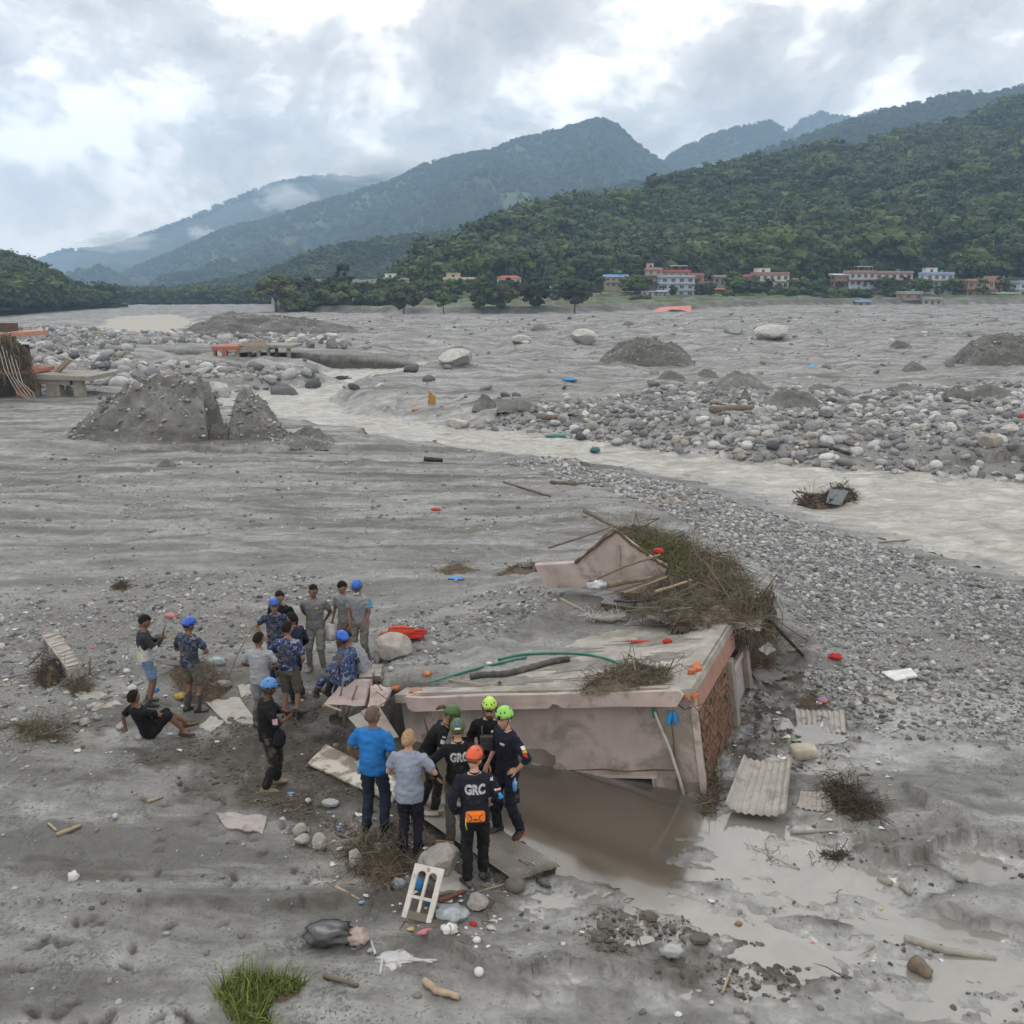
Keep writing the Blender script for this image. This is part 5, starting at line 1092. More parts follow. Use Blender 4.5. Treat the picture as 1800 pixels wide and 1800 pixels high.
for i, (cx_, cy2, w_, d_) in enumerate(((-1.2, 3.0, 0.9, 0.35), (-2.2, 1.5, 1.0, 0.4), (-3.2, 0.75, 1.1, 0.25), (-0.8, 1.9, 0.5, 0.3), (-1.7, 4.3, 0.9, 0.4), (-2.7, 2.4, 0.7, 0.4), (-0.6, 4.8, 0.5, 0.4), (-1.5, 0.75, 0.7, 0.2), (-3.9, 0.6, 0.6, 0.2))):
    pts = [(cx_ + w_ * (0.75 + 0.45 * r5.random()) * math.cos(a) * (0.5 if k % 3 else 1), cy2 + d_ * (0.6 + 0.6 * r5.random()) * math.sin(a)) for k, a in enumerate(np.linspace(0, 6.28, 27)[:-1])]
    MB().prism(pts, 0.001, 0.006 + 0.002 * i / 9).build('mud_film', M_FILM, house)
for i, (px, py, dx, dz) in enumerate(((690, 1232, -0.25, 0.2), (672, 1214, -0.15, 0.35), (655, 1206, 0.05, 0.3), (700, 1222, -0.3, -0.15), (1206, 1228, 0.2, -0.2))):
    p = D(px, py, 14.85 if px < 900 else 13.15); MB().tube([HL(p), HL(p + np.array((dx * 0.5, -0.05, dz * 0.4))), HL(p + np.array((dx, -0.08, dz)))], 0.007, 5).build('bent_bar', M_IRON, house, True)
# ------------------------------------------------------------------ stones
TONES = [(0.09, 0.094, 0.10), (0.22, 0.23, 0.245), (0.38, 0.39, 0.40), (0.17, 0.172, 0.17), (0.31, 0.325, 0.345), (0.58, 0.58, 0.57), (0.27, 0.245, 0.21), (0.13, 0.14, 0.155)]
M_STONE = stone_material('river_stone', TONES)
M_WSTONE = stone_material('white_boulder', [(0.42, 0.415, 0.40), (0.50, 0.495, 0.48)])
M_CHUNK = M('rubble', (0.36, 0.345, 0.315), (0.22, 0.21, 0.19), 3, 0.9, 0.6, 0.02, mud=0.25)
def stone_mesh(seed, sub, round_=0.5, sq=(1, 0.85, 0.62)):
    r = np.random.default_rng(seed); v, f = (ICO1, ICO2, ICO3)[sub - 1]; v = v.copy()
    v = v * (1 + 0.10 * n3(v, 1.4, seed)[:, None])
    for _ in range(9):
        nrm = r.normal(size=3); nrm /= np.linalg.norm(nrm); d = r.uniform(0.50, 0.85) + 0.20 * round_
        e = v @ nrm - d; v = v - np.clip(e, 0, None)[:, None] * nrm * (1 - round_ * 0.35)
    if sub == 3: v = v * (1 + 0.06 * n3(v, 3.0, seed + 1)[:, None] + 0.03 * n3(v, 8.0, seed + 2)[:, None])
    return v * np.array(sq), f
def boulder(label, px, py, wpx, hpx, mat=None, seed=0, sub=3, rnd_=0.2, group=None, name='boulder', sink=0.18, dep=0.9, rz=None, cat='boulder', loc=None):
    p = T(px, py) if loc is None else np.array(loc); dist = math.hypot(p[1], CZ - p[2]); s = dist / FPX; w = wpx * s / 2; h = hpx * s / 2 / 0.97
    v, f = stone_mesh(900 + seed, sub, rnd_, (1, dep, 1)); ex = np.abs(v).max(0); v = v / ex * np.array((w, w * dep, h))
    o = mesh_obj(name, v, f, mat or M_STONE, None, rnd_ > 0.4); o.location = (p[0], p[1] + w * dep * 0.4, p[2] + h * (1 - 2 * sink) + 0.0); o.rotation_euler = (0, 0, rnd.uniform(-0.3, 0.3) if rz is None else rz)
    return tag(o, label, cat, group)
BL = [('big white boulder standing at the river behind the mounds', 380, 700, 44, 42, 1), ('round brown boulder wrapped in straw at the river', 499, 704, 54, 34, 0),
      ('dark grey boulder left of the paler one behind the embankment', 545, 612, 16, 16, 0), ('big dark boulder on the embankment behind the water', 584, 614, 24, 24, 0), ('pale boulder touching the big dark one', 604, 613, 14, 18, 0),
      ('striped white boulder at the end of the embankment', 800, 642, 62, 34, 1), ('flat white slab of rock at the water line', 804, 752, 46, 20, 1), ('large white boulder on the far flat', 1026, 604, 46, 30, 1),
      ('low white boulder left of the large one on the far flat', 915, 604, 40, 18, 1), ('white domed boulder half covered by mud on the far flat', 1362, 596, 72, 30, 1), ('pointed grey boulder left of the white dome', 1291, 587, 36, 28, 0),
      ('tan boulder on the right cobble bank', 1182, 727, 28, 18, 0), ('blue-grey slab on the right cobble bank', 1744, 786, 44, 26, 0), ('white boulder at the right edge of the cobble bank', 1776, 760, 34, 18, 1), ('grey boulder with flat top near the water line', 1302, 808, 26, 14, 0),
      ('pale boulder with pink face on the cobble bank', 1452, 733, 26, 16, 0), ('white boulder beside the tan log on the cobbles', 1505, 722, 26, 16, 1), ('grey boulder pair at the bend of the river', 692, 652, 26, 18, 0), ('grey boulder right of the bend', 720, 654, 30, 16, 0),
      ('brownish boulder on the far left cobbles', 214, 668, 30, 22, 0), ('pale boulder below the brownish one', 232, 678, 22, 16, 1), ('angular pale boulder right of the white one', 472, 672, 28, 16, 0), ('boulder with flat face on the left river bank', 556, 668, 20, 14, 0)]
for i, (lb, px, py, w, h, k) in enumerate(BL): boulder(lb, px, py, w, h, M_WSTONE if k else M_STONE, i)
CH = [('large pale concrete lump beside the man lettered GRC', 776, 1545, 64, 62), ('round pale rock between the woman and the concrete lump', 752, 1535, 34, 40), ('tilted rock left of the twig tangle', 623, 1525, 28, 38), ('rock half hidden in the twig tangle', 664, 1512, 36, 28),
      ('long pale stone of the trio left of the twigs', 560, 1495, 30, 32), ('small pale stone of the trio left of the twigs', 526, 1470, 26, 22), ('flat stone of the trio left of the twigs', 528, 1486, 30, 18), ('pale rock below the rusty beam', 838, 1598, 40, 26), ('big concrete block under the red bundle', 690, 1162, 66, 52), ('small rock left of the red bundle', 668, 1165, 22, 30),
      ('round pale stone below the plywood board', 580, 1420, 30, 16), ('small stone beside the round pale stone', 541, 1412, 11, 9), ('white stone near the man filming with a phone', 252, 1098, 22, 16), ('pale stone under the sitting man\'s hand', 246, 1300, 20, 14), ('pale rock left of the sitting man', 212, 1283, 16, 14), ('stone at the left of the sitting man\'s sandals', 148, 1276, 18, 14)]
for i, (lb, px, py, w, h) in enumerate(CH): boulder(lb, px, py, w, h, M_CHUNK if i not in (10, 11, 12) else M_STONE, 40 + i, name='rock', cat='rock', sink=0.12)
MP, MS = [], []
# ------------------------------------------------------------------ mounds left by the flood
def mound(label, prof, depth=0.55, seed=0, z=None, name='earth_mound', cat='mound', dark=0.30, grav=0.55, pw=1.7, rough=0.15, back=1.0):
    b0 = T((prof[0][0] + prof[-1][0]) / 2, max(prof[0][1], prof[-1][1])); Y = b0[1] + 0.3
    P = [D(px, py, Y) for px, py in prof]; xs = np.array([p[0] for p in P]); zs = np.array([p[2] for p in P]) - b0[2]
    W_ = xs[-1] - xs[0]; dp = W_ * depth; hm = zs.max()
    kn = np.unique(np.concatenate([np.linspace(xs[0], xs[-1], 36 if name == 'mud_clod' else 90), xs])); tt = np.linspace(-1, 1, 24 if name == 'mud_clod' else 56)
    prf = np.clip(np.interp(kn, xs, zs), 0, None)
    X, Tt = np.meshgrid(kn, tt); Hh = np.interp(X, kn, prf)
    xx = X + 0.04 * W_ * fbm(X / W_ * 3, Tt * 2, 2, seed + 4)
    yy = Y + dp * (Tt * 0.5 + 0.30) + 0.0
    shp = np.where(Tt < 0, 1 - np.abs(Tt) ** pw, 1 - np.abs(Tt) ** (pw * back))
    Z = b0[2] + Hh * shp + hm * rough * (fbm(X / W_ * 9, Tt * 5, 5, seed, 0.55) - 0.25 * np.abs(fbm(X / W_ * 9, Tt * 2, 3, seed + 2, 0.5))) * np.clip(Hh / hm, 0, 1) - 0.12 * hm * (1 - shp) - 0.15 * (Hh < 0.05 * hm)
    c = np.array((b0[0], Y, b0[2])); v = np.stack([xx, yy, Z], -1).reshape(-1, 3) - c
    at = np.zeros((len(v), 4)); at[:, 0] = grav * ss(-0.3, 0.4, fbm(v[:, 0] / W_ * 8, v[:, 2] / W_ * 12, 3, seed + 7)); at[:, 1] = dark
    o = big_mesh(name, v, grid_faces(len(tt), len(kn)), M_GROUND, True, at); o.location = c
    rq = np.random.default_rng(seed + 50); k_ = rq.choice(np.nonzero((Hh.ravel() > 0.04 * hm) & (np.abs(Tt.ravel()) < 0.93))[0], min(1300 if W_ > 2 and name == 'earth_mound' else 300, len(v) // 4)); MP.append(v[k_] + c + rq.normal(0, 0.012 * W_, (len(k_), 3)) * np.array((1, 1, 0.0))); MS.append(hm * (0.008 * (7.0 ** (rq.uniform(0, 1, len(k_)) ** 2.5))))
    return tag(o, label, cat)
mound('big grey earth mound with a cliff on its right side', [(100, 772), (118, 758), (130, 742), (160, 714), (195, 690), (240, 673), (262, 668), (285, 670), (320, 672), (345, 680), (354, 692), (359, 720), (362, 750), (368, 772)], 0.6, 1, dark=0.10)
mound('smaller pointed earth mound beside the big one', [(388, 772), (398, 750), (404, 722), (412, 698), (422, 688), (436, 692), (455, 708), (475, 735), (492, 760), (510, 774)], 0.8, 2, dark=0.10)
mound('low gravel heap right of the pointed mound', [(495, 786), (510, 766), (530, 753), (552, 757), (575, 774), (595, 786)], 0.8, 3, dark=0.15)
mound('low collapsed ridge between the two big mounds', [(350, 775), (365, 752), (385, 745), (400, 752), (408, 772)], 0.8, 4, dark=0.6)
mound('dark stony mound on the far flat, left of the two', [(1055, 640), (1072, 622), (1095, 606), (1125, 598), (1155, 597), (1190, 606), (1208, 620), (1222, 640)], 0.6, 5, dark=0.4, grav=0.8)
mound('dark stony mound at the right edge of the far flat', [(1695, 640), (1708, 622), (1722, 606), (1750, 592), (1790, 588), (1850, 596), (1900, 640)], 0.6, 6, dark=0.42, grav=0.8)
mound('long heap of dark rubble at the far bend', [(300, 590), (320, 580), (345, 568), (372, 556), (400, 548), (430, 553), (470, 556), (520, 560), (600, 572), (640, 590)], 0.25, 7, dark=0.25, grav=0.9)
for i, (px, py, w, h, lb) in enumerate([(1182, 668, 50, 16, 'pebbly lump below the left dark mound'), (1305, 684, 96, 30, 'stony heap in the middle of the far flat'), (1402, 720, 120, 34, 'earth lump above the cobble bank'), (1312, 708, 22, 24, 'upright dark clod on the far flat'), (1480, 695, 46, 14, 'small clod right of the stony heap'),
     (1600, 692, 66, 16, 'low clod in the right of the far flat'), (1690, 706, 60, 24, 'clod left of the pair at the right'), (1752, 702, 80, 26, 'clod right of the pair at the right'), (1612, 652, 42, 16, 'little mud cone on the right flat'), (1585, 612, 40, 14, 'small grey heap far right'), (852, 720, 44, 26, 'steep clod above the river bend'), (915, 722, 90, 18, 'low earth step above the river bend'),
     (1245, 664, 40, 16, 'dark clod between the mounds'), (1450, 690, 60, 14, 'flat clod near the blue board'), (1520, 718, 70, 14, 'flat clod above the right cobbles'), (950, 578, 34, 9, 'small pale heap on the far mud'), (1108, 572, 30, 7, 'tiny heap on the far mud'), (290, 822, 36, 14, 'brown clod on the left mud'), (640, 820, 60, 12, 'brown ridge on the left bank')]):
    mound(lb, [(px - w / 2, py), (px - w * 0.33, py - h * 0.6), (px - w * 0.1, py - h), (px + w * 0.15, py - h * 0.85), (px + w * 0.38, py - h * 0.45), (px + w / 2, py)], 0.8, 20 + i, dark=0.3, grav=0.7, name='mud_clod', cat='clod')
PR = [boulder('pale round cobble on the near gravel, prototype', 0, 0, 10, 10, M_STONE, 70 + i, 2, (0.7, 0.6, 0.0, 0.5, 0.1, 0.8, 0.2)[i], 'largest cobbles of the near gravel', 'cobble', loc=(0, 0, 0), cat='cobble') for i in range(7)]
for i, o in enumerate(PR):  # bring to unit size
    if i in (2, 4, 6): o.data.polygons.foreach_set('use_smooth', [False] * len(o.data.polygons))
    co = np.array([v.co[:] for v in o.data.vertices]); co /= np.abs(co[:, 0]).max(); co *= np.array((1, 0.82, 0.6)) / np.abs(co).max(0)
    o.data.vertices.foreach_set('co', co.ravel()); o.data.update()
sr = np.random.default_rng(5)
def scat(poly, n, lo, hi, pw, seed, ymax=1e9):
    r = np.random.default_rng(seed); q = sample_poly(poly, n, r); s = lo * (hi / lo) ** (r.uniform(0, 1, n) ** pw)
    return q, s
AL = []
def beachsize(q, s): return s * np.interp(q[:, 1], [10, 18, 30, 50], [0.55, 0.8, 1.1, 1.5])
q, s = scat(BEACH, 80000, 0.012, 0.10, 2.4, 1); AL.append((q, beachsize(q, s), 0.0, 1.3))
q, s = scat(STONES_L, 6500, 0.010, 0.09, 2.8, 2); AL.append((q, s, 0.0, 1.2))
q, s = scat(FARBANK, 21000, 0.06, 0.42, 2.0, 3); AL.append((q, s, 2.0, 3))
q, s = scat(BOULD, 20000, 0.10, 0.95, 2.9, 4); AL.append((q, s, 1.0, 6))
nearp = [(-9, 8), (9, 8), (16, 22), (20, 40), (-22, 40)]
q, s = scat(nearp, 10000, 0.010, 0.055, 2.2, 6); AL.append((q, s, 50, 1))
q, s = scat([(-22, 30), (12, 30), (6, 46), (-22, 50)], 2500, 0.02, 0.12, 3.0, 7); AL.append((q, s, 50, 1))
q, s = scat([(-12, 64), (40, 60), (120, 150), (110, 260), (-60, 260), (-30, 130)], 5000, 0.08, 0.6, 3.4, 8); AL.append((q, s, 50, 1))
slope = [tuple(G(px, py, 0.8)[:2]) for px, py in ((600, 1160), (700, 1050), (900, 1000), (1000, 1040), (900, 1120), (760, 1190))]
q, s = scat(slope, 3500, 0.012, 0.07, 2.6, 9); AL.append((q, s, 50, 1))
# straw-coloured grit lines left of the river
PTS, SCL = [], []
for q, s, grow, w in AL:
    x, y = q[:, 0], q[:, 1]; a, b = house_ab(x, y)
    k = ~((a > -0.15) & (a < 5.2) & (b > -0.1) & (b < 6.6) & (hg(x, y) < roofz(x, y) + 0.03)) & (polysd(x, y, RIVER) > 0.15) & (polysd(x, y, POOL) > 0) & (polysd(x, y, SILT1) > 0) & (polysd(x, y, SILT2) > 0)
    k &= (fbm(x * (0.5 if w < 2 else 0.12), y * (0.5 if w < 2 else 0.12), 3, 200) > -0.45 + 0.5 * sr.uniform(-1, 1, len(x)) + (0.15 if grow == 50 else 0))
    z = hg(x[k], y[k]); PTS.append(np.stack([x[k], y[k], z], 1)); SCL.append(s[k])
PTS = np.concatenate(PTS + MP); SCL = np.concatenate(SCL + MS)
vis = SCL / np.hypot(PTS[:, 1], 7); inv = (np.abs(PTS[:, 0] / PTS[:, 1]) < 0.50)
order = np.argsort(-vis * inv); big = order[:250]; rest = np.setdiff1d(np.arange(len(SCL)), big)
for i, j in enumerate(big):
    o = PR[i] if i < len(PR) else PR[i % len(PR)].copy()
    if i >= len(PR): col.objects.link(o)
    x, y, z = PTS[j]; s = SCL[j]; o.location = (x, y, z + s * 0.22); o.scale = (s * sr.uniform(0.8, 1.25), s * sr.uniform(0.8, 1.25), s * sr.uniform(0.8, 1.3)); o.rotation_euler = (sr.normal(0, 0.25), sr.normal(0, 0.25), sr.uniform(0, 6.28))
    if x < -12 and y > 60: lb, g = 'grey boulder in the boulder field of the left bank', 'boulders of the left bank'
    elif y > 38: lb, g = 'grey boulder among the cobbles beyond the river', 'boulders beyond the river'
    elif x > 3: lb, g = 'rounded cobble on the gravel beach right of the house', 'cobbles right of the house'
    else: lb, g = 'rounded cobble on the mud left of the house', 'cobbles left of the house'
    o.name = 'boulder' if y > 38 else 'cobble'; tag(o, lb, 'stone', g)
n = len(rest); sc = SCL[rest][:, None] * sr.uniform(0.75, 1.3, (n, 3)); ps_ = PTS[rest].copy(); ps_[:, 2] += SCL[rest] * sr.uniform(-0.05, 0.3, n)
gn_scatter('gravel', ps_, sc, np.stack([sr.normal(0, 0.3, n), sr.normal(0, 0.3, n), sr.uniform(0, 6.28, n)], 1), sr.integers(0, len(PR), n), PR, 'river gravel and small cobbles strewn over the mud')
# ------------------------------------------------------------------ eroded embankment beyond the river
em = [(180, 636, 616), (240, 638, 615), (330, 642, 617), (420, 645, 619), (520, 648, 622), (600, 650, 625), (640, 650, 628), (668, 650, 629), (674, 650, 635), (700, 649, 637), (728, 647, 641), (742, 645, 643)]
rows = [[] for _ in range(5)]; N_ = 150; pxs = np.linspace(180, 742, N_)
for i, px in enumerate(pxs):
    pb = np.interp(px, [q[0] for q in em], [q[1] for q in em]); pt = np.interp(px, [q[0] for q in em], [q[2] for q in em]); b0 = G(px, pb, -1.1); j = 0.35 * float(fbm(np.array([px / 18.0]), np.array([0.0]), 3, 3)[0])
    t0 = D(px, pt, b0[1] + 0.25 + j)
    rows[0].append(b0 + np.array((0, j, -0.3))); rows[1].append((t0 + b0) / 2 + np.array((0, j * 0.8 + 0.1, 0.05))); rows[2].append(t0); rows[3].append(t0 + np.array((-3.0, 14, -0.05))); rows[4].append(t0 + np.array((-4, 22, -1.6)))
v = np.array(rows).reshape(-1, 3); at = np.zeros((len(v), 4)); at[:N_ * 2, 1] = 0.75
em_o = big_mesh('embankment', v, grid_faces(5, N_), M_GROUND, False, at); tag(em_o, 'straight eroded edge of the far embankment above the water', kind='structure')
# ------------------------------------------------------------------ ruins
def pbox(mb, px0, px1, py0, py1, Y, dep, jit=0.02, rot=0.0):
    a = D(px0, py1, Y); b_ = D(px1, py0, Y); c = (a + b_) / 2; c[1] += dep / 2
    return mb.box(c, (abs(b_[0] - a[0]), dep, abs(b_[2] - a[2])), (0, rot, 0), jit)
M_REDC = M('red_painted_slab', (0.38, 0.13, 0.09), (0.28, 0.11, 0.08), 1.5, 0.85, 0.2, mud=0.25); M_DARKW = M('dark_timber', (0.06, 0.05, 0.042), None, 3, 0.9, 0.4)
ru = thing('ruined_shelter', 'wrecked shelter with red and grey roof slabs before the embankment', 'ruin')
def rp(parent, name, mat, *boxes):
    mb = MB()
    for q in boxes: pbox(mb, *q)
    return mb.build(name, mat, parent)
RY = float(G(445, 640, -0.6)[1]) - 4
rp(ru, 'red_slab', M_REDC, (372, 418, 609, 616, RY, 5)); rp(ru, 'grey_slab', M_RAWC, (416, 470, 609, 618, RY + 0.3, 6, 0.05, -0.10)); rp(ru, 'grey_slab', M_RAWC, (468, 512, 607, 612, RY + 0.6, 6, 0.05, 0.02))
for px0, px1, y0, y1, q in ((391, 398, 616, 640, 0), (376, 379, 616, 636, 1), (413, 420, 618, 637, 0.2), (436, 440, 617, 638, 1), (452, 457, 615, 636, 0.4), (470, 473, 612, 636, 0.5), (484, 487, 612, 634, 2), (505, 509, 611, 636, 0.8)): rp(ru, 'column', M_GREYP if px0 > 400 else M_REDC, (px0, px1, y0, y1, RY + q, 0.5))
rp(ru, 'back_wall', M_DARKW, (420, 436, 617, 637, RY + 3, 0.3)); rp(ru, 'roof_rubble', M_WOODP, (418, 466, 605, 608, RY + 1, 0.5), (425, 468, 602, 604, RY + 2, 0.4), (440, 466, 599, 601, RY + 2.6, 0.4))
lh = thing('ruined_house', 'collapsed house with red slabs at the left edge', 'ruin'); LY = float(G(80, 702, 0.0)[1]) - 1
rp(lh, 'lower_slab', M_RAWC, (46, 156, 660, 668, LY, 4.5, 0.04, 0.03)); rp(lh, 'beam', M_RAWC, (50, 122, 667, 676, LY + 0.2, 0.5, 0.03, 0.05))
rp(lh, 'pier', M_RAWC, (84, 104, 674, 706, LY + 0.3, 0.7)); rp(lh, 'pier', M_RAWC, (50, 64, 672, 706, LY + 0.1, 0.6)); rp(lh, 'column', M_RAWC, (131, 144, 668, 710, LY + 0.3, 0.5))
rp(lh, 'red_slab', M_REDC, (-60, 48, 651, 658, LY - 0.8, 4)); rp(lh, 'red_block', M_REDC, (47, 62, 676, 684, LY - 0.2, 0.8)); rp(lh, 'dark_wall', M_DARKW, (-60, 26, 612, 706, LY + 1.5, 0.3), (24, 48, 606, 650, LY + 2.5, 0.3))
rp(lh, 'red_column', M_REDC, (30, 46, 660, 706, LY - 0.3, 0.5)); rp(lh, 'plank', M_WOOD, (20, 25, 603, 645, LY + 0.8, 0.2), (30, 34, 603, 648, LY + 0.9, 0.2), (39, 41, 606, 648, LY + 1, 0.2)); rp(lh, 'top_slab', M('salmon_slab', (0.5, 0.25, 0.18), None, 2, 0.85, 0.2, mud=0.2), (20, 50, 583, 591, LY + 0.5, 3))
rp(lh, 'upper_wall', M_MORT, (-60, 26, 568, 584, LY + 3, 0.4), (-60, 20, 586, 612, LY + 0.9, 0.5)); rp(lh, 'leaning_plank', M_WOODP, (92, 126, 640, 646, LY + 2, 0.5, 0.02, -0.72)); rp(lh, 'hanging_cloth', M('salmon_cloth', (0.36, 0.20, 0.15), None, 3, 0.9, 0.5), (3, 16, 586, 622, LY - 0.3, 0.12, 0.06))
r_ = np.random.default_rng(91); nn = 900; hx = r_.uniform(-20, 50, nn); hp = np.array([D(a, b, LY - 0.5 - 0.3 * c) for a, b, c in zip(hx, 588 + np.clip(hx - 20, 0, 40) * 0.9 + r_.uniform(0, 60, nn), r_.uniform(0, 1, nn))])
v, f = strands(hp, np.stack([r_.normal(0.25, 0.25, nn), r_.normal(0, 0.2, nn), -np.ones(nn)], 1), r_.uniform(0.5, 1.6, nn), r_.uniform(0.012, 0.03, nn), r_); o = mesh_obj('hanging_straw', v, f, M_STRAW, lh); o['kind'] = 'stuff'
for k in range(5):
    MB().tube([D(-5 + 8 * k, 600 + 8 * k, LY - 0.9), D(8 + 8 * k, 650 + 6 * k, LY - 1.2), D(30 + 7 * k, 690, LY - 1.3), D(52 + 3 * k, 704 + k, LY - 1.4)], 0.03, 5).build('hanging_wire', M_PVC, lh, True)
# drowned red roof at the far mud edge
rfY = 296.0; A_, B_ = D(1143, 549, rfY), D(1216, 548, rfY); t1_, t2_ = D(1160, 540, rfY + 4), D(1214, 537, rfY + 4)
c = (A_ + B_) / 2; mb = MB(); P = [A_, B_, t2_, t1_, D(1216, 546, rfY + 9), D(1150, 546, rfY + 9)]; up = np.array((0, 0, 0.25))
mb.add([p - c for p in P] + [p - c - up for p in P], [(0, 1, 2, 3), (3, 2, 4, 5), (0, 3, 5), (1, 4, 2), (6, 9, 8, 7), (9, 11, 10, 8), (0, 6, 7, 1), (1, 7, 10, 4), (4, 10, 11, 5), (5, 11, 6, 0)])
rr_ = thing('drowned_roof', 'salmon red roof sticking out of the far mud', 'roof', c); mb.build('roof', M('salmon_roof', (0.52, 0.22, 0.17), (0.42, 0.18, 0.15), 0.3, 0.8, 0.2), rr_)
MB().add([D(1166, 549, rfY - 0.3) - c, D(1212, 548.5, rfY - 0.3) - c, D(1196, 544.5, rfY + 0.2) - c, D(1180, 544, rfY + 0.2) - c], [(0, 1, 2, 3)]).build('gable_gap', M_DARKW, rr_)
# ------------------------------------------------------------------ sheets, boards and frames
M_TIN = M('muddy_tin', (0.36, 0.345, 0.32), (0.24, 0.225, 0.20), 1.8, 0.55, 0.2, 0.006, mud=0.42, spec=0.4, muds=2.2)
M_TIN2 = M('wet_tin', (0.19, 0.18, 0.165), (0.12, 0.112, 0.10), 2.2, 0.38, 0.2, 0.006, mud=0.5, spec=0.5, muds=2.5)
M_PLY = M('peeling_board', (0.42, 0.40, 0.36), (0.19, 0.165, 0.135), 2.6, 0.85, 0.35, 0.006, lo=0.48, hi=0.56)
def corr_sheet(label, C, waves, amp, mat, curl=0.0, sag=0.0, name='corrugated_sheet', th=0.004, along=0, cat='sheet', jag=0.0):
    """C: four corner points; ridges run from edge 0-1 to edge 3-2"""
    C = [np.array(c, float) for c in C]; c0 = sum(C) / 4; nu, nv = waves * 8 + 1, 13; V = []
    nrm = np.cross(C[1] - C[0], C[3] - C[0]); nrm /= np.linalg.norm(nrm); nrm = nrm if nrm[2] > 0 else -nrm
    for s in (0, 1):
        for j in range(nv):
            for i in range(nu):
                u, v_ = i / (nu - 1), j / (nv - 1); jj = v_
                if jag and j in (0, nv - 1): jj += jag * math.sin(i * 1.7) * 0.5
                p = (C[0] * (1 - u) + C[1] * u) * (1 - jj) + (C[3] * (1 - u) + C[2] * u) * jj
                h = amp * math.sin(u * waves * 2 * math.pi) + curl * (abs(2 * u - 1) ** 4) - sag * math.sin(math.pi * v_) + 0.006 * math.sin(7 * u + 9 * v_)
                V.append(p + nrm * (h - s * th) - c0)
    F = [tuple(q) for q in grid_faces(nv, nu)]; n1_ = nu * nv; F += [tuple(reversed([k + n1_ for k in q])) for q in grid_faces(nv, nu)]
    ed = [i for i in range(nu)] + [j * nu + nu - 1 for j in range(1, nv)] + [(nv - 1) * nu + i for i in range(nu - 2, -1, -1)] + [j * nu for j in range(nv - 2, 0, -1)]
    F += [(ed[k], ed[(k + 1) % len(ed)], ed[(k + 1) % len(ed)] + n1_, ed[k] + n1_) for k in range(len(ed))]
    o = mesh_obj(name, np.array(V), F, mat, None, amp > 0); o.location = c0; return tag(o, label, cat)
def TP(px, py, dz=0.0): return T(px, py) + np.array((0, 0, dz))
WALK = [G(690, 1402, 0.03), G(815, 1418, 0.02), G(985, 1522, 0.0), G(905, 1548, 0.07)]
corr_sheet('long muddy corrugated sheet the helmeted team stands on', [WALK[3], WALK[0], WALK[1], WALK[2]][0:0] or [WALK[0], WALK[1], WALK[2], WALK[3]], 13, 0.010, M_TIN2, 0.0, 0.0)
corr_sheet('curved corrugated sheet with upturned sides right of the pool', [TP(1306, 1354, 0.16), TP(1392, 1352, 0.16), TP(1380, 1455, 0.14), TP(1273, 1440, 0.14)], 8, 0.014, M_TIN, 0.12, 0.0)
corr_sheet('flooded corrugated sheet on the gravel edge', [TP(1397, 1252, 0.05), TP(1484, 1254, 0.05), TP(1488, 1290, 0.0), TP(1402, 1284, -0.01)], 9, 0.013, M_TIN, 0.03)
corr_sheet('buried corrugated sheet beside the brushwood', [TP(1408, 1392, 0.03), TP(1462, 1396, 0.03), TP(1470, 1430, -0.005), TP(1400, 1420, 0.01)], 7, 0.012, M_TIN)
corr_sheet('peeling plywood board lying left of the man in blue', [TP(541, 1352, 0.10), TP(573, 1322, 0.14), TP(706, 1382, 0.08), TP(690, 1416, 0.06)], 1, 0.0, M_PLY, name='board', th=0.03, cat='board')
corr_sheet('pale torn board half in the mud below the photographer', [TP(380, 1432, 0.04), TP(470, 1438, 0.04), TP(462, 1466, 0.02), TP(395, 1455, 0.02)], 1, 0.0, M('pale_board', (0.36, 0.33, 0.32), None, 3, 0.85, 0.3, mud=0.35), name='board', th=0.02, cat='board', jag=0.15)
corr_sheet('grey tin scrap curled at the end of the walkway', [TP(935, 1530, 0.10), TP(978, 1520, 0.08), TP(975, 1532, 0.04), TP(925, 1545, 0.05)], 2, 0.012, M_TIN, 0.02, name='tin_scrap', cat='sheet')
for i, (pts, lb) in enumerate([([(362, 1238), (420, 1228), (445, 1262), (398, 1272)], 'cracked white concrete sheet under the muddy boots'), ([(418, 1208), (442, 1206), (444, 1222), (424, 1226)], 'small white concrete piece by the grey bowl'), ([(372, 1262), (395, 1272), (370, 1290), (350, 1278)], 'pale broken sheet near the sandals'), ([(130, 1222), (178, 1218), (215, 1240), (160, 1250)], 'worn pale concrete patch at the left'), ([(438, 1262), (452, 1275), (425, 1274), (415, 1268)], 'thin shard of white concrete')]):
    corr_sheet(lb, [TP(*p, 0.05 - 0.012 * k) for k, p in enumerate(pts)], 1, 0.0, M_CHUNK if i > 2 else M('white_concrete', (0.40, 0.385, 0.355), None, 3, 0.9, 0.4, mud=0.2), name='concrete_piece', th=0.035, cat='concrete', jag=0.12)
corr_sheet('broken white slab at the helmeted man\'s boots', [TP(782, 1535, 0.08), TP(830, 1552, 0.06), TP(832, 1566, 0.02), TP(770, 1572, 0.05)], 1, 0.0, M('white_concrete', (0.4, 0.385, 0.355)), name='concrete_piece', th=0.05, cat='concrete', jag=0.1)
px_log('rusty broken beam beside the window frame', (770, 1588), (815, 1570), 0.035, M('rust_red', (0.17, 0.07, 0.045), None, 6, 0.9, 0.4), name='beam', cat='beam')
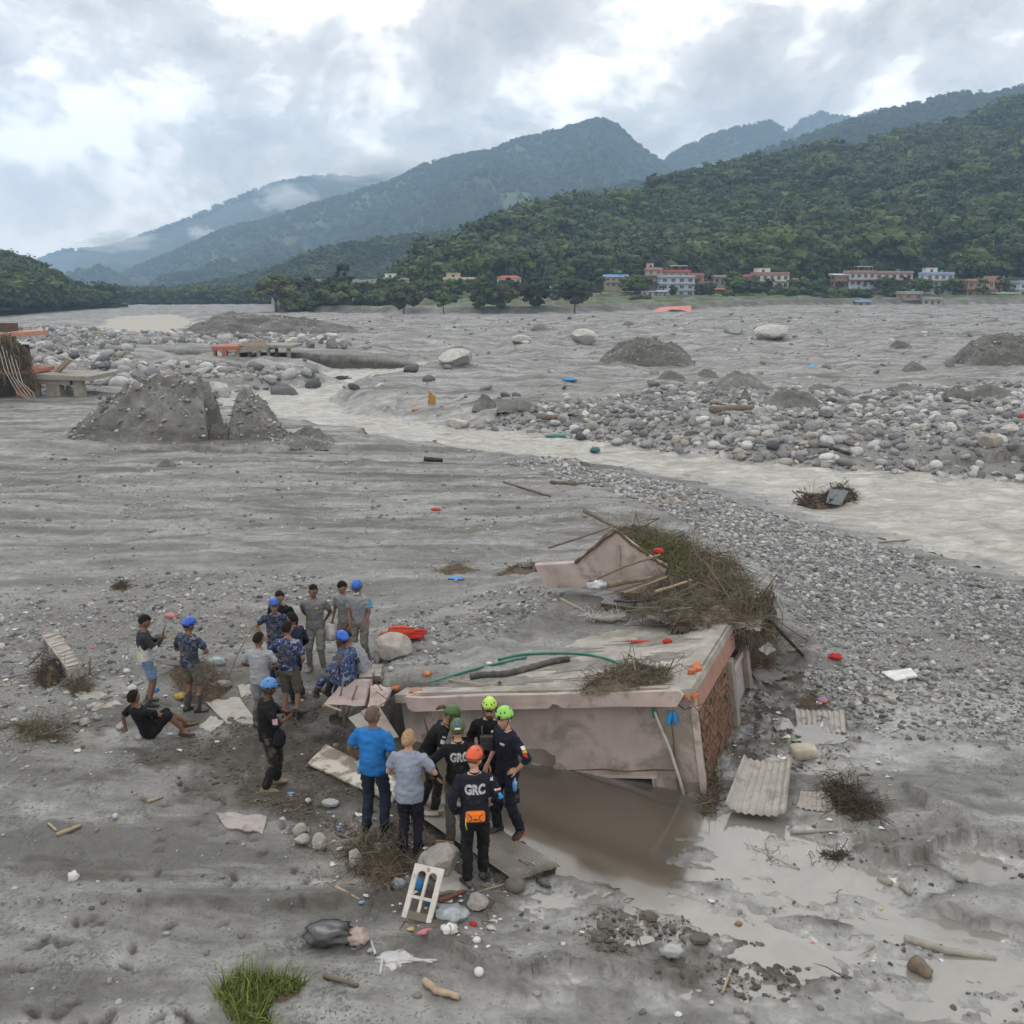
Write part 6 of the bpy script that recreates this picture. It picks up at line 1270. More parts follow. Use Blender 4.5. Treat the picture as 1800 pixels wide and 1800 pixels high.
# white window frame leaning on the rubble
WF = [D(706, 1612, G(706, 1612, 0.02)[1]), D(756, 1624, G(756, 1624, 0.0)[1]), D(773, 1527, G(756, 1624, 0.0)[1] + 0.42), D(720, 1516, G(706, 1612, 0.02)[1] + 0.42)]
ex = (WF[1] - WF[0] + WF[2] - WF[3]) / 2; ey = (WF[3] - WF[0] + WF[2] - WF[1]) / 2; fw_, fh_ = np.linalg.norm(ex), np.linalg.norm(ey); ex /= fw_; ey = ey - ex * (ey @ ex); ey /= np.linalg.norm(ey); ez = np.cross(ex, ey)
M_WFR = M('worn_white_paint', (0.52, 0.49, 0.46), (0.40, 0.37, 0.34), 5, 0.75, 0.3, 0.004, mud=0.16)
wfr = thing('window_frame', 'worn white wooden window frame with arched panes leaning on rubble', 'window frame'); wfr.matrix_world = Matrix(((ex[0], ey[0], ez[0], WF[0][0]), (ex[1], ey[1], ez[1], WF[0][1]), (ex[2], ey[2], ez[2], WF[0][2]), (0, 0, 0, 1)))
sw = fw_ * 0.17
MB().box((sw / 2, fh_ / 2, 0), (sw, fh_, 0.04)).build('stile', M_WFR, wfr); MB().box((fw_ - sw / 2, fh_ / 2, 0), (sw, fh_, 0.04)).build('stile', M_WFR, wfr)
MB().box((fw_ / 2, fh_ - sw * 0.55, 0.001), (fw_ - 2 * sw, sw * 1.1, 0.038)).build('rail', M_WFR, wfr); MB().box((fw_ / 2, fh_ * 0.40, 0.001), (fw_ - 2 * sw, sw * 0.55, 0.034)).build('rail', M_WFR, wfr); MB().box((fw_ / 2, sw * 0.7, 0.001), (fw_ - 2 * sw, sw * 1.4, 0.038)).build('rail', M('mud_coat', (0.16, 0.145, 0.125), None, 4, 0.9, 0.4), wfr)
MB().box((fw_ / 2, fh_ * 0.54, 0.002), (sw * 0.55, fh_ * 0.84, 0.036)).build('mullion', M_WFR, wfr)
for s in (0, 1):      # arched heads of the two upper panes
    x0 = sw + 0.001 if s == 0 else fw_ / 2 + sw * 0.28; x1 = fw_ / 2 - sw * 0.28 if s == 0 else fw_ - sw - 0.001; yt = fh_ - sw * 1.1; rr2 = (x1 - x0) / 2; mb = MB()
    for sg in (-1, 1):
        pts = [((x0 + x1) / 2 + sg * rr2 * math.sin(a), yt - rr2 * 0.9 + rr2 * 0.9 * math.cos(a)) for a in np.linspace(0.15, 1.57, 7)]; cx_ = x0 if sg < 0 else x1
        mb.prism([(cx_, yt)] + (pts if sg > 0 else pts)[::1], -0.015, 0.019)
    mb.build('arch', M_WFR, wfr)
# lavender wall fragment
lw = thing('wall_fragment', 'toppled wall fragment with lavender paint and cracked top', 'wall fragment', T(115, 1185)); P0, P1 = T(93, 1142), T(136, 1200); lc = np.array(lw.location)
dv = (P1 - P0); ln_ = np.linalg.norm(dv[:2]); an = math.atan2(dv[1], dv[0]); cc = (P0 + P1) / 2 - lc
MB().box((cc[0], cc[1], 0.12), (ln_, 0.30, 0.34), (0.15, 0, an), 0.03).build('core', M_CHUNK, lw)
for t in (0.08, 0.72): q = P0 + dv * t - lc; MB().box((q[0] - 0.17, q[1] - 0.05, 0.10), (0.16, 0.03, 0.26), (0.2, 0, an), 0.02).build('paint_patch', M('lavender_paint', (0.30, 0.27, 0.42), None, 4, 0.85, 0.2, mud=0.15), lw)
for t in np.linspace(0.06, 0.94, 10): q = P0 + dv * t - lc; MB().box((q[0], q[1], 0.30), (0.13, 0.26, 0.05), (0.15, rnd.uniform(-.1, .1), an + rnd.uniform(-.1, .1)), 0.02).build('top_stone', M_CHUNK, lw)
# ------------------------------------------------------------------ soft litter
def crumple(label, px, py, wpx, hpx, mat, seed=0, name='cloth', cat='cloth', dep=0.8, amp=0.35, at=None, fs=2.6, rz=0.0, boxy=1.0):
    p = T(px, py) if at is None else np.array(at); s = math.hypot(p[1], CZ - p[2]) / FPX; v, f = ICO3; v = v * (1 + amp * n3(v, fs, seed)[:, None] + amp * 0.4 * n3(v, fs * 2.7, seed + 5)[:, None]); v = v / np.abs(v).max(0); v = np.sign(v) * np.abs(v) ** boxy
    v = v * np.array((wpx * s / 2, wpx * s / 2 * dep, hpx * s / 2)); v[:, 2] = np.where(v[:, 2] < -hpx * s * 0.28, -hpx * s * 0.28, v[:, 2])
    o = mesh_obj(name, v, f, mat, None, True); o.location = p + np.array((0, 0, hpx * s * 0.24)); o.rotation_euler = (0, 0, rz); return tag(o, label, cat)
def cm(name, c, rough=0.8, mud=0.12, c2=None, spec=0.3): return M(name, c, c2, 5, rough, 0.5, 0.01, mud=mud, spec=spec)
C_RED, C_WHT, C_BLU, C_PNK, C_GRY, C_BLK = cm('red_cloth', (0.42, 0.03, 0.025)), cm('white_plastic', (0.60, 0.60, 0.60), 0.4, 0.15, None, 0.5), cm('blue_plastic', (0.03, 0.22, 0.55), 0.4), cm('pink_cloth', (0.46, 0.20, 0.22)), cm('grey_plastic', (0.30, 0.33, 0.36), 0.3, 0.3, (0.16, 0.18, 0.2), 0.5), cm('black_plastic', (0.03, 0.032, 0.036), 0.25, 0.25, (0.07, 0.075, 0.08), 0.6)
rb = thing('life_vest_bundle', 'bundle of red and orange life vests thrown on the rubble', 'life vest', T(708, 1128) + np.array((0, 0, 0.12)))
for i, (dx, dy, dz, sx_, sz_, rz_, c_) in enumerate(((0, 0, 0.10, 0.30, 0.10, 0.1, (0.55, 0.06, 0.02)), (-0.24, -0.05, 0.03, 0.20, 0.07, 0.5, (0.42, 0.03, 0.02)), (0.22, 0.02, 0.02, 0.22, 0.07, -0.5, (0.40, 0.03, 0.02)), (0.34, 0.06, 0.06, 0.13, 0.06, 0.2, (0.40, 0.03, 0.02)), (0.02, -0.1, 0.02, 0.26, 0.06, 0.0, (0.36, 0.03, 0.02)))):
    v, f = ICO2; v = v * (1 + 0.25 * n3(v, 2.5, i)[:, None]) * np.array((sx_, 0.13, sz_)); o = mesh_obj('vest', v, f, cm('vest_%d' % i, c_), rb, True); o.location = (dx, dy, dz); o.rotation_euler = (0, 0.1, rz_)
    MB().tube([(dx - sx_ * 0.8, dy - 0.06, dz + sz_ * 0.7), (dx, dy - 0.1, dz + sz_ * 1.02), (dx + sx_ * 0.8, dy - 0.06, dz + sz_ * 0.7)], 0.012, 5).build('strap', C_BLK if i == 0 else C_RED, rb, True)
crumple('red cloth on the gravel right of the house', 1468, 1158, 26, 14, C_RED, 3)
crumple('red bundle lying on the roof', 1173, 1130, 18, 12, C_RED, 4, at=RT(1173, 1130))
crumple('thin red and white strip on the roof', 1130, 1129, 64, 5, cm('strip', (0.42, 0.05, 0.05), 0.8, 0.3), 5, dep=0.15, at=RT(1130, 1129), rz=-0.1)
crumple('tangle of white cord on the roof mud', 1072, 1090, 70, 14, cm('cord_core', (0.30, 0.29, 0.27)), 6, at=RT(1072, 1090), dep=0.35, name='cord')
rw = np.random.default_rng(14); pw_ = np.array([RT(rw.uniform(1030, 1105), rw.uniform(1078, 1094), 0.05) for _ in range(110)]); v, f = strands(pw_ - pw_[0], rw.normal(size=(110, 3)) * np.array((1, 1, 0.3)), rw.uniform(0.12, 0.3, 110), np.full(110, 0.006), rw, 1.2)
o = mesh_obj('cord', v, f, C_WHT); o.location = pw_[0]; tag(o, 'loose white cord loops spread over the roof mud', 'cord')
crumple('red flower-like rag on the straw mat', 1157, 972, 20, 14, C_RED, 7, at=D(1157, 972, 19.9))
crumple('silver foil caught under the gable', 1050, 1036, 44, 22, cm('foil', (0.46, 0.48, 0.50), 0.25, 0.25, (0.28, 0.3, 0.32), 0.6), 8, name='foil', cat='foil', at=D(1050, 1034, 18.9))
crumple('black rag at the left end of the gable', 926, 998, 22, 12, C_BLK, 9, at=D(926, 998, 20.4))
corr_sheet('white foam board on the gravel', [TP(1548, 1186, 0.06), TP(1600, 1184, 0.12), TP(1612, 1196, 0.10), TP(1572, 1200, 0.05)], 1, 0, C_WHT, name='foam_board', th=0.04, cat='board')
corr_sheet('folded white paper below the black pole', [TP(1332, 1146, 0.06), TP(1350, 1138, 0.12), TP(1364, 1150, 0.10), TP(1348, 1156, 0.05)], 1, 0, C_WHT, name='paper', th=0.015, cat='paper')
crumple('cream sandbag right of the house', 1412, 1328, 46, 26, cm('sandbag', (0.42, 0.385, 0.32), 0.85, 0.1), 10, 'sandbag', 'bag', 0.7, 0.10, fs=1.6, boxy=0.5)
crumple('crumpled packet in bright colours on the mud', 1446, 1234, 24, 12, cm('packet', (0.5, 0.16, 0.05), 0.4, 0.1, (0.08, 0.1, 0.4)), 11, 'packet', 'packet')
crumple('white cup beside the bright packet', 1440, 1238, 14, 8, C_WHT, 12, 'cup', 'cup')
crumple('small green wrapper near the sandbag', 1396, 1303, 12, 5, cm('green_wrap', (0.22, 0.30, 0.08), 0.5), 13, 'wrapper', 'wrapper')
bb = thing('black_bag', 'black plastic bag with handle lying on the mud', 'bag', T(580, 1660))
v, f = ICO3; v = v * (1 + 0.35 * n3(v, 2.4, 77)[:, None] + 0.28 * n3(v, 4.5, 78)[:, None]) * np.array((0.29, 0.19, 0.10)); mesh_obj('bag_body', v, f, cm('bag_black', (0.022, 0.023, 0.026), 0.3, 0.0, (0.05, 0.052, 0.056), 0.6), bb, True).location = (-0.02, 0.08, 0.10)
MB().tube([(0.20, -0.06, 0.05), (0.30, -0.16, 0.04), (0.38, -0.10, 0.04), (0.36, 0.02, 0.05), (0.26, 0.05, 0.07)], 0.012, 6).build('handle', C_BLK, bb, True)
crumple('patterned pale cloth spilling out of the black bag', 627, 1652, 46, 26, cm('flower_cloth', (0.42, 0.37, 0.34), 0.9, 0.1, (0.20, 0.14, 0.12)), 15, dep=0.9)
crumple('torn white cloth flattened in the mud', 692, 1688, 70, 10, cm('torn_cloth', (0.46, 0.46, 0.47), 0.8, 0.2), 16, dep=0.9, amp=0.6)
for i, (p0, p1) in enumerate((((700, 1690), (768, 1690)), ((672, 1690), (668, 1715)), ((660, 1680), (652, 1655)), ((705, 1682), (760, 1694)))):
    o = log_obj('ragged strip of the torn white cloth, ' + ('pointing right', 'pointing down', 'pointing up', 'second on the right')[i], [TP(*p0, 0.02), TP(*p1, 0.015)], 0.018, cm('torn_cloth', (0.46, 0.46, 0.47)), 'cloth_strip', 'cloth')
crumple('pink slipper below the window frame', 747, 1640, 28, 9, cm('slipper_pink', (0.48, 0.17, 0.20), 0.6, 0.05), 17, 'slipper', 'slipper', 0.4, 0.12, rz=0.35)
crumple('crumpled clear plastic sheet right of the window frame', 795, 1612, 60, 26, C_GRY, 18, 'plastic_sheet', 'plastic', 0.8)
crumple('white plastic bag below the clear sheet', 790, 1638, 30, 20, C_WHT, 19, 'plastic_bag', 'bag')
crumple('blue rag caught behind the window frame', 735, 1562, 18, 30, C_BLU, 20, 'rag', 'cloth', 0.5)
crumple('second blue rag beside the window frame', 756, 1588, 16, 12, C_BLU, 21, 'rag', 'cloth', 0.6)
crumple('grey shredded plastic left of the window frame', 703, 1560, 26, 26, C_GRY, 22, 'plastic_shred', 'plastic', 0.6, 0.5)
crumple('red cap and scraps by the white bag', 832, 1626, 14, 8, C_RED, 23, 'scrap', 'scrap')
crumple('round white cup on the mud', 842, 1712, 16, 16, C_WHT, 24, 'cup', 'cup', 1, 0.08)
crumple('white ball-shaped bottle below the rubble', 838, 1655, 14, 11, C_WHT, 25, 'bottle', 'bottle', 0.8, 0.08)
crumple('half-sunk plastic bag in the churned mud', 1180, 1678, 40, 26, cm('pale_bag', (0.36, 0.38, 0.38), 0.35, 0.2), 26, 'plastic_bag', 'bag')
crumple('brown leaf lump on the wet flat', 1298, 1626, 14, 9, cm('leaf_lump', (0.25, 0.17, 0.07)), 27, 'leaf', 'leaf')
crumple('white shreds at the bottom edge', 1192, 1785, 14, 8, C_WHT, 28, 'scrap', 'scrap')
crumple('muddy plastic bottle at the bottom of the flat', 1298, 1780, 16, 18, cm('muddy_bottle', (0.28, 0.265, 0.24)), 29, 'bottle', 'bottle', 0.7, 0.15)
crumple('crumpled white paper on the left mud', 130, 1546, 22, 22, C_WHT, 30, 'paper', 'paper', 0.7, 0.5)
bl = thing('light_bulb', 'white light bulb lying on the left mud', 'bulb', T(203, 1440) + np.array((0, 0, 0.05)), 0.3)
v, f = ICO2; mesh_obj('globe', v * 0.045, f, cm('bulb', (0.42, 0.44, 0.55), 0.2, 0.0, None, 0.6), bl, True); MB().tube([(-0.04, 0, 0), (-0.10, 0, -0.01)], [0.02, 0.016], 8).build('cap', M_WOODP, bl, True)
crumple('yellow cloth behind the muddy boots', 318, 1226, 30, 10, cm('yellow_cloth', (0.42, 0.30, 0.06)), 32)
crumple('pink plastic bag on the pebbles', 301, 1086, 24, 14, C_PNK, 33, 'plastic_bag', 'bag')
crumple('pale pink cloth at the lavender wall piece', 88, 1128, 26, 22, C_PNK, 34)
crumple('white face of a broken tub in the dirt', 380, 1168, 34, 20, cm('pale_tub', (0.36, 0.44, 0.45), 0.6, 0.1), 35, 'tub', 'tub', 0.5)
crumple('grey metal bowl lying in the dirt', 392, 1208, 34, 18, cm('bowl', (0.26, 0.25, 0.24), 0.5, 0.2), 36, 'bowl', 'bowl', 0.7, 0.10)
crumple('white plastic bottle top near the sandals', 372, 1232, 12, 6, cm('cap_pale', (0.4, 0.45, 0.5)), 37, 'bottle', 'bottle')
crumple('blue lid beside the sitting man\'s head', 275, 1214, 10, 9, C_BLU, 38, 'lid', 'lid')
crumple('small red rag left on the mud slope', 766, 897, 18, 6, C_RED, 39)
crumple('blue scrap on the mud left of the gable', 802, 1018, 30, 6, C_BLU, 40, 'scrap', 'scrap')
crumple('orange scrap on the roof edge', 750, 1184, 16, 10, cm('orange_scrap', (0.55, 0.20, 0.08)), 41, 'scrap', 'scrap', at=RT(750, 1186))
crumple('white wrapper on the roof', 860, 1168, 12, 8, C_WHT, 42, 'wrapper', 'wrapper', at=RT(860, 1168))
crumple('plastic bottle behind the broken slabs', 687, 1178, 12, 10, cm('bottle_clear', (0.4, 0.42, 0.44), 0.2), 43, 'bottle', 'bottle')
crumple('teal tarpaulin on the far bank at the water line', 985, 768, 60, 10, cm('teal_tarp', (0.12, 0.26, 0.23)), 44, 'tarpaulin', 'tarpaulin', 0.3)
crumple('teal bundle standing in the river', 1046, 794, 20, 12, cm('teal_bundle', (0.05, 0.16, 0.15)), 45, 'bundle', 'bundle', at=G(1046, 794, -0.95))
crumple('blue plastic drum pieces on the far flat', 1002, 670, 28, 8, C_BLU, 46, 'drum', 'drum', 0.6)
corr_sheet('light blue board on the far gravel', [TP(1420, 648, 0.1), TP(1430, 648, 0.1), TP(1434, 647, 0.42), TP(1424, 647, 0.42)], 1, 0, cm('light_blue_board', (0.20, 0.42, 0.62)), name='board', th=0.05, cat='board')
corr_sheet('upright rusty orange sheet on the river bend', [TP(752, 710, 0.0), TP(765, 711, 0.0), TP(765, 711, 0.55), TP(754, 710, 0.95)], 1, 0, cm('rust_sheet', (0.42, 0.22, 0.05)), name='rusty_sheet', th=0.06, cat='sheet')
crumple('orange lump on the river bend', 730, 722, 14, 6, cm('rust_lump', (0.42, 0.18, 0.06)), 47, 'scrap', 'scrap')
crumple('red cloth at the right edge of the far bank', 1797, 736, 16, 12, C_RED, 48)
px_log('tan log lying in the far cobbles', (946, 738), (982, 738), 0.2)
px_log('big torn trunk on the far cobbles', (1250, 725), (1336, 722), 0.26)
crumple('dark root ball at the river corner', 600, 670, 40, 14, cm('root_ball', (0.05, 0.042, 0.035)), 49, 'root_ball', 'roots', 0.5, 0.6)
# wreckage stranded in the river
rv = G(1455, 890, -0.95); rt, _ = straw_pile('clump of straw and roots stranded in the river', [(1398, 888), (1420, 876), (1440, 878), (1465, 862), (1500, 868), (1508, 880), (1480, 890), (1440, 894)], lambda x, y: np.full(np.shape(x), -1.02), 0.30, 900, 0.7, 71, 0.015, zpl=-1, mat=M_ROOTS)
corr_sheet('grey tin plate standing on the river wreckage', [D(1452, 884, rv[1]), D(1478, 888, rv[1]), D(1492, 862, rv[1] + 0.5), D(1458, 858, rv[1] + 0.5)], 3, 0.02, cm('grey_plate', (0.17, 0.19, 0.21), 0.45), name='tin_plate', th=0.02)
log_obj('bent grey branch on the river wreckage', [D(1400, 864, rv[1]), D(1425, 868, rv[1]), D(1450, 868, rv[1])], 0.05, M_WOOD, 'branch', 'branch')
# hose, cables and the trowel around the walkway
def ground_tube(name, label, pts, rad, mat, cat, lift=0.02):
    P = [TP(px, py, lift) for px, py in pts]; return log_obj(label, P, rad, mat, name, cat, 7, 0.05)
ground_tube('hose', 'rusty hose looping around the concrete lump', [(800, 1492), (845, 1488), (885, 1495), (902, 1506)], 0.018, M('rust_hose', (0.26, 0.15, 0.06), None, 8, 0.7, 0.2), 'hose', 0.07)
px_log('curved rusty rod bent over the concrete lump', (765, 1478, 11.5), (790, 1538, 11.2), 0.014, M('rust_hose', (0.26, 0.15, 0.06)), name='rod', cat='rod', mids=((795, 1480, 11.45), (805, 1508, 11.3)))
crumple('black shredded rubber at the end of the hose', 925, 1530, 60, 22, C_BLK, 51, 'rubber', 'rubber', 0.35, 0.5, rz=-0.5)
crumple('second black rubber piece below the tin scrap', 955, 1556, 34, 16, C_BLK, 52, 'rubber', 'rubber', 0.4, 0.5, rz=-0.6)
crumple('muddy tyre half sunk by the pool', 905, 1562, 36, 26, cm('muddy_tyre', (0.13, 0.12, 0.11)), 53, 'tyre', 'tyre', 0.9, 0.12)
tw = thing('trowel', 'wooden plasterer\'s float dropped on the walkway', 'trowel', G(770, 1430, 0.06)); MB().box((-0.1, 0, 0), (0.22, 0.11, 0.02), (0, 0, 0.1)).build('blade', M_TIN, tw); MB().tube([(0.0, 0, 0.03), (0.08, 0, 0.05), (0.16, 0, 0.03)], 0.022, 8).build('handle', M_WOODP, tw, True)
# two shovels leaning on the pink slab
for i, (t_, b0, lb) in enumerate((((604, 1196, 15.0), (588, 1278), 'muddy shovel leaning on the slab, the left of two'), ((628, 1205, 14.9), (602, 1282), 'muddy shovel leaning on the slab, the right of two'))):
    top = D(*t_); bot = T(*b0) + np.array((0, 0, 0.04)); sh_ = thing('shovel', lb, 'shovel', bot, group='shovels leaning on the slab'); dv = top - bot; q = dv / np.linalg.norm(dv)
    MB().tube([q * 0.25, dv], 0.018, 8).build('handle', M_GREYP, sh_, True)
    sd_ = np.cross(q, (0, 1, 0)); sd_ /= np.linalg.norm(sd_); nn_ = np.cross(sd_, q); V = []; 
    for j, (t, w) in enumerate(((0, 0.02), (0.06, 0.09), (0.14, 0.115), (0.26, 0.11), (0.31, 0.05), (0.36, 0.022))):
        for k in range(5): u = (k - 2) / 2; V.append(q * t + sd_ * w * u + nn_ * (0.03 * (1 - u * u) * (w > 0.05)))
    V2 = V + [np.array(p) - nn_ * 0.006 for p in V]; F = [tuple(g) for g in grid_faces(6, 5)]; F += [tuple(reversed([k + 30 for k in g])) for g in grid_faces(6, 5)]
    mesh_obj('blade', np.array(V2), F, M('shovel_mud', (0.15, 0.14, 0.12), None, 6, 0.8, 0.3), sh_, True)
px_log('short plank nailed across the shovels', (570, 1238, 14.85), (606, 1252, 14.7), 0.025, M_WOODP, name='plank', cat='plank')
px_log('dark upright stake below the slab', (604, 1240, 14.75), (606, 1280, 14.55), 0.03, M_DARKW, name='stake', cat='stake')
# blue rubber gloves hanging on the wall
gv = on_plane(1182, 1250, 0.2)
gl = thing('rubber_gloves', 'pair of blue rubber gloves hanging on the pink wall', 'gloves', HM @ gv)
for s, rzz in ((-0.05, 0.12), (0.05, -0.12)):
    mb = MB(); mb.loft([((s * 0.4, 0, 0), (0.012, 0, 0), (0, 0.008, 0)), ((s * 0.7, 0, -0.06), (0.035, 0, 0), (0, 0.014, 0)), ((s, 0, -0.13), (0.045, 0, 0), (0, 0.016, 0)), ((s * 1.1, 0, -0.19), (0.03, 0, 0), (0, 0.012, 0)), ((s * 1.1, 0, -0.22), (0.012, 0, 0), (0, 0.006, 0))], 10); mb.build('glove', cm('glove_blue', (0.02, 0.24, 0.60), 0.5, 0.0), gl, True)
# ------------------------------------------------------------------ the grass tuft
gt = thing('grass_tuft', 'bright green grass tuft at the bottom left', 'grass', T(455, 1745)); g0 = np.array(gt.location); gr = np.random.default_rng(33)
tp = [tuple(G(px, py, 0.05)[:2]) for px, py in ((375, 1735), (400, 1712), (450, 1705), (540, 1712), (530, 1730), (480, 1745), (470, 1765), (480, 1792), (430, 1795), (400, 1775))]
q = sample_poly(tp, 1250, gr); V = []; F = []; n = 0
for x, y in q:
    L_ = gr.uniform(0.10, 0.30) * (1.7 if gr.random() < 0.10 else 1); d = np.array((gr.normal(0.05, 0.35), gr.normal(0, 0.35), 1.0)); d /= np.linalg.norm(d); s = np.cross(d, gr.normal(size=3)); s /= np.linalg.norm(s); w = gr.uniform(0.004, 0.008); p = np.array((x, y, 0)); p[2] = hz1(x, y) - 0.01 if n % 40 == 0 else lastz; lastz = p[2]; p = p - g0
    m1 = p + d * L_ * 0.55; e = p + d * L_ + np.array((d[0], d[1], -0.35)) * L_ * 0.45
    V += [p - s * w, p + s * w, m1 - s * w * 0.8, m1 + s * w * 0.8, e]; F += [(n, n + 1, n + 3, n + 2), (n + 2, n + 3, n + 4)]; n += 5
o = mesh_obj('blades', np.array(V), F, straw_mat('fresh_grass', (0.045, 0.085, 0.015), (0.21, 0.25, 0.075)), gt); o['kind'] = 'stuff'
MB().loft([((0.18, 0.05, -0.05), (0.34, 0, 0), (0, 0.26, 0)), ((0.15, 0.03, 0.03), (0.30, 0, 0), (0, 0.22, 0)), ((0.1, 0, 0.055), (0.10, 0, 0), (0, 0.08, 0))], 14).build('sod', M_MORT, gt, True)

# ------------------------------------------------------------------ loose clods, twigs and flecks of rubbish on the near mud
M_CLOD = M('wet_clod', (0.11, 0.10, 0.084), (0.06, 0.053, 0.043), 9, 0.7, 0.6, 0.01, spec=0.3, rand=0.3)
CL = []
for i, (px, py, w, lb) in enumerate(((1062, 1628, 26, 'dark mud lump at the edge of the bright puddle'), (1140, 1612, 30, 'dark mud lump below the pool'), (1230, 1650, 34, 'dark mud lump beside the half-sunk bag'), (1390, 1690, 30, 'dark mud lump in the lower flat'), (470, 1395, 22, 'dark mud lump at the photographer\'s feet'))):
    p = T(px, py); s_ = w * math.hypot(p[1], CZ) / FPX / 2; v, f = ICO2; v = v * (1 + 0.35 * n3(v, 1.9, i)[:, None] + 0.15 * n3(v, 4, i + 3)[:, None]) * np.array((1, 0.8, 0.55)); o = mesh_obj('mud_lump', v, f, M_CLOD, None, False); o.location = p; o.scale = (s_, s_, s_); tag(o, lb, 'mud lump'); CL.append(o)
cr_ = np.random.default_rng(88); q = np.concatenate([sample_poly(P_, n_, cr_) for P_, n_ in zip(CHURN, (8000, 2500, 1600))] + [sample_poly(MARSH, 1100, cr_), sample_poly(STONES_L, 900, cr_)]); x, y = q[:, 0], q[:, 1]; a, b = house_ab(x, y)
k = ~((a > -0.1) & (a < 5.2) & (b > -0.05) & (b < 6.6)) & (polysd(x, y, POOL) > 0.05) & (fbm(x * 1.4, y * 1.4, 3, 301) > cr_.uniform(-0.5, 0.35, len(x))); q = q[k]; n = len(q); s_ = 0.007 * 6.0 ** (cr_.uniform(0, 1, n) ** 2.6)
gn_scatter('mud_crumbs', np.stack([q[:, 0], q[:, 1], hg(q[:, 0], q[:, 1]) + s_ * 0.1], 1), s_[:, None] * cr_.uniform(0.7, 1.4, (n, 3)), np.stack([cr_.normal(0, 0.3, n), cr_.normal(0, 0.3, n), cr_.uniform(0, 6.28, n)], 1), cr_.integers(0, 5, n), CL, 'crumbs of churned wet mud')
tw_p = [[tuple(G(px, py, 0)[:2]) for px, py in P_] for P_ in ([(-100, 1050), (700, 1020), (680, 1200), (560, 1240), (300, 1330), (-100, 1400)], [(420, 1380), (700, 1420), (900, 1560), (860, 1680), (560, 1560)], [(1230, 1330), (1500, 1140), (1600, 1250), (1560, 1500), (1250, 1440)], [(760, 860), (1300, 880), (1250, 960), (900, 1010)], [(950, 1560), (1700, 1480), (1750, 1720), (1100, 1720)])]
q = np.concatenate([sample_poly(P_, n_, cr_) for P_, n_ in zip(tw_p, (1100, 500, 360, 160, 70))]); a, b = house_ab(q[:, 0], q[:, 1]); q = q[~((a > -0.1) & (a < 5.2) & (b > -0.05) & (b < 6.6)) & (fbm(q[:, 0] * 0.8, q[:, 1] * 0.8, 3, 311) > -0.15)]; n = len(q)
d = cr_.normal(size=(n, 3)); d[:, 2] *= 0.12; v, f = strands(np.stack([q[:, 0], q[:, 1], hg(q[:, 0], q[:, 1]) + 0.012], 1), d, np.exp(cr_.normal(-1.7, 0.6, n)), cr_.uniform(0.003, 0.008, n), cr_, 0.25)
o = mesh_obj('twig_litter', v, f, straw_mat('twig_litter', (0.06, 0.045, 0.03), (0.26, 0.21, 0.14))); tag(o, 'small twigs and straw strewn over the mud', kind='stuff')
def fleck_mat():
    m, nt, ns, ls, b = newmat('rubbish_fleck'); r = ns.new('ShaderNodeValToRGB'); r.color_ramp.interpolation = 'CONSTANT'; e = r.color_ramp.elements; cs = [(0.5, 0.5, 0.49), (0.42, 0.40, 0.36), (0.46, 0.46, 0.47), (0.35, 0.12, 0.10), (0.12, 0.2, 0.36), (0.42, 0.34, 0.12), (0.5, 0.48, 0.45)]
    while len(e) < len(cs): e.new(0.5)
    for i, (q, c) in enumerate(zip(e, cs)): q.position = (0, 0.3, 0.5, 0.72, 0.79, 0.85, 0.9)[i]; q.color = c4(c)
    ls.new(ns.new('ShaderNodeNewGeometry').outputs['Random Per Island'], r.inputs[0]); ls.new(r.outputs[0], b.inputs['Base Color']); b.inputs['Roughness'].default_value = 0.6; return m
q = np.concatenate([sample_poly(P_, n_, cr_) for P_, n_ in zip(tw_p, (330, 110, 80, 40, 40))]); a, b = house_ab(q[:, 0], q[:, 1]); q = q[~((a > -0.1) & (a < 5.2) & (b > -0.05) & (b < 6.6))]; V, F = [], []
for i, (x, y) in enumerate(q):
    s_ = 0.012 * 4.0 ** (cr_.random() ** 2); c = np.array((x, y, hz1(x, y) + s_ * 0.3)); w = ICO1[0] * (1 + 0.4 * cr_.normal(size=(12, 1))) * s_ * np.array((1.3, 1, 0.4)); V.append(w + c); F += [tuple(k_ + 12 * i for k_ in t_) for t_ in ICO1[1]]
o = mesh_obj('rubbish_flecks', np.concatenate(V), F, fleck_mat()); tag(o, 'tiny scraps of plastic and paper strewn over the mud', kind='stuff')
# ------------------------------------------------------------------ people
WS = bpy.data.scenes.new('workshop')          # small separate scene where garments are evaluated quickly
def wdg():
    WS.view_layers[0].update(); return WS.view_layers[0].depsgraph
def remesh(mb, voxel, smooth=4, disp=None):
    me = bpy.data.meshes.new('tmp'); me.from_pydata(mb.v, [], mb.f); o = bpy.data.objects.new('tmp', me); WS.collection.objects.link(o)
    r_ = o.modifiers.new('r', 'REMESH'); r_.mode = 'VOXEL'; r_.voxel_size = voxel
    if smooth: s_ = o.modifiers.new('s', 'SMOOTH'); s_.iterations = smooth; s_.factor = 0.5
    dg = wdg(); e = o.evaluated_get(dg).to_mesh()
    n = len(e.vertices); v = np.zeros(n * 3, np.float32); e.vertices.foreach_get('co', v); v = v.reshape(-1, 3).astype(float)
    nr = np.zeros(n * 3, np.float32); e.vertex_normals.foreach_get('vector', nr); nr = nr.reshape(-1, 3)
    f = [tuple(p.vertices) for p in e.polygons]; o.evaluated_get(dg).to_mesh_clear()
    bpy.data.objects.remove(o); bpy.data.meshes.remove(me)
    if disp is not None: v = v + nr * disp(v)[:, None]
    return v, f
def nv(v): v = np.array(v, float); return v / (np.linalg.norm(v) + 1e-9)
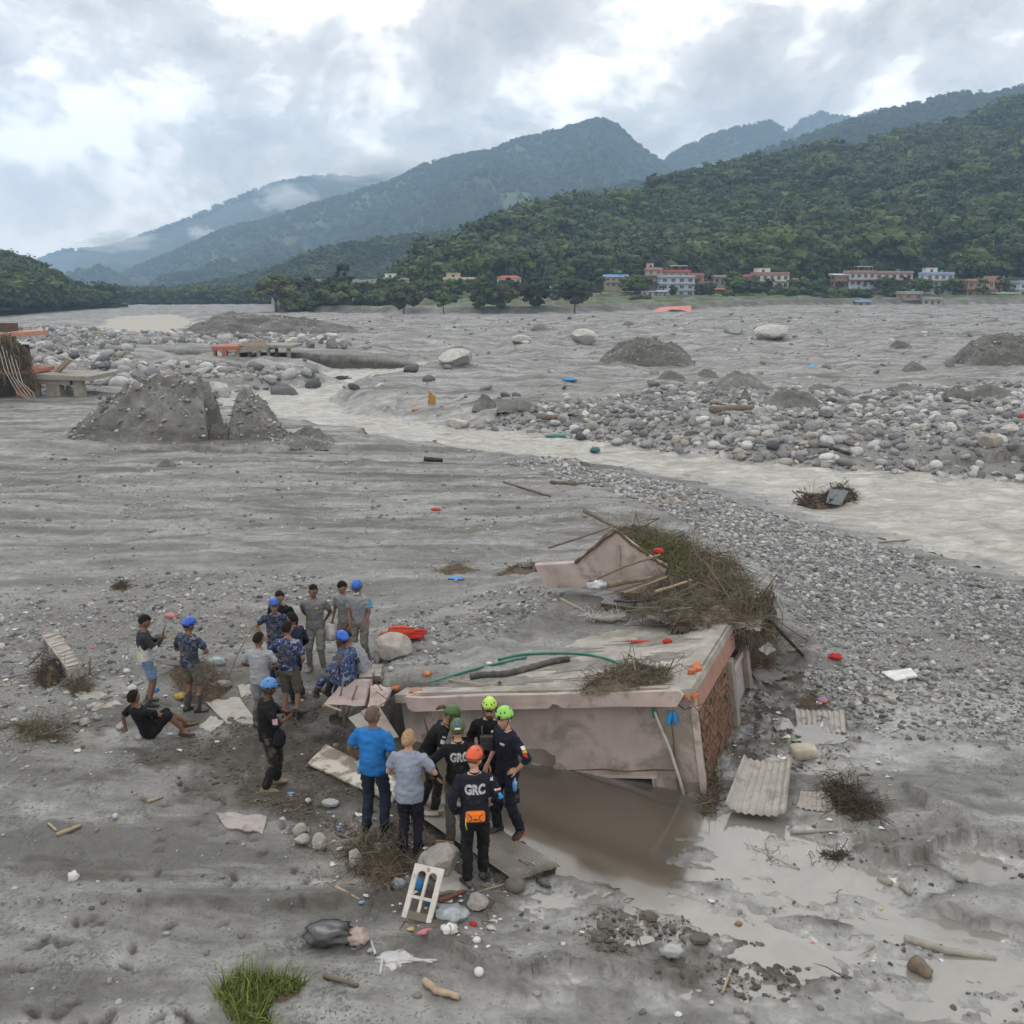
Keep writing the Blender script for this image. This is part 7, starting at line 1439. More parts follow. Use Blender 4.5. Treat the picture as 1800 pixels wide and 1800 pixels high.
def ik(a, c, l1, l2, pole):
    a = np.array(a, float); c = np.array(c, float); d = c - a; L = np.linalg.norm(d); Lm = (l1 + l2) * 0.995
    if L > Lm: c = a + d / L * Lm; L = Lm
    if L < abs(l1 - l2) + 0.02: L = abs(l1 - l2) + 0.02
    d = nv(d); x = (l1 * l1 - l2 * l2 + L * L) / (2 * L); h = math.sqrt(max(0, l1 * l1 - x * x)); p = np.array(pole, float); p = nv(p - d * (p @ d)); return a + d * x + p * h, c
def cap(mb, p0, r0, p1, r1, n=10, k=5, ends=True):
    """tapered limb with rounded ends"""
    p0 = np.array(p0, float); p1 = np.array(p1, float); t = nv(p1 - p0); P, Q = [], []
    if ends:
        for a in (1.4, 0.9, 0.4): P.append(p0 - t * r0 * math.sin(a) * 0.9); Q.append(r0 * math.cos(a))
    for i in range(k): s = i / (k - 1); P.append(p0 + (p1 - p0) * s); Q.append(r0 + (r1 - r0) * s)
    if ends:
        for a in (0.4, 0.9, 1.4): P.append(p1 + t * r1 * math.sin(a) * 0.9); Q.append(r1 * math.cos(a))
    mb.tube(P, Q, n)
def head_dirs(nu=30, nvv=22):
    th = np.linspace(0, math.pi, nvv); ph = np.linspace(0, 2 * math.pi, nu, endpoint=False); V = []
    for t in th:
        for p in ph: V.append((math.sin(t) * math.cos(p), math.sin(t) * math.sin(p), math.cos(t)))
    F = []
    for j in range(nvv - 1):
        for i in range(nu): F.append((j * nu + i, (j + 1) * nu + i, (j + 1) * nu + (i + 1) % nu, j * nu + (i + 1) % nu))
    return np.array(V), F
HD, HF = head_dirs()
def head_shape(d, off=0.0):
    v = d * np.array((0.076, 0.097, 0.118)) * (1 + off / 0.09)
    low = ss(0.0, -0.11, v[:, 2] / (1 + off / 0.09)); front = ss(-0.02, 0.06, v[:, 1])
    v[:, 0] *= 1 - 0.30 * low; v[:, 1] += 0.012 * low * front; v[:, 1] *= np.where(v[:, 1] < 0, 1 - 0.28 * low, 1)
    if off == 0:
        g = lambda x0, z0, sx_, sz_: np.exp(-((v[:, 0] - x0) / sx_) ** 2 - ((v[:, 2] - z0) / sz_) ** 2) * front
        v[:, 1] += 0.024 * g(0, -0.022, 0.012, 0.020) + 0.012 * g(0, 0.0, 0.010, 0.02) - 0.008 * g(0.031, 0.008, 0.016, 0.012) - 0.008 * g(-0.031, 0.008, 0.016, 0.012) + 0.004 * g(0, 0.028, 0.05, 0.010) + 0.006 * g(0, -0.062, 0.022, 0.010) + 0.008 * g(0, -0.098, 0.02, 0.016)
    return v
def skin_mat(name, c): return M(name, c, tuple(q * 0.82 for q in c), 12, 0.55, 0.15, 0.002, spec=0.35)
SK_D = skin_mat('skin_dark', (0.085, 0.045, 0.028)); SK_B = skin_mat('skin_brown', (0.175, 0.095, 0.06)); SK_M = skin_mat('skin_tan', (0.26, 0.155, 0.10)); SK_L = skin_mat('skin_light', (0.46, 0.27, 0.195))
M_EYE = M('eye_dark', (0.02, 0.016, 0.014), None, 3, 0.2, 0); M_LIP = M('lip', (0.17, 0.075, 0.06), None, 8, 0.5, 0.1)
H_BLK = M('hair_black', (0.010, 0.008, 0.007), (0.018, 0.015, 0.013), 40, 0.85, 0.8, 0.006, spec=0.12); H_GRY = M('hair_cropped', (0.07, 0.055, 0.045), (0.12, 0.08, 0.06), 60, 0.7, 0.4, 0.002); H_BLD = M('hair_blond', (0.34, 0.23, 0.12), (0.20, 0.13, 0.065), 40, 0.6, 0.7, 0.004); H_BRN = M('hair_brown', (0.10, 0.06, 0.03), (0.06, 0.036, 0.02), 40, 0.6, 0.7, 0.004)
def camo(name, cols, sc=9.0):
    if name in MATS: return MATS[name]
    m, nt, ns, ls, b = newmat(name); v = ns.new('ShaderNodeTexCoord').outputs['Object']; c = cols[0]
    c = mixc(nt, rng(nt, noi(nt, v, sc, 3, 0.6, 1.0), 0.52, 0.54), cols[0], cols[1]); c = mixc(nt, rng(nt, noi(nt, v, sc * 1.4, 3, 0.6, 1.2), 0.57, 0.59), c, cols[2])
    c = mixc(nt, rng(nt, noi(nt, v, 3.0, 6, 0.6, 0.4), 0.50, 0.68, 0, 0.8), c, (0.14, 0.125, 0.105))
    ls.new(c, b.inputs['Base Color']); b.inputs['Roughness'].default_value = 0.9; b.inputs['Specular IOR Level'].default_value = 0.15
    ls.new(bump(nt, noi(nt, v, 60, 4), 0.3, 0.004), b.inputs['Normal']); MATS[name] = m; return m
def fab(name, c, mud=0.1, c2=None, rough=0.9): return M(name, c, c2 or tuple(q * 0.72 for q in c), 4, rough, 0.7, 0.025, mud=mud, spec=0.15, muds=3, mudc=(0.13, 0.118, 0.10))
CAMO = camo('blue_camouflage', [(0.022, 0.032, 0.075), (0.045, 0.085, 0.19), (0.22, 0.24, 0.29)]); CAMO_D = camo('muddy_camouflage', [(0.020, 0.026, 0.048), (0.035, 0.055, 0.11), (0.14, 0.15, 0.17)])
def hand(mb, w, fd, pn_, side, curl=0.5, s=1.0):
    """palm and five fingers: w wrist, fd pointing direction, pn_ palm normal (fingers curl that way)"""
    fd = nv(fd); pn_ = np.array(pn_, float); pn_ = nv(pn_ - fd * (pn_ @ fd)); ac = np.cross(fd, pn_) * side
    c = lambda t, wd, th: (tuple(w + fd * t), tuple(ac * wd), tuple(pn_ * th))
    mb.loft([c(-0.02, 0.024, 0.02), c(0.02, 0.034, 0.017), c(0.06, 0.041, 0.015), c(0.09, 0.040, 0.012), c(0.097, 0.03, 0.006)], 10)
    for i, (o, L) in enumerate(((-0.030, 0.072), (-0.010, 0.082), (0.010, 0.078), (0.029, 0.062))):
        p = w + fd * 0.085 + ac * o; d = fd.copy(); P = [p]; a = 0
        for sg, k in ((0.45, 0.5), (0.32, 1.0), (0.23, 0.9)):
            a += curl * k; d = fd * math.cos(a) + pn_ * math.sin(a) + ac * o * 0.8 * (1 - curl); P.append(P[-1] + nv(d) * L * sg)
        mb.tube(P, [0.0092, 0.0088, 0.0078, 0.0058], 6)
    p = w + fd * 0.025 - ac * 0.030; d1 = nv(fd * 0.7 - ac * 0.75 + pn_ * 0.25); d2 = nv(fd * 0.85 - ac * 0.25 + pn_ * 0.45 * (0.5 + curl)); mb.tube([p, p + d1 * 0.036, p + d1 * 0.036 + d2 * 0.032, p + d1 * 0.036 + d2 * 0.054], [0.0125, 0.0105, 0.0095, 0.0065], 6)
def person(label, px, py, yaw, P, O, s=1.0, z=None, at=None, seed=0):
    base = np.array(at) if at is not None else T(px, py)
    if z is not None and at is None: base = G(px, py, z)
    t = thing('person', label, 'person', base, R(yaw)); t.scale = (s, s, s)
    g = lambda k, d: P.get(k, d)
    hip = np.array(g('hip', (0, 0, 0.93))); ln = R(g('lean', 2)); sl = R(g('side', 0))
    up = nv((math.sin(sl), math.sin(ln) * math.cos(sl), math.cos(ln) * math.cos(sl))); tw = R(g('twist', 0))
    sd_ = nv(np.cross((math.sin(-tw), math.cos(tw), 0), up)); fw_ = np.cross(up, sd_)
    bend = g('bend', 0.0)      # extra forward curl of the upper back
    sp = lambda h: hip + up * h + fw_ * (bend * max(0, h - 0.15) ** 1.5)
    sh0 = 0.185 * g('broad', 1.0)
    shR, shL = sp(0.475) + sd_ * sh0, sp(0.475) - sd_ * sh0
    hx = nv((math.cos(R(g('hipyaw', 0))), math.sin(R(g('hipyaw', 0))), 0)); hR, hL = hip + hx * 0.092 - up * 0.02, hip - hx * 0.092 - up * 0.02
    aR, aL = np.array(g('aR', (0.115, -0.01, 0.085))), np.array(g('aL', (-0.115, -0.01, 0.085)))
    kR, aR = ik(hR, aR, 0.435, 0.42, g('kpR', (0.05, 1, 0.1))); kL, aL = ik(hL, aL, 0.435, 0.42, g('kpL', (-0.05, 1, 0.1)))
    wR, wL = np.array(g('wR', (0.27, 0.03, 0.86))), np.array(g('wL', (-0.27, 0.03, 0.86)))
    eR, wR = ik(shR, wR, 0.295, 0.255, g('epR', (0.6, -1, -0.2))); eL, wL = ik(shL, wL, 0.295, 0.255, g('epL', (-0.6, -1, -0.2)))
    fdR, fdL = nv(g('tR', aR * 0 + np.array((0.15, 1, 0)))), nv(g('tL', np.array((-0.15, 1, 0))))
    fem = g('fem', 0)
    def torso(mb, e, h0=-0.09, h1=0.55, belly=0.0):
        K = [(-0.09, 0.150, 0.105), (0.0, 0.168, 0.118), (0.10, 0.152, 0.108 + belly), (0.18, 0.142, 0.102 + belly), (0.30, 0.160, 0.114), (0.40, 0.172, 0.112), (0.475, 0.178, 0.090), (0.515, 0.125, 0.072), (0.55, 0.066, 0.060)]
        if fem: K = [(h, a * q, b_) for (h, a, b_), q in zip(K, (1.05, 1.06, 0.97, 0.93, 0.93, 0.93, 0.92, 0.92, 0.92))]
        hs = sorted(set([h for h, _, _ in K if h0 < h < h1] + [h0, h1])); rg = []
        for h in hs:
            a = np.interp(h, [q[0] for q in K], [q[1] for q in K]) + e; b_ = np.interp(h, [q[0] for q in K], [q[2] for q in K]) + e
            c = sp(h); rg.append((tuple(c), tuple(sd_ * a), tuple(fw_ * b_)))
        mb.loft(rg, 16)
    def foot(mb, a, d, e, sole=0.0):
        d = nv((d[0], d[1], d[2])); u = nv(np.array((0, 0, 1.0)) - d * d[2]); w = np.cross(d, u)
        z0 = -a[2] * 0 ; c = a - u * 0.05
        mb.loft([(tuple(c - d * (0.085 + e) + u * 0.0), tuple(w * 0.02), tuple(u * 0.02)), (tuple(c - d * 0.07 + u * 0.012), tuple(w * (0.034 + e)), tuple(u * (0.046 + e))), (tuple(c + d * 0.0 + u * 0.016), tuple(w * (0.038 + e)), tuple(u * (0.05 + e))), (tuple(c + d * 0.08 - u * 0.004), tuple(w * (0.045 + e)), tuple(u * (0.030 + e))), (tuple(c + d * 0.14 - u * 0.012), tuple(w * (0.046 + e)), tuple(u * (0.021 + e))), (tuple(c + d * (0.185 + e) - u * 0.018), tuple(w * 0.028), tuple(u * 0.012))], 12)
    # ---- body
    mb = MB(); torso(mb, 0); hd = g('head', (0, 0)); nb = sp(0.53); hdir = nv(up * 0.85 + np.array((0, 0, 0.5)) + fw_ * (0.10 + 0.35 * math.sin(R(-hd[0]))))
    hc = nb + hdir * 0.170; cap(mb, nb - up * 0.03, 0.058, nb + hdir * 0.11, 0.052)
    for a, k, an in ((hR, kR, aR), (hL, kL, aL)):
        cap(mb, a, 0.083, k, 0.056); m_ = k + (an - k) * 0.32; cap(mb, k, 0.054, m_, 0.056); cap(mb, m_, 0.055, an, 0.036)
    for a, e, w in ((shR, eR, wR), (shL, eL, wL)): cap(mb, a - up * 0.02, 0.055, e, 0.040); cap(mb, e, 0.040, w, 0.027)
    foot(mb, aR, fdR, 0.0); foot(mb, aL, fdL, 0.0)
    v, f = remesh(mb, 0.019, 3); mats = [O['skin'], M_EYE, M_LIP, O.get('hairm', H_BLK)]; body = MB(); body.v = [tuple(q) for q in v]; body.f = list(f); mi = [0] * len(f)
    hc_m = Matrix.Translation(Vector(hc)) @ Matrix((tuple(sd_), tuple(fw_), tuple(up))).transposed().to_4x4(); yawd = R(hd[1])
    # head keeps its own pitch and turn, mostly free of the torso lean
    fz = nv(np.array((fw_[0], fw_[1], 0)) + 1e-6); HMx = Matrix.Translation(Vector(hc)) @ Matrix.Rotation(math.atan2(-fz[0], fz[1]) + yawd, 4, 'Z') @ Matrix.Rotation(R(hd[0]), 4, 'X') @ Matrix.Rotation(R(g('tilt', 0)), 4, 'Y') @ Matrix.Scale(1.07, 4)
    hm = lambda V: [tuple(HMx @ Vector(q)) for q in V]
    def addm(V, F, m): body.add(hm(V), F); mi.extend([m] * len(F))
    hv = head_shape(HD); addm(hv, HF, 0)
    for sx_ in (-1, 1):
        addm(ICO2[0] * np.array((0.010, 0.020, 0.032)) + np.array((sx_ * 0.079, -0.004, -0.005)), ICO2[1], 0)
        addm(ICO1[0] * np.array((0.013, 0.006, 0.0065)) + np.array((sx_ * 0.031, 0.0835, 0.009)), ICO1[1], 1)
        addm(ICO1[0] * np.array((0.018, 0.005, 0.0035)) + np.array((sx_ * 0.031, 0.0895, 0.027)), ICO1[1], 3)
    addm(ICO1[0] * np.array((0.021, 0.006, 0.006)) + np.array((0, 0.0985, -0.061)), ICO1[1], 2)
    if O.get('beard'): addm(ICO2[0] * np.array((0.048, 0.03, 0.034)) + np.array((0, 0.068, -0.088)), ICO2[1], 3); addm(ICO1[0] * np.array((0.024, 0.006, 0.004)) + np.array((0, 0.100, -0.049)), ICO1[1], 3)
    for w, e, fd, pn_, sg, cu in ((wR, eR, g('hR', None), g('pR', (-1, 0.2, 0)), 1, g('cR', 0.45)), (wL, eL, g('hL', None), g('pL', (1, 0.2, 0)), -1, g('cL', 0.45))):
        q = MB(); hand(q, w, (w - e) if fd is None else np.array(fd, float), pn_, sg, cu); body.add(q.v, q.f); mi += [4 if O.get('gloves') else 0] * len(q.f)
    mats.append(O.get('gloves') or O['skin'])
    mesh_obj('body', body.v, body.f, None, t, True, mats, mi)
    # ---- clothes
    wr = lambda amp: (lambda V: amp * (n3(V * np.array((1, 1, 1.3)), 12, seed) + 0.6 * n3(V, 24, seed + 3)))
    parts = {}
    sl_ = O.get('sleeve', 'short'); mb = MB(); e0 = O.get('loose', 0.016); torso(mb, e0, O.get('hem', -0.03), 0.535, O.get('belly', 0.0))
    for a, e, w in ((shR, eR, wR), (shL, eL, wL)):
        if sl_ == 'short': cap(mb, a - up * 0.018, 0.060 + e0 * 0.35, a + (e - a) * 0.62, 0.056 + e0 * 0.5, 12, 5)
        else: cap(mb, a - up * 0.018, 0.060 + e0 * 0.35, e, 0.050 + e0 * 0.4, 12); q = e + (w - e) * (0.95 if sl_ == 'long' else 0.30); cap(mb, e, 0.050 + e0 * 0.4, q, 0.040 + e0 * 0.3, 12)
    v, f = remesh(mb, 0.0175, 4, wr(0.014)); parts['shirt'] = mesh_obj(O.get('topname', 'shirt'), v, f, O['top'], t, True)
    if O.get('collar', True):
        c = sp(0.545); MB().loft([(tuple(c - up * 0.025), tuple(sd_ * 0.075), tuple(fw_ * 0.068)), (tuple(c + up * 0.012), tuple(sd_ * 0.066), tuple(fw_ * 0.062))], 14).build('collar', O['top'], t, True)
    ln_ = O.get('legs', 'long'); mb = MB(); torso(mb, 0.014, -0.10, O.get('waist', 0.10))
    for a, k, an in ((hR, kR, aR), (hL, kL, aL)):
        if ln_ == 'long': cap(mb, a, 0.099, k, 0.078, 12); q = k + (an - k) * O.get('cuff', 0.93); cap(mb, k, 0.078, q, O.get('flare', 0.068), 12)
        elif ln_ == 'knee': cap(mb, a, 0.099, k, 0.088, 12)
        else: cap(mb, a, 0.099, a + (k - a) * 0.80, 0.096, 12)
    v, f = remesh(mb, 0.0175, 4, wr(0.016)); parts['trousers'] = mesh_obj('shorts' if ln_ != 'long' else 'trousers', v, f, O['bottom'], t, True)
    c = sp(0.085); MB().loft([(tuple(c - up * 0.02), tuple(sd_ * 0.172), tuple(fw_ * 0.128)), (tuple(c + up * 0.02), tuple(sd_ * 0.170), tuple(fw_ * 0.126))], 18).build('belt', O.get('belt', M_BLACKP), t, True) if O.get('belt') else None
    if O.get('feet', 'boots'):
        for k, an, fd in ((kR, aR, fdR), (kL, aL, fdL)):
            mb = MB(); foot(mb, an, fd, 0.010)
            if O.get('feet', 'boots') == 'boots': cap(mb, an, 0.055, k + (an - k) * O.get('boottop', 0.42), 0.068, 12)
            elif O['feet'] == 'shoes': cap(mb, an + (k - an) * 0.02, 0.048, an + (k - an) * 0.12, 0.050, 12)
            if O['feet'] == 'sandals':
                q = np.array((0, 0, 0.0)); d_ = nv(fd); u_ = nv(np.array((0, 0, 1.0)) - d_ * d_[2]); w_ = np.cross(d_, u_); c = an - u_ * 0.088
                mb = MB(); mb.loft([(tuple(c - d_ * 0.10), tuple(w_ * 0.03), tuple(u_ * 0.012)), (tuple(c), tuple(w_ * 0.045), tuple(u_ * 0.014)), (tuple(c + d_ * 0.12), tuple(w_ * 0.054), tuple(u_ * 0.013)), (tuple(c + d_ * 0.20), tuple(w_ * 0.03), tuple(u_ * 0.01))], 12); mb.tube([c - w_ * 0.05 + d_ * 0.1, c + u_ * 0.07 + d_ * 0.09, c + w_ * 0.05 + d_ * 0.1], 0.014, 6)
                mb.build('sandal', O['shoe'], t, True); continue
            v, f = remesh(mb, 0.014, 3); mesh_obj('boot' if O.get('feet', 'boots') == 'boots' else 'shoe', v, f, O['shoe'], t, True)
            if O.get('sole'):
                d_ = nv(fd); u_ = nv(np.array((0, 0, 1.0)) - d_ * d_[2]); w_ = np.cross(d_, u_); c = an - u_ * 0.095
                MB().loft([(tuple(c - d_ * 0.09 - u_ * 0.014), tuple(w_ * 0.042), tuple(d_ * 0.0 + w_ * 0.0 + u_ * 0.016)), (tuple(c + d_ * 0.03 - u_ * 0.0), tuple(w_ * 0.05), tuple(u_ * 0.018)), (tuple(c + d_ * 0.18 + u_ * 0.006), tuple(w_ * 0.05), tuple(u_ * 0.014)), (tuple(c + d_ * 0.205 + u_ * 0.008), tuple(w_ * 0.02), tuple(u_ * 0.01))], 12).build('sole', O['sole'], t, True)
    # ---- hair or helmet
    def shell(off, cond, edge, name, mat, rough=0.0, parent=t):
        v = head_shape(HD, off); k = cond(HD); F = [q for q in HF if all(k[i] for i in q)]
        cnt = {}
        for q in F:
            for a, b_ in zip(q, q[1:] + q[:1]): cnt[(min(a, b_), max(a, b_))] = cnt.get((min(a, b_), max(a, b_)), 0) + 1
        bd = set(i for (a, b_), n in cnt.items() if n == 1 for i in (a, b_) if abs(HD[i][2]) < 0.99)
        if rough: v = v * (1 + rough * n3(HD, 6, seed + 1)[:, None] + rough * 0.6 * n3(HD, 14, seed + 2)[:, None])
        ve = head_shape(HD, edge)
        for i in bd: v[i] = ve[i]
        us = sorted(set(i for q in F for i in q)); mp_ = {a: b_ for b_, a in enumerate(us)}
        return mesh_obj(name, np.array(hm(v[us])), [tuple(mp_[i] for i in reversed(q)) for q in F], mat, parent, True)
    hairline = lambda d: (d[:, 2] > np.where(d[:, 1] > 0.35, 0.46, np.where(d[:, 1] > 0.05, 0.15, np.where(d[:, 1] > -0.3, -0.15, -0.50))))
    if O.get('hair', True): shell(0.013 if not O.get('helmet') else 0.006, hairline, 0.0, 'hair', O.get('hairm', H_BLK), O.get('hairrough', 0.06))
    if O.get('bun'):
        v, f = ICO2; mesh_obj('hair_bun', np.array(hm(v * np.array((0.050, 0.042, 0.052)) * (1 + 0.12 * n3(v, 3, 4)[:, None]) + np.array((0, -0.105, 0.0)))), f, O['hairm'], t, True)
    if O.get('ponytail'):
        MB().tube(hm([(0, -0.09, 0.02), (0, -0.14, 0.03), (0, -0.18, -0.01), (0, -0.20, -0.08)]), [0.02, 0.034, 0.032, 0.012], 8).build('ponytail', O['hairm'], t, True)
    if O.get('helmet'):
        hmc = O['helmet']; old = O.get('helmet_old')
        he = shell(0.032, lambda d: d[:, 2] > np.where(d[:, 1] > 0.3, 0.30, np.where(d[:, 1] > -0.35, 0.12 if not old else -0.05, -0.22)), 0.020, 'helmet', hmc)
        if old:
            MB().tube(hm([(-0.10, 0.03, 0.02), (-0.075, 0.11, 0.035), (0, 0.148, 0.045), (0.075, 0.11, 0.035), (0.10, 0.03, 0.02)]), [0.006, 0.014, 0.018, 0.014, 0.006], 8).build('helmet_peak', hmc, he, True)
        else:
            rim = [(0.108 * math.cos(a), 0.132 * math.sin(a), 0.030 + 0.026 * math.sin(a)) for a in np.linspace(0, 2 * math.pi, 25)]
            MB().tube(hm(rim), 0.006, 6).build('helmet_rim', O.get('rim', M_BLACKP), he, True)
            for a in (0.5, 1.1, 2.04, 2.64, 3.8, 5.6):
                q = np.array((math.cos(a) * 0.70, math.sin(a) * 0.70, 0.72)); p = head_shape(nv(q)[None], 0.033)[0]
                MB().tube(hm([p * 0.97 + np.array((0, 0, -0.018)), p * 1.004, p * 0.985 + np.array((0, 0, 0.016))]), [0.004, 0.010, 0.004], 6).build('helmet_vent', M_BLACKP, he, True)
            if O.get('lamp'): MB().box((0, 0, 0), (0.05, 0.03, 0.032)).build('headlamp', M_BLACKP, he).matrix_local = HMx @ Matrix.Translation((0, 0.142, 0.075))
            if O.get('stripe'): MB().tube(hm([head_shape(nv((sx_, 0.35, 0.75))[None], 0.036)[0] for sx_ in np.linspace(-0.9, 0.9, 9)]), 0.016, 6).build('helmet_band', O['stripe'], he, True)
        for sx_ in (-1, 1): MB().tube(hm([(sx_ * 0.092, 0.01, 0.03), (sx_ * 0.075, 0.045, -0.06), (sx_ * 0.03, 0.07, -0.118), (0, 0.078, -0.122)]), 0.005, 5).build('chin_strap', M_BLACKP, he, True)
    if O.get('glasses'):
        for sx_ in (-1, 1): MB().tube(hm([(sx_ * 0.031 + 0.02 * math.cos(a), 0.100, 0.008 + 0.016 * math.sin(a)) for a in np.linspace(0, 6.28, 11)] + [(sx_ * 0.055, 0.095, 0.012), (sx_ * 0.082, 0.02, 0.012)]), 0.0025, 5).build('glasses', M_BLACKP, t, True)
    if O.get('mask'):
        v, f = ICO2; mesh_obj('face_mask', np.array(hm(v * np.array((0.055, 0.035, 0.036)) + np.array((0, 0.072, -0.075)))), f, O['mask'], t, True)
    inf = dict(t=t, sp=sp, up=up, sd=sd_, fw=fw_, wR=wR, wL=wL, eR=eR, eL=eL, shR=shR, shL=shL, kR=kR, kL=kL, aR=aR, aL=aL, hip=hip, hc=hc, HM=HMx, parts=parts)
    return inf
def bvh_of(o): return BVHTree.FromPolygons([v.co[:] for v in o.data.vertices], [tuple(p.vertices) for p in o.data.polygons])
def decal(I, part, name, mat, c, d, w, h, up=(0, 0, 1), n=5, off=0.005, text=None):
    """flat print laid on a garment: c outside point, d direction towards the cloth"""
    o = I['parts'][part]; bv = bvh_of(o); d = nv(d); u = np.array(up, float); u = nv(u - d * (u @ d)); r_ = np.cross(d, u)
    if text:
        cu = bpy.data.curves.new('txt', 'FONT'); cu.body = text; cu.align_x = 'CENTER'; cu.align_y = 'CENTER'; cu.size = 1.0; cu.offset = 0.05; cu.resolution_u = 4
        to = bpy.data.objects.new('txt', cu); WS.collection.objects.link(to); dg = wdg(); me = bpy.data.meshes.new_from_object(to.evaluated_get(dg))
        bm = bmesh.new(); bm.from_mesh(me); bmesh.ops.triangulate(bm, faces=bm.faces[:])
        xs = [v.co.x for v in bm.verts]; ys = [v.co.y for v in bm.verts]
        for _ in range(2): bmesh.ops.subdivide_edges(bm, edges=[e for e in bm.edges if e.calc_length() > 0.12], cuts=1); bmesh.ops.triangulate(bm, faces=bm.faces[:])
        V = [(v.co.x / (max(xs) - min(xs)) * w, v.co.y / (max(ys) - min(ys)) * h) for v in bm.verts]; F = [tuple(v.index for v in f.verts) for f in bm.faces]; bm.free(); bpy.data.objects.remove(to)
    else:
        V = [(-w / 2 + w * i / n, -h / 2 + h * j / n) for j in range(n + 1) for i in range(n + 1)]; F = [tuple(q) for q in grid_faces(n + 1, n + 1)]
    out = []
    for x, y in V:
        p = np.array(c, float) + r_ * x + u * y; hit = bv.ray_cast(Vector(p - d * 0.2), Vector(d), 0.8); out.append(np.array(hit[0]) - d * off if hit[0] is not None else np.array(bv.find_nearest(Vector(p + d * 0.25))[0]) - d * off)
    return mesh_obj(name, np.array(out), F, mat, I['t'])
BLKF, NAVY = fab('black_fabric', (0.014, 0.014, 0.017), 0.12), fab('navy_fabric', (0.016, 0.018, 0.028), 0.08)
GREYS = fab('grey_shirt', (0.17, 0.175, 0.18), 0.18); LGREY = fab('light_grey_shirt', (0.30, 0.32, 0.345), 0.12); MUDT = fab('muddy_shorts', (0.125, 0.115, 0.098), 0.5); GREYT = fab('grey_trousers', (0.20, 0.195, 0.185), 0.4); GUM = M('gumboot', (0.045, 0.042, 0.038), None, 6, 0.5, 0.2, mud=0.45, muds=4); GUMG = M('grey_gumboot', (0.21, 0.20, 0.185), None, 6, 0.6, 0.2, mud=0.5)
BLUEH = M('blue_helmet', (0.012, 0.095, 0.50), None, 4, 0.35, 0.02, spec=0.5); BLUEH2 = M('pale_blue_helmet', (0.06, 0.21, 0.50), None, 4, 0.35, 0.02, spec=0.5); LIME = M('lime_helmet', (0.42, 0.68, 0.08), None, 4, 0.35, 0.02, spec=0.5); LIME2 = M('green_lime_helmet', (0.25, 0.58, 0.10), None, 4, 0.35, 0.02, spec=0.5); OLIVE = M('olive_helmet', (0.055, 0.10, 0.03), None, 4, 0.45, 0.05, spec=0.4); ORNG = M('orange_helmet', (0.60, 0.085, 0.02), None, 4, 0.35, 0.02, spec=0.5)
DENIM = fab('jeans', (0.022, 0.032, 0.052), 0.05); DENIML = fab('light_jeans', (0.13, 0.22, 0.33), 0.05)
WHITEP = M('white_print', (0.62, 0.62, 0.62), None, 30, 0.8, 0); GREYPR = M('grey_print', (0.38, 0.40, 0.41), (0.30, 0.31, 0.32), 30, 0.8, 0.1); REDP_ = M('red_print', (0.5, 0.03, 0.03), None, 9, 0.8, 0); YELP = M('yellow_print', (0.6, 0.36, 0.03), None, 9, 0.8, 0); BLUP = M('blue_print', (0.02, 0.16, 0.42), (0.02, 0.30, 0.55), 30, 0.7, 0); LIMEP = M('lime_print', (0.35, 0.62, 0.05), None, 9, 0.8, 0)
ORB = M('orange_pouch', (0.80, 0.21, 0.02), (0.62, 0.14, 0.015), 8, 0.7, 0.3, 0.006)
HIPS_R = dict(wR=(0.235, 0.03, 1.00), epR=(1, -0.35, 0), hR=(-0.75, 0.5, -0.35), pR=(-0.3, -0.6, -0.6), cR=0.3); HIPS_L = dict(wL=(-0.235, 0.03, 1.00), epL=(-1, -0.35, 0), hL=(0.75, 0.5, -0.35), pL=(0.3, -0.6, -0.6), cL=0.3)
def J(*a, **k):
    r = {}
    for q in a: r.update(q)
    r.update(k); return r
# 1 the man lettered GRC, seen from behind
I = person('rescuer from behind with GRC lettering, orange helmet and orange waist pouch', 836, 1550, 4, J(wR=(0.24, 0.20, 1.0), wL=(-0.24, 0.06, 0.93), head=(-22, -28), aR=(0.10, 0.10, 0.085), aL=(-0.10, -0.08, 0.085), lean=4, tR=(0.25, 1, 0), tL=(-0.5, 1, 0)), dict(skin=SK_L, top=NAVY, sleeve='long', bottom=BLKF, belt=BLKF, feet='shoes', shoe=GUM, hairm=H_BRN, helmet=ORNG, rim=M_BLACKP, stripe=M_BLACKP, collar=True, loose=0.024, topname='sweater'), 1.02, z=0.0, seed=1)
decal(I, 'shirt', 'lettering', GREYPR, I['sp'](0.37) - I['fw'] * 0.3, I['fw'], 0.25, 0.13, I['up'], text='GRC')
decal(I, 'shirt', 'flag_patch', WHITEP, I['shR'] + (I['eR'] - I['shR']) * 0.50 + np.array((0.25, -0.12, 0)), (-1, 0.35, 0), 0.06, 0.03, n=3); decal(I, 'shirt', 'flag_stripe', REDP_, I['shR'] + (I['eR'] - I['shR']) * 0.53 + np.array((0.25, -0.12, 0)), (-1, 0.35, 0), 0.06, 0.012, n=3, off=0.008)
decal(I, 'shirt', 'round_patch', BLUP, I['shR'] + (I['eR'] - I['shR']) * 0.78 + np.array((0.25, -0.12, 0)), (-1, 0.35, 0), 0.045, 0.07, n=4); decal(I, 'shirt', 'shoulder_mark', WHITEP, I['shR'] + np.array((0.02, -0.3, 0.0)), (0, 1, 0.0), 0.04, 0.035, text='3K')
pc = I['sp'](0.05) - I['fw'] * 0.165; pm = MB(); pm.box((0, 0, 0), (0.235, 0.075, 0.135)); po = pm.build('waist_pouch', ORB, I['t']); bv_ = po.modifiers.new('b', 'BEVEL'); bv_.width = 0.028; bv_.segments = 3; po.location = pc
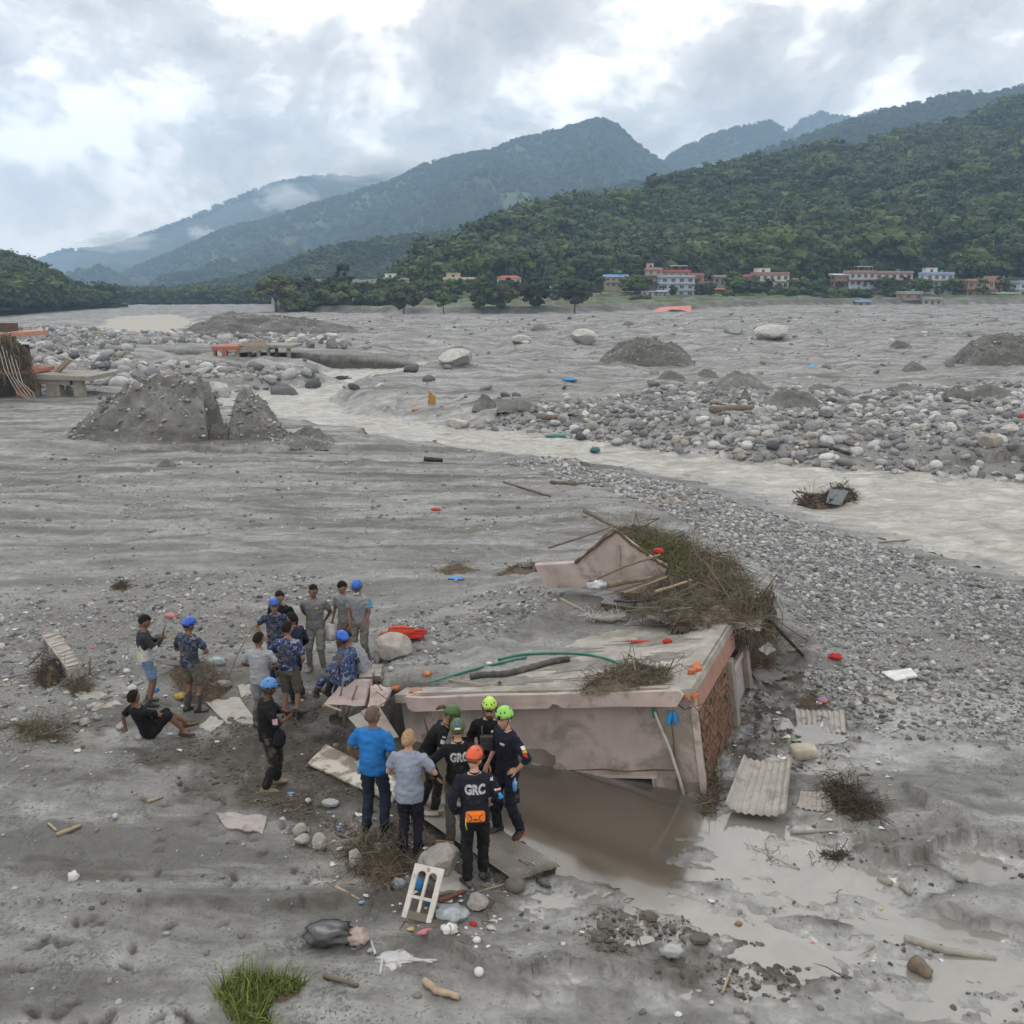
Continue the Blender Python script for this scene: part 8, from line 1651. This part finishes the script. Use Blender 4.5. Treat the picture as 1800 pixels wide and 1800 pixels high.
MB().box((0, -0.042, -0.02), (0.05, 0.008, 0.014)).build('pouch_tag', M_BLACKP, po)
for s_ in (-1, 1): MB().tube([(s_ * 0.095, -0.035, 0.06), (s_ * 0.05, -0.045, 0.02), (s_ * 0.045, -0.045, -0.02), (s_ * 0.085, -0.038, -0.055)], 0.005, 5).build('pouch_cord', M_BLACKP, po, True)
MB().tube([(-0.115, -0.02, 0.0), (-0.118, -0.03, -0.08), (-0.105, -0.025, -0.16)], 0.006, 5).build('pull_cord', M('yellow_cord', (0.6, 0.6, 0.05), None, 5, 0.7, 0), po, True)
# 2 tall man, lime helmet, hand on hip
I = person('tall rescuer with bright green helmet and hands on hips', 893, 1463, 125, J(HIPS_L, wR=(0.25, 0.14, 0.93), epR=(0.6, -1, 0), hR=(-0.2, 0.6, -0.8), head=(-10, 12), aR=(0.10, 0.10, 0.085), aL=(-0.13, -0.10, 0.085), tR=(0.1, 1, 0), tL=(-0.5, 0.9, 0), lean=3), dict(skin=SK_L, top=NAVY, sleeve='mid', bottom=NAVY, belt=BLKF, feet='shoes', shoe=M('black_orange_shoe', (0.03, 0.027, 0.025), None, 5, 0.6, 0.1), sole=M('red_sole', (0.42, 0.06, 0.03), None, 5, 0.6, 0), hairm=H_BRN, helmet=LIME2, loose=0.022), 1.06, z=0.0, seed=2)
q = I['shL'] + (I['eL'] - I['shL']) * 0.45; decal(I, 'shirt', 'flag_patch', WHITEP, q + np.array((-0.3, 0.0, 0.025)), (1, 0, 0), 0.06, 0.035, n=3); decal(I, 'shirt', 'flag_patch', YELP, q + np.array((-0.3, 0.0, -0.012)), (1, 0, 0), 0.06, 0.03, n=3); decal(I, 'shirt', 'round_patch', REDP_, q + np.array((-0.3, 0.01, -0.05)), (1, 0, 0), 0.04, 0.04, n=3)
decal(I, 'shirt', 'chest_print', WHITEP, I['sp'](0.40) + I['fw'] * 0.3 + I['sd'] * -0.08, -I['fw'], 0.07, 0.025, I['up'], n=3); decal(I, 'shirt', 'chest_stripe', REDP_, I['sp'](0.375) + I['fw'] * 0.3 + I['sd'] * -0.08, -I['fw'], 0.07, 0.012, I['up'], n=3)
bt_ = I['hip'] + np.array((-0.18, 0.02, -0.16)); MB().tube([bt_ + np.array((0, 0, 0.10)), bt_ + np.array((0, 0, 0.06)), bt_ + np.array((0, 0, 0.045)), bt_, bt_ - np.array((0, 0, 0.08))], [0.014, 0.015, 0.032, 0.034, 0.030], 10).build('water_bottle', M('blue_bottle', (0.03, 0.22, 0.55), (0.2, 0.35, 0.5), 14, 0.15, 0, spec=0.6), I['t'], True)
MB().box(I['hip'] + np.array((-0.16, 0.02, -0.34)), (0.06, 0.16, 0.18), None, 0.01).build('cargo_pocket', NAVY, I['t'])
bx_ = Matrix.Translation((0, 0.146, 0.088)); MB().box((0, 0, 0), (0.034, 0.008, 0.042)).build('helmet_mark', M_BLACKP, I['t']).matrix_local = I['HM'] @ Matrix.Translation((-0.045, 0.128, 0.088)) @ Matrix.Rotation(0.35, 4, 'Z')
# 3 bearded man facing the camera
I = person('bearded rescuer with lime helmet and glasses facing the camera', 862, 1432, 178, J(wR=(0.20, 0.20, 1.02), wL=(-0.20, 0.20, 1.0), head=(-14, 0), lean=2), dict(skin=SK_L, top=BLKF, sleeve='long', bottom=BLKF, feet='shoes', shoe=GUM, hairm=H_BRN, beard=True, glasses=True, helmet=LIME, lamp=True, loose=0.02), 1.03, z=-0.05, seed=3)
pk = M('chest_pack', (0.075, 0.07, 0.062), None, 6, 0.85, 0.3, mud=0.2); c = I['sp'](0.26) + I['fw'] * 0.165; o = MB().box((0, 0, 0), (0.25, 0.09, 0.20)).build('chest_pack', pk, I['t']); o.location = c; b_ = o.modifiers.new('b', 'BEVEL'); b_.width = 0.02; b_.segments = 3
o2 = MB().box((0, 0.052, -0.035), (0.19, 0.03, 0.09)).build('pack_pocket', pk, o); MB().box((-0.11, 0.055, -0.05), (0.035, 0.02, 0.10)).build('green_tag', M('green_tag', (0.05, 0.5, 0.10), None, 5, 0.6, 0), o); MB().box((-0.055, 0.055, -0.09), (0.05, 0.02, 0.035)).build('red_light', M('red_tag', (0.6, 0.02, 0.03), None, 5, 0.5, 0), o)
for s_ in (-1, 1): MB().tube([c + np.array((s_ * 0.09, 0, 0.09)), I['sp'](0.43) + I['sd'] * s_ * 0.10 + I['fw'] * 0.125, I['sp'](0.52) + I['sd'] * s_ * 0.10], 0.013, 6).build('pack_strap', pk, I['t'], True)
decal(I, 'shirt', 'chest_print', WHITEP, I['sp'](0.40) + I['fw'] * 0.3 - I['sd'] * 0.04, -I['fw'], 0.03, 0.03, I['up'], n=2); decal(I, 'shirt', 'chest_print', WHITEP, I['sp'](0.40) + I['fw'] * 0.3 - I['sd'] * 0.10, -I['fw'], 0.02, 0.035, I['up'], n=2)
# 4 olive helmet from behind
I = person('rescuer in grey trousers with olive helmet bearing a blue badge, seen from behind', 808, 1478, 10, J(wR=(0.20, 0.24, 1.05), wL=(-0.30, 0.06, 0.98), epL=(-1, -0.5, 0), head=(-14, -6), lean=6, aL=(-0.14, -0.14, 0.085)), dict(skin=SK_L, top=BLKF, sleeve='long', bottom=fab('grey_work_trousers', (0.075, 0.07, 0.062), 0.25), feet='shoes', shoe=M('brown_boot', (0.07, 0.042, 0.025), None, 6, 0.7, 0.3), hairm=H_BRN, helmet=OLIVE, helmet_old=True, loose=0.02), 0.98, z=0.0, seed=4)
hm4 = I['HM']; MB().box((0, 0, 0), (0.045, 0.008, 0.045)).build('badge', M('badge_blue', (0.05, 0.10, 0.42), None, 5, 0.6, 0), I['t']).matrix_local = hm4 @ Matrix.Translation((0, -0.108, 0.098)) @ Matrix.Rotation(-0.75, 4, 'X'); MB().box((0, 0, 0), (0.07, 0.008, 0.02)).build('badge_text', WHITEP, I['t']).matrix_local = hm4 @ Matrix.Translation((0, -0.126, 0.045)) @ Matrix.Rotation(-0.25, 4, 'X')
decal(I, 'shirt', 'lettering', GREYPR, I['sp'](0.36) - I['fw'] * 0.3, I['fw'], 0.25, 0.13, I['up'], text='GRC')
# 5 leaning woman with green helmet
I = person('woman with long ponytail leaning over in a big green helmet', 756, 1425, -80, J(hip=(0, -0.04, 0.92), lean=24, bend=0.35, wR=(0.10, 0.26, 0.96), epR=(0.8, -0.6, 0.2), wL=(-0.16, 0.22, 0.98), epL=(-1, -0.4, 0.2), hL=(0.2, 0.9, -0.3), head=(-38, -18), aR=(0.10, 0.06, 0.085), aL=(-0.10, -0.12, 0.085), fem=1), dict(skin=SK_M, top=BLKF, sleeve='short', bottom=fab('muddy_black_trousers', (0.03, 0.027, 0.024), 0.45), feet='shoes', shoe=M('tan_boot', (0.20, 0.125, 0.065), None, 6, 0.7, 0.3), hairm=H_BRN, ponytail=True, helmet=M('green_army_helmet', (0.045, 0.115, 0.028), None, 4, 0.4, 0.03, spec=0.45), helmet_old=True, gloves=None, loose=0.014), 0.97, z=-0.02, seed=5)
q = I['shR'] + (I['eR'] - I['shR']) * 0.36; decal(I, 'shirt', 'sleeve_badge', WHITEP, q + np.array((0.3, 0, 0)), (-1, 0, 0), 0.065, 0.05, I['shR'] - I['eR'], n=3); q = I['shR'] + (I['eR'] - I['shR']) * 0.12; decal(I, 'shirt', 'sleeve_stripe', GREYPR, q + np.array((0.3, 0, 0)), (-1, 0, 0), 0.05, 0.025, I['shR'] - I['eR'], n=3)
# 6 man in blue, 7 woman in pale blue
I = person('balding man in a bright blue T-shirt and dark jeans, seen from behind', 660, 1460, -14, J(wR=(0.25, 0.15, 0.94), wL=(-0.24, 0.10, 0.93), epL=(-1, -0.5, 0), hL=(0.1, 0.5, -0.8), head=(-4, -30), lean=2, aR=(0.12, 0.02, 0.085), aL=(-0.12, -0.03, 0.085), broad=1.06), dict(skin=SK_B, top=fab('bright_blue_cotton', (0.025, 0.165, 0.46), 0.0), sleeve='short', bottom=DENIM, feet='shoes', shoe=BLKF, hairm=H_GRY, hairrough=0.004, hem=-0.09, belly=0.03, loose=0.03, belt=BLKF, glasses=True), 1.04, z=0.02, seed=6)
wb = np.array((-0.20, 0.0, 0.90)); MB().tube([wb + np.array((0, 0, 0.10)), wb + np.array((0, 0, 0.07)), wb + np.array((0, 0, 0.05)), wb, wb - np.array((0, 0, 0.09))], [0.013, 0.013, 0.03, 0.033, 0.03], 10).build('water_bottle', M('pale_bottle', (0.08, 0.25, 0.52), (0.3, 0.42, 0.55), 14, 0.15, 0, spec=0.6), I['t'], True)
I = person('blond woman in a pale blue T-shirt and dark leggings, seen from behind', 722, 1498, -6, J(wR=(0.19, 0.24, 1.10), epR=(1, -0.7, -0.3), hR=(-0.1, 0.6, 0.7), cR=1.2, wL=(-0.14, 0.24, 1.02), epL=(-1, -0.6, -0.2), head=(-6, -8), aR=(0.085, 0.02, 0.085), aL=(-0.095, 0, 0.085), fem=1), dict(skin=SK_L, top=fab('pale_blue_cotton', (0.25, 0.295, 0.37), 0.0), sleeve='short', bottom=fab('dark_leggings', (0.020, 0.018, 0.030), 0.04), feet='shoes', shoe=BLKF, hairm=H_BLD, bun=True, hem=-0.16, loose=0.032, flare=0.058), 0.985, z=0.04, seed=7)
MB().tube([tuple(I['HM'] @ Vector((0.03 * math.cos(a), -0.125 - 0.005 * math.sin(a), 0.02 * math.sin(a)))) for a in np.linspace(0, 6.28, 9)], 0.007, 6).build('hair_clip', M('clip', (0.5, 0.42, 0.32), None, 5, 0.4, 0), I['t'], True)
# 8 photographer
I = person('photographer in black with blue helmet holding a camera', 476, 1386, -72, J(wR=(0.10, 0.30, 1.16), epR=(1, -0.5, -0.5), wL=(-0.06, 0.34, 1.17), epL=(-1, -0.4, -0.6), hR=(-0.4, 0.8, 0.2), hL=(0.5, 0.8, 0.1), cR=1.0, cL=1.0, head=(-22, 6), aR=(0.12, -0.08, 0.085), aL=(-0.12, 0.10, 0.085)), dict(skin=SK_D, top=BLKF, sleeve='mid', bottom=fab('muddy_cargo', (0.022, 0.021, 0.022), 0.36), feet='shoes', shoe=M('mud_shoe', (0.22, 0.17, 0.12), None, 6, 0.85, 0.4), hairm=H_BLK, helmet=BLUEH2, lamp=True, loose=0.026, hem=-0.12), 1.0, z=None, seed=8)
q = I['shR'] + (I['eR'] - I['shR']) * 0.75; decal(I, 'shirt', 'arm_badge', M('badge_grey', (0.30, 0.28, 0.33), (0.42, 0.2, 0.24), 30, 0.8, 0), q + np.array((0.3, 0, 0)), (-1, 0, 0), 0.075, 0.08, n=4)
c = (I['wR'] + I['wL']) / 2 + np.array((0, 0.10, 0.03)); cmr = thing('camera', 'black camera with long lens in the photographer\'s hands', 'camera', I['t'].matrix_basis @ Vector(c), R(-72))
mb = MB(); mb.box((0, 0, 0), (0.14, 0.07, 0.09)); mb.box((0, 0.0, 0.055), (0.06, 0.06, 0.03)); mb.build('camera_body', M_BLACKP, cmr); MB().tube([(0, 0.03, 0), (0, 0.10, 0), (0, 0.16, -0.005), (0, 0.17, -0.005)], [0.036, 0.036, 0.042, 0.04], 14).build('lens', M_BLACKP, cmr, True); MB().tube([(0, 0.171, -0.005), (0, 0.173, -0.005)], 0.033, 14).build('front_glass', M_PANE, cmr, True)
sb = MB(); v, f = ICO2; o = mesh_obj('shoulder_bag', v * np.array((0.13, 0.10, 0.16)) * (1 + 0.08 * n3(v, 2, 3)[:, None]), f, BLKF, I['t'], True); o.location = (0.16, 0.16, 0.88); MB().tube([(0.16, 0.12, 1.0), I['sp'](0.3) + I['fw'] * 0.13, I['sp'](0.5) - I['sd'] * 0.12], 0.012, 6).build('bag_strap', BLKF, o.parent, True)
# 9 man with phone
jm, jnt, jns, jls, jb = newmat('racing_jersey'); jv = jns.new('ShaderNodeTexCoord').outputs['Object']; jx = nd(jnt, 'ShaderNodeSeparateXYZ', {0: jv}); jf = rng(jnt, mth(jnt, 'MULTIPLY_ADD', noi(jnt, nd(jnt, 'ShaderNodeMapping', {'Vector': jv, 'Scale': (9, 9, 2.2)}).outputs[0], 1.0, 4), 0.55, jx.outputs[2]), 1.44, 1.455); jls.new(mixc(jnt, jf, (0.40, 0.38, 0.40), (0.015, 0.015, 0.017)), jb.inputs['Base Color']); jb.inputs['Roughness'].default_value = 0.9
I = person('young man in a black and white jersey filming with a phone', 263, 1238, -66, J(wR=(0.06, 0.30, 1.28), epR=(1, -0.3, -0.9), hR=(-0.2, 0.4, 0.9), cR=1.3, wL=(-0.08, 0.28, 1.22), epL=(-1, -0.3, -0.9), hL=(0.3, 0.5, 0.8), cL=1.2, head=(-28, 0), lean=0), dict(skin=SK_B, top=jm, sleeve='long', bottom=DENIML, legs='short', feet='shoes', shoe=GUM, hairm=H_BLK, loose=0.022, hem=-0.10), 0.98, seed=9)
decal(I, 'shirt', 'lime_panel', LIMEP, I['sp'](0.12) - I['sd'] * -0.0 - I['fw'] * 0.3 + I['sd'] * 0.07, I['fw'], 0.06, 0.20, I['up'], n=4)
ph = thing('phone', 'dark phone held up by the man in the jersey', 'phone', I['t'].matrix_basis @ Vector(I['wR'] + np.array((-0.03, 0.05, 0.12))), R(-66)); ob = MB().box((0, 0, 0), (0.075, 0.010, 0.15), (-0.3, 0, 0)).build('phone_body', M_BLACKP, ph); MB().box((0, -0.007, 0), (0.066, 0.003, 0.136), (-0.3, 0, 0)).build('screen', M('phone_screen', (0.03, 0.035, 0.045), None, 3, 0.1, 0), ob)
# 10 blue helmet back view, muddy boots
person('man with blue helmet and muddy camouflage T-shirt looking at his hands, muddy boots', 340, 1250, -16, J(wR=(0.16, 0.26, 1.08), epR=(1, -0.6, -0.3), wL=(-0.16, 0.24, 1.06), epL=(-1, -0.6, -0.3), hR=(-0.6, 0.7, 0.1), hL=(0.6, 0.7, 0.1), head=(-22, -18), tR=(0.9, 0.6, 0), tL=(0.3, 1, 0)), dict(skin=SK_B, top=CAMO_D, sleeve='short', bottom=MUDT, legs='short', feet='boots', shoe=GUM, hairm=H_BLK, helmet=BLUEH, loose=0.02, hem=-0.06), 1.0, seed=10)
# 11 sitting man in black
I = person('man in a black polo shirt sitting on the ground leaning on his hand', 262, 1296, -38, J(hip=(0, 0, 0.13), lean=-20, aR=(0.38, 0.42, 0.09), kpR=(0.5, 0.2, 1), aL=(0.16, 0.62, 0.10), kpL=(0.2, 0.1, 1), wL=(-0.36, -0.20, 0.10), epL=(-0.6, -0.4, 0.5), hL=(-0.5, 0.2, -0.3), pL=(0, 0, -1), cL=0.1, wR=(0.30, 0.36, 0.30), epR=(1, 0, 0.4), head=(6, 10), tR=(0.8, 0.6, 0.0), tL=(0.5, 0.85, 0.1)), dict(skin=SK_B, top=fab('black_polo', (0.012, 0.013, 0.016), 0.02), sleeve='short', bottom=fab('black_shorts', (0.016, 0.016, 0.017), 0.1), legs='knee', feet='sandals', shoe=M('sandal', (0.05, 0.045, 0.04), None, 6, 0.7, 0.2), hairm=H_BLK, hem=-0.06, loose=0.018), 1.0, seed=11)
# 12-17 the middle group
person('man from behind in a sweat-stained grey T-shirt and pale shorts', 462, 1276, -4, J(wR=(0.17, 0.24, 1.04), epR=(1, -0.6, -0.3), wL=(-0.17, 0.24, 1.04), epL=(-1, -0.6, -0.3), head=(-16, -22)), dict(skin=SK_B, top=LGREY, sleeve='short', bottom=fab('pale_blue_shorts', (0.26, 0.285, 0.31), 0.25), legs='short', feet='boots', shoe=GUM, hairm=H_BLK, loose=0.024, hem=-0.10), 0.97, seed=12)
person('man from behind in dark blue camouflage shirt and shorts', 512, 1262, -8, J(wR=(0.20, 0.20, 1.02), wL=(-0.18, 0.22, 1.02), epL=(-1, -0.6, 0), head=(-8, -14)), dict(skin=SK_M, top=CAMO, sleeve='short', bottom=MUDT, legs='knee', feet='shoes', shoe=GUM, hairm=H_BLK, loose=0.024, hem=-0.02), 1.02, seed=13)
person('man with blue helmet and headlamp facing the camera, hand on hip', 490, 1200, 186, J(HIPS_R, wL=(-0.22, 0.16, 0.98), head=(-8, 10)), dict(skin=SK_M, top=CAMO_D, sleeve='short', bottom=CAMO, feet='boots', shoe=GUM, hairm=H_BLK, helmet=BLUEH, lamp=True, loose=0.02, hem=-0.04), 0.97, seed=14)
person('man in a black jacket and white collar standing behind the blue helmet', 500, 1185, 172, J(wR=(0.26, 0.06, 0.9), wL=(-0.26, 0.06, 0.9), head=(-10, -8)), dict(skin=SK_M, top=BLKF, sleeve='long', bottom=BLKF, feet='boots', shoe=GUM, hairm=H_BLK, loose=0.026, hem=-0.08, topname='jacket'), 0.99, seed=15)
person('man in dark blue clothes turned left inside the group', 524, 1232, 62, J(wR=(0.22, 0.14, 0.96), wL=(-0.22, 0.14, 0.96), head=(-10, 0)), dict(skin=SK_B, top=fab('dark_blue_shirt', (0.020, 0.027, 0.045), 0.2), sleeve='long', bottom=fab('dark_blue_trousers', (0.022, 0.026, 0.036), 0.3), feet='shoes', shoe=GUM, hairm=H_BLK, loose=0.022, hem=-0.10), 0.98, seed=16)
I = person('man in a grey crested T-shirt with hands behind his back', 558, 1178, 176, J(wR=(0.14, -0.20, 0.96), epR=(1, -0.4, 0), wL=(-0.14, -0.20, 0.96), epL=(-1, -0.4, 0), head=(-6, 0), aR=(0.14, 0, 0.085), aL=(-0.14, 0.04, 0.085), broad=1.06), dict(skin=SK_B, top=GREYS, sleeve='short', bottom=GREYT, legs='knee', feet='boots', shoe=GUMG, boottop=0.2, hairm=H_BLK, loose=0.024, hem=-0.04), 1.02, seed=17)
decal(I, 'shirt', 'crest', YELP, I['sp'](0.40) + I['fw'] * 0.3 - I['sd'] * 0.08, -I['fw'], 0.035, 0.04, I['up'], n=3)
# 18-19 pair at the back
I = person('man looking down at the white sack in his hand', 612, 1166, 150, J(wR=(0.28, 0.10, 0.88), wL=(-0.2, 0.16, 0.95), head=(-28, 0), lean=5), dict(skin=SK_M, top=fab('plain_grey_shirt', (0.22, 0.23, 0.235), 0.1), sleeve='short', bottom=GREYT, feet='boots', shoe=GUM, hairm=H_BLK, loose=0.022, hem=-0.06), 1.0, seed=18)
crumple('white sack hanging from the man\'s hand', 598, 1120, 30, 40, C_WHT, 55, 'sack', 'sack', 0.8, 0.15, at=np.array(I['t'].matrix_basis @ Vector(I['wR'])) + np.array((-0.04, -0.05, -0.36)))
I = person('man with blue helmet and lowered face mask in a two-tone T-shirt', 636, 1168, 168, J(wR=(0.12, 0.22, 0.92), wL=(-0.16, 0.22, 0.90), head=(-24, 6), lean=8), dict(skin=SK_B, top=fab('pale_grey_shirt', (0.25, 0.265, 0.285), 0.06), sleeve='short', bottom=GREYT, feet='boots', shoe=GUM, hairm=H_BLK, helmet=BLUEH, mask=C_WHT, loose=0.024, hem=-0.06), 1.0, seed=19)
for s_, sh_, e_ in ((1, I['shR'], I['eR']), (-1, I['shL'], I['eL'])): decal(I, 'shirt', 'sleeve_panel', BLUP, sh_ + (e_ - sh_) * 0.3 + np.array((s_ * 0.3, 0, 0)), (-s_, 0, 0), 0.10, 0.15, n=5)
# 20-21 seated on the slab
SB = D(609, 1206, 15.45)
person('seated man with blue helmet and blue camouflage uniform, boots stretched left', 0, 0, 58, J(hip=(0, 0, 0.14), lean=4, bend=0.1, aR=(0.14, 0.62, -0.30), kpR=(0, 0.3, 1), aL=(-0.12, 0.66, -0.24), kpL=(0, 0.3, 1), wR=(0.20, 0.28, 0.34), wL=(-0.16, 0.30, 0.34), head=(-8, 4), tR=(0.1, 1, 0.35), tL=(-0.2, 1, 0.35)), dict(skin=SK_D, top=CAMO, sleeve='long', bottom=CAMO, feet='boots', shoe=GUM, hairm=H_BLK, helmet=BLUEH, loose=0.024, hem=-0.04, cuff=0.6), 0.98, at=SB + np.array((0.02, 0.02, 0.0)), seed=20)
I = person('seated man in a grey and blue shirt bending his head down', 0, 0, 74, J(hip=(0, 0, 0.14), lean=18, bend=0.5, aR=(0.14, 0.50, -0.28), kpR=(0, 0.3, 1), aL=(-0.12, 0.52, -0.28), kpL=(0, 0.3, 1), wR=(0.10, 0.44, 0.28), wL=(-0.12, 0.42, 0.28), head=(-42, 0)), dict(skin=SK_B, top=fab('pale_grey_shirt', (0.25, 0.265, 0.285), 0.06), sleeve='short', bottom=CAMO, feet='boots', shoe=GUM, hairm=H_BLK, loose=0.022, hem=-0.04), 0.98, at=D(643, 1194, 15.9), seed=21)
for s_, sh_, e_ in ((1, I['shR'], I['eR']), (-1, I['shL'], I['eL'])): decal(I, 'shirt', 'sleeve_panel', BLUP, sh_ + (e_ - sh_) * 0.25 + np.array((s_ * 0.3, 0, 0)), (-s_, 0, 0), 0.09, 0.10, n=5)
bpy.data.scenes.remove(WS)
# ------------------------------------------------------------------ haze
m, nt, ns, ls, b = newmat('valley_haze'); ns.remove(b)
pv = ns.new('ShaderNodeVolumePrincipled'); pv.inputs['Color'].default_value = (0.50, 0.72, 1.0, 1); pv.inputs['Density'].default_value = 0.00023; pv.inputs['Anisotropy'].default_value = 0.1
ls.new(pv.outputs[0], ns['Material Output'].inputs['Volume'])
hb = MB().box((400, 2100, 348), (7000, 4500, 716)).build('haze', m); tag(hb, 'thin blue haze hanging in the valley', kind='stuff'); hb.display_type = 'WIRE'
# ------------------------------------------------------------------ low clouds caught on the far range
m, nt, ns, ls, b = newmat('ridge_cloud'); ns.remove(b)
v = ns.new('ShaderNodeTexCoord').outputs['Object']; ln = nd(nt, 'ShaderNodeVectorMath', {0: v}, operation='LENGTH').outputs['Value']; oi = ns.new('ShaderNodeObjectInfo')
nz = nd(nt, 'ShaderNodeTexNoise', {'Scale': 2.2, 'Detail': 5.0, 'Roughness': 0.62, 'Distortion': 0.4}, noise_dimensions='4D'); ls.new(v, nz.inputs['Vector']); ls.new(mth(nt, 'MULTIPLY', oi.outputs['Random'], 30.0), nz.inputs['W'])
d = mth(nt, 'ADD', mth(nt, 'MULTIPLY', mth(nt, 'SUBTRACT', 1.0, ln), 1.3), mth(nt, 'MULTIPLY', mth(nt, 'SUBTRACT', nz.outputs[0], 0.56), 4.0)); d = mth(nt, 'MULTIPLY', mth(nt, 'MINIMUM', mth(nt, 'MAXIMUM', d, 0.0), 1.0), 0.022)
pv = ns.new('ShaderNodeVolumePrincipled'); pv.inputs['Color'].default_value = (0.98, 0.98, 0.98, 1); pv.inputs['Anisotropy'].default_value = 0.2; ls.new(d, pv.inputs['Density']); ls.new(pv.outputs[0], ns['Material Output'].inputs['Volume'])
for px, py, w, h, Y, lb in ((505, 352, 120, 62, 3450, 'white cloud wisp on the shoulder of the far left range'), (355, 410, 60, 30, 3300, 'small cloud puff low on the far left range'), (205, 424, 190, 44, 3500, 'long cloud strip lying along the low end of the far left range'), (690, 296, 330, 80, 3600, 'big cloud bank hiding the top of the far left range')):
    c = D(px, py, Y); o = mesh_obj('low_cloud', ICO3[0], ICO3[1], m, None, True); o.location = c; o.scale = (w / 2 * Y / FPX, 110, h / 2 * Y / FPX); tag(o, lb, 'cloud')
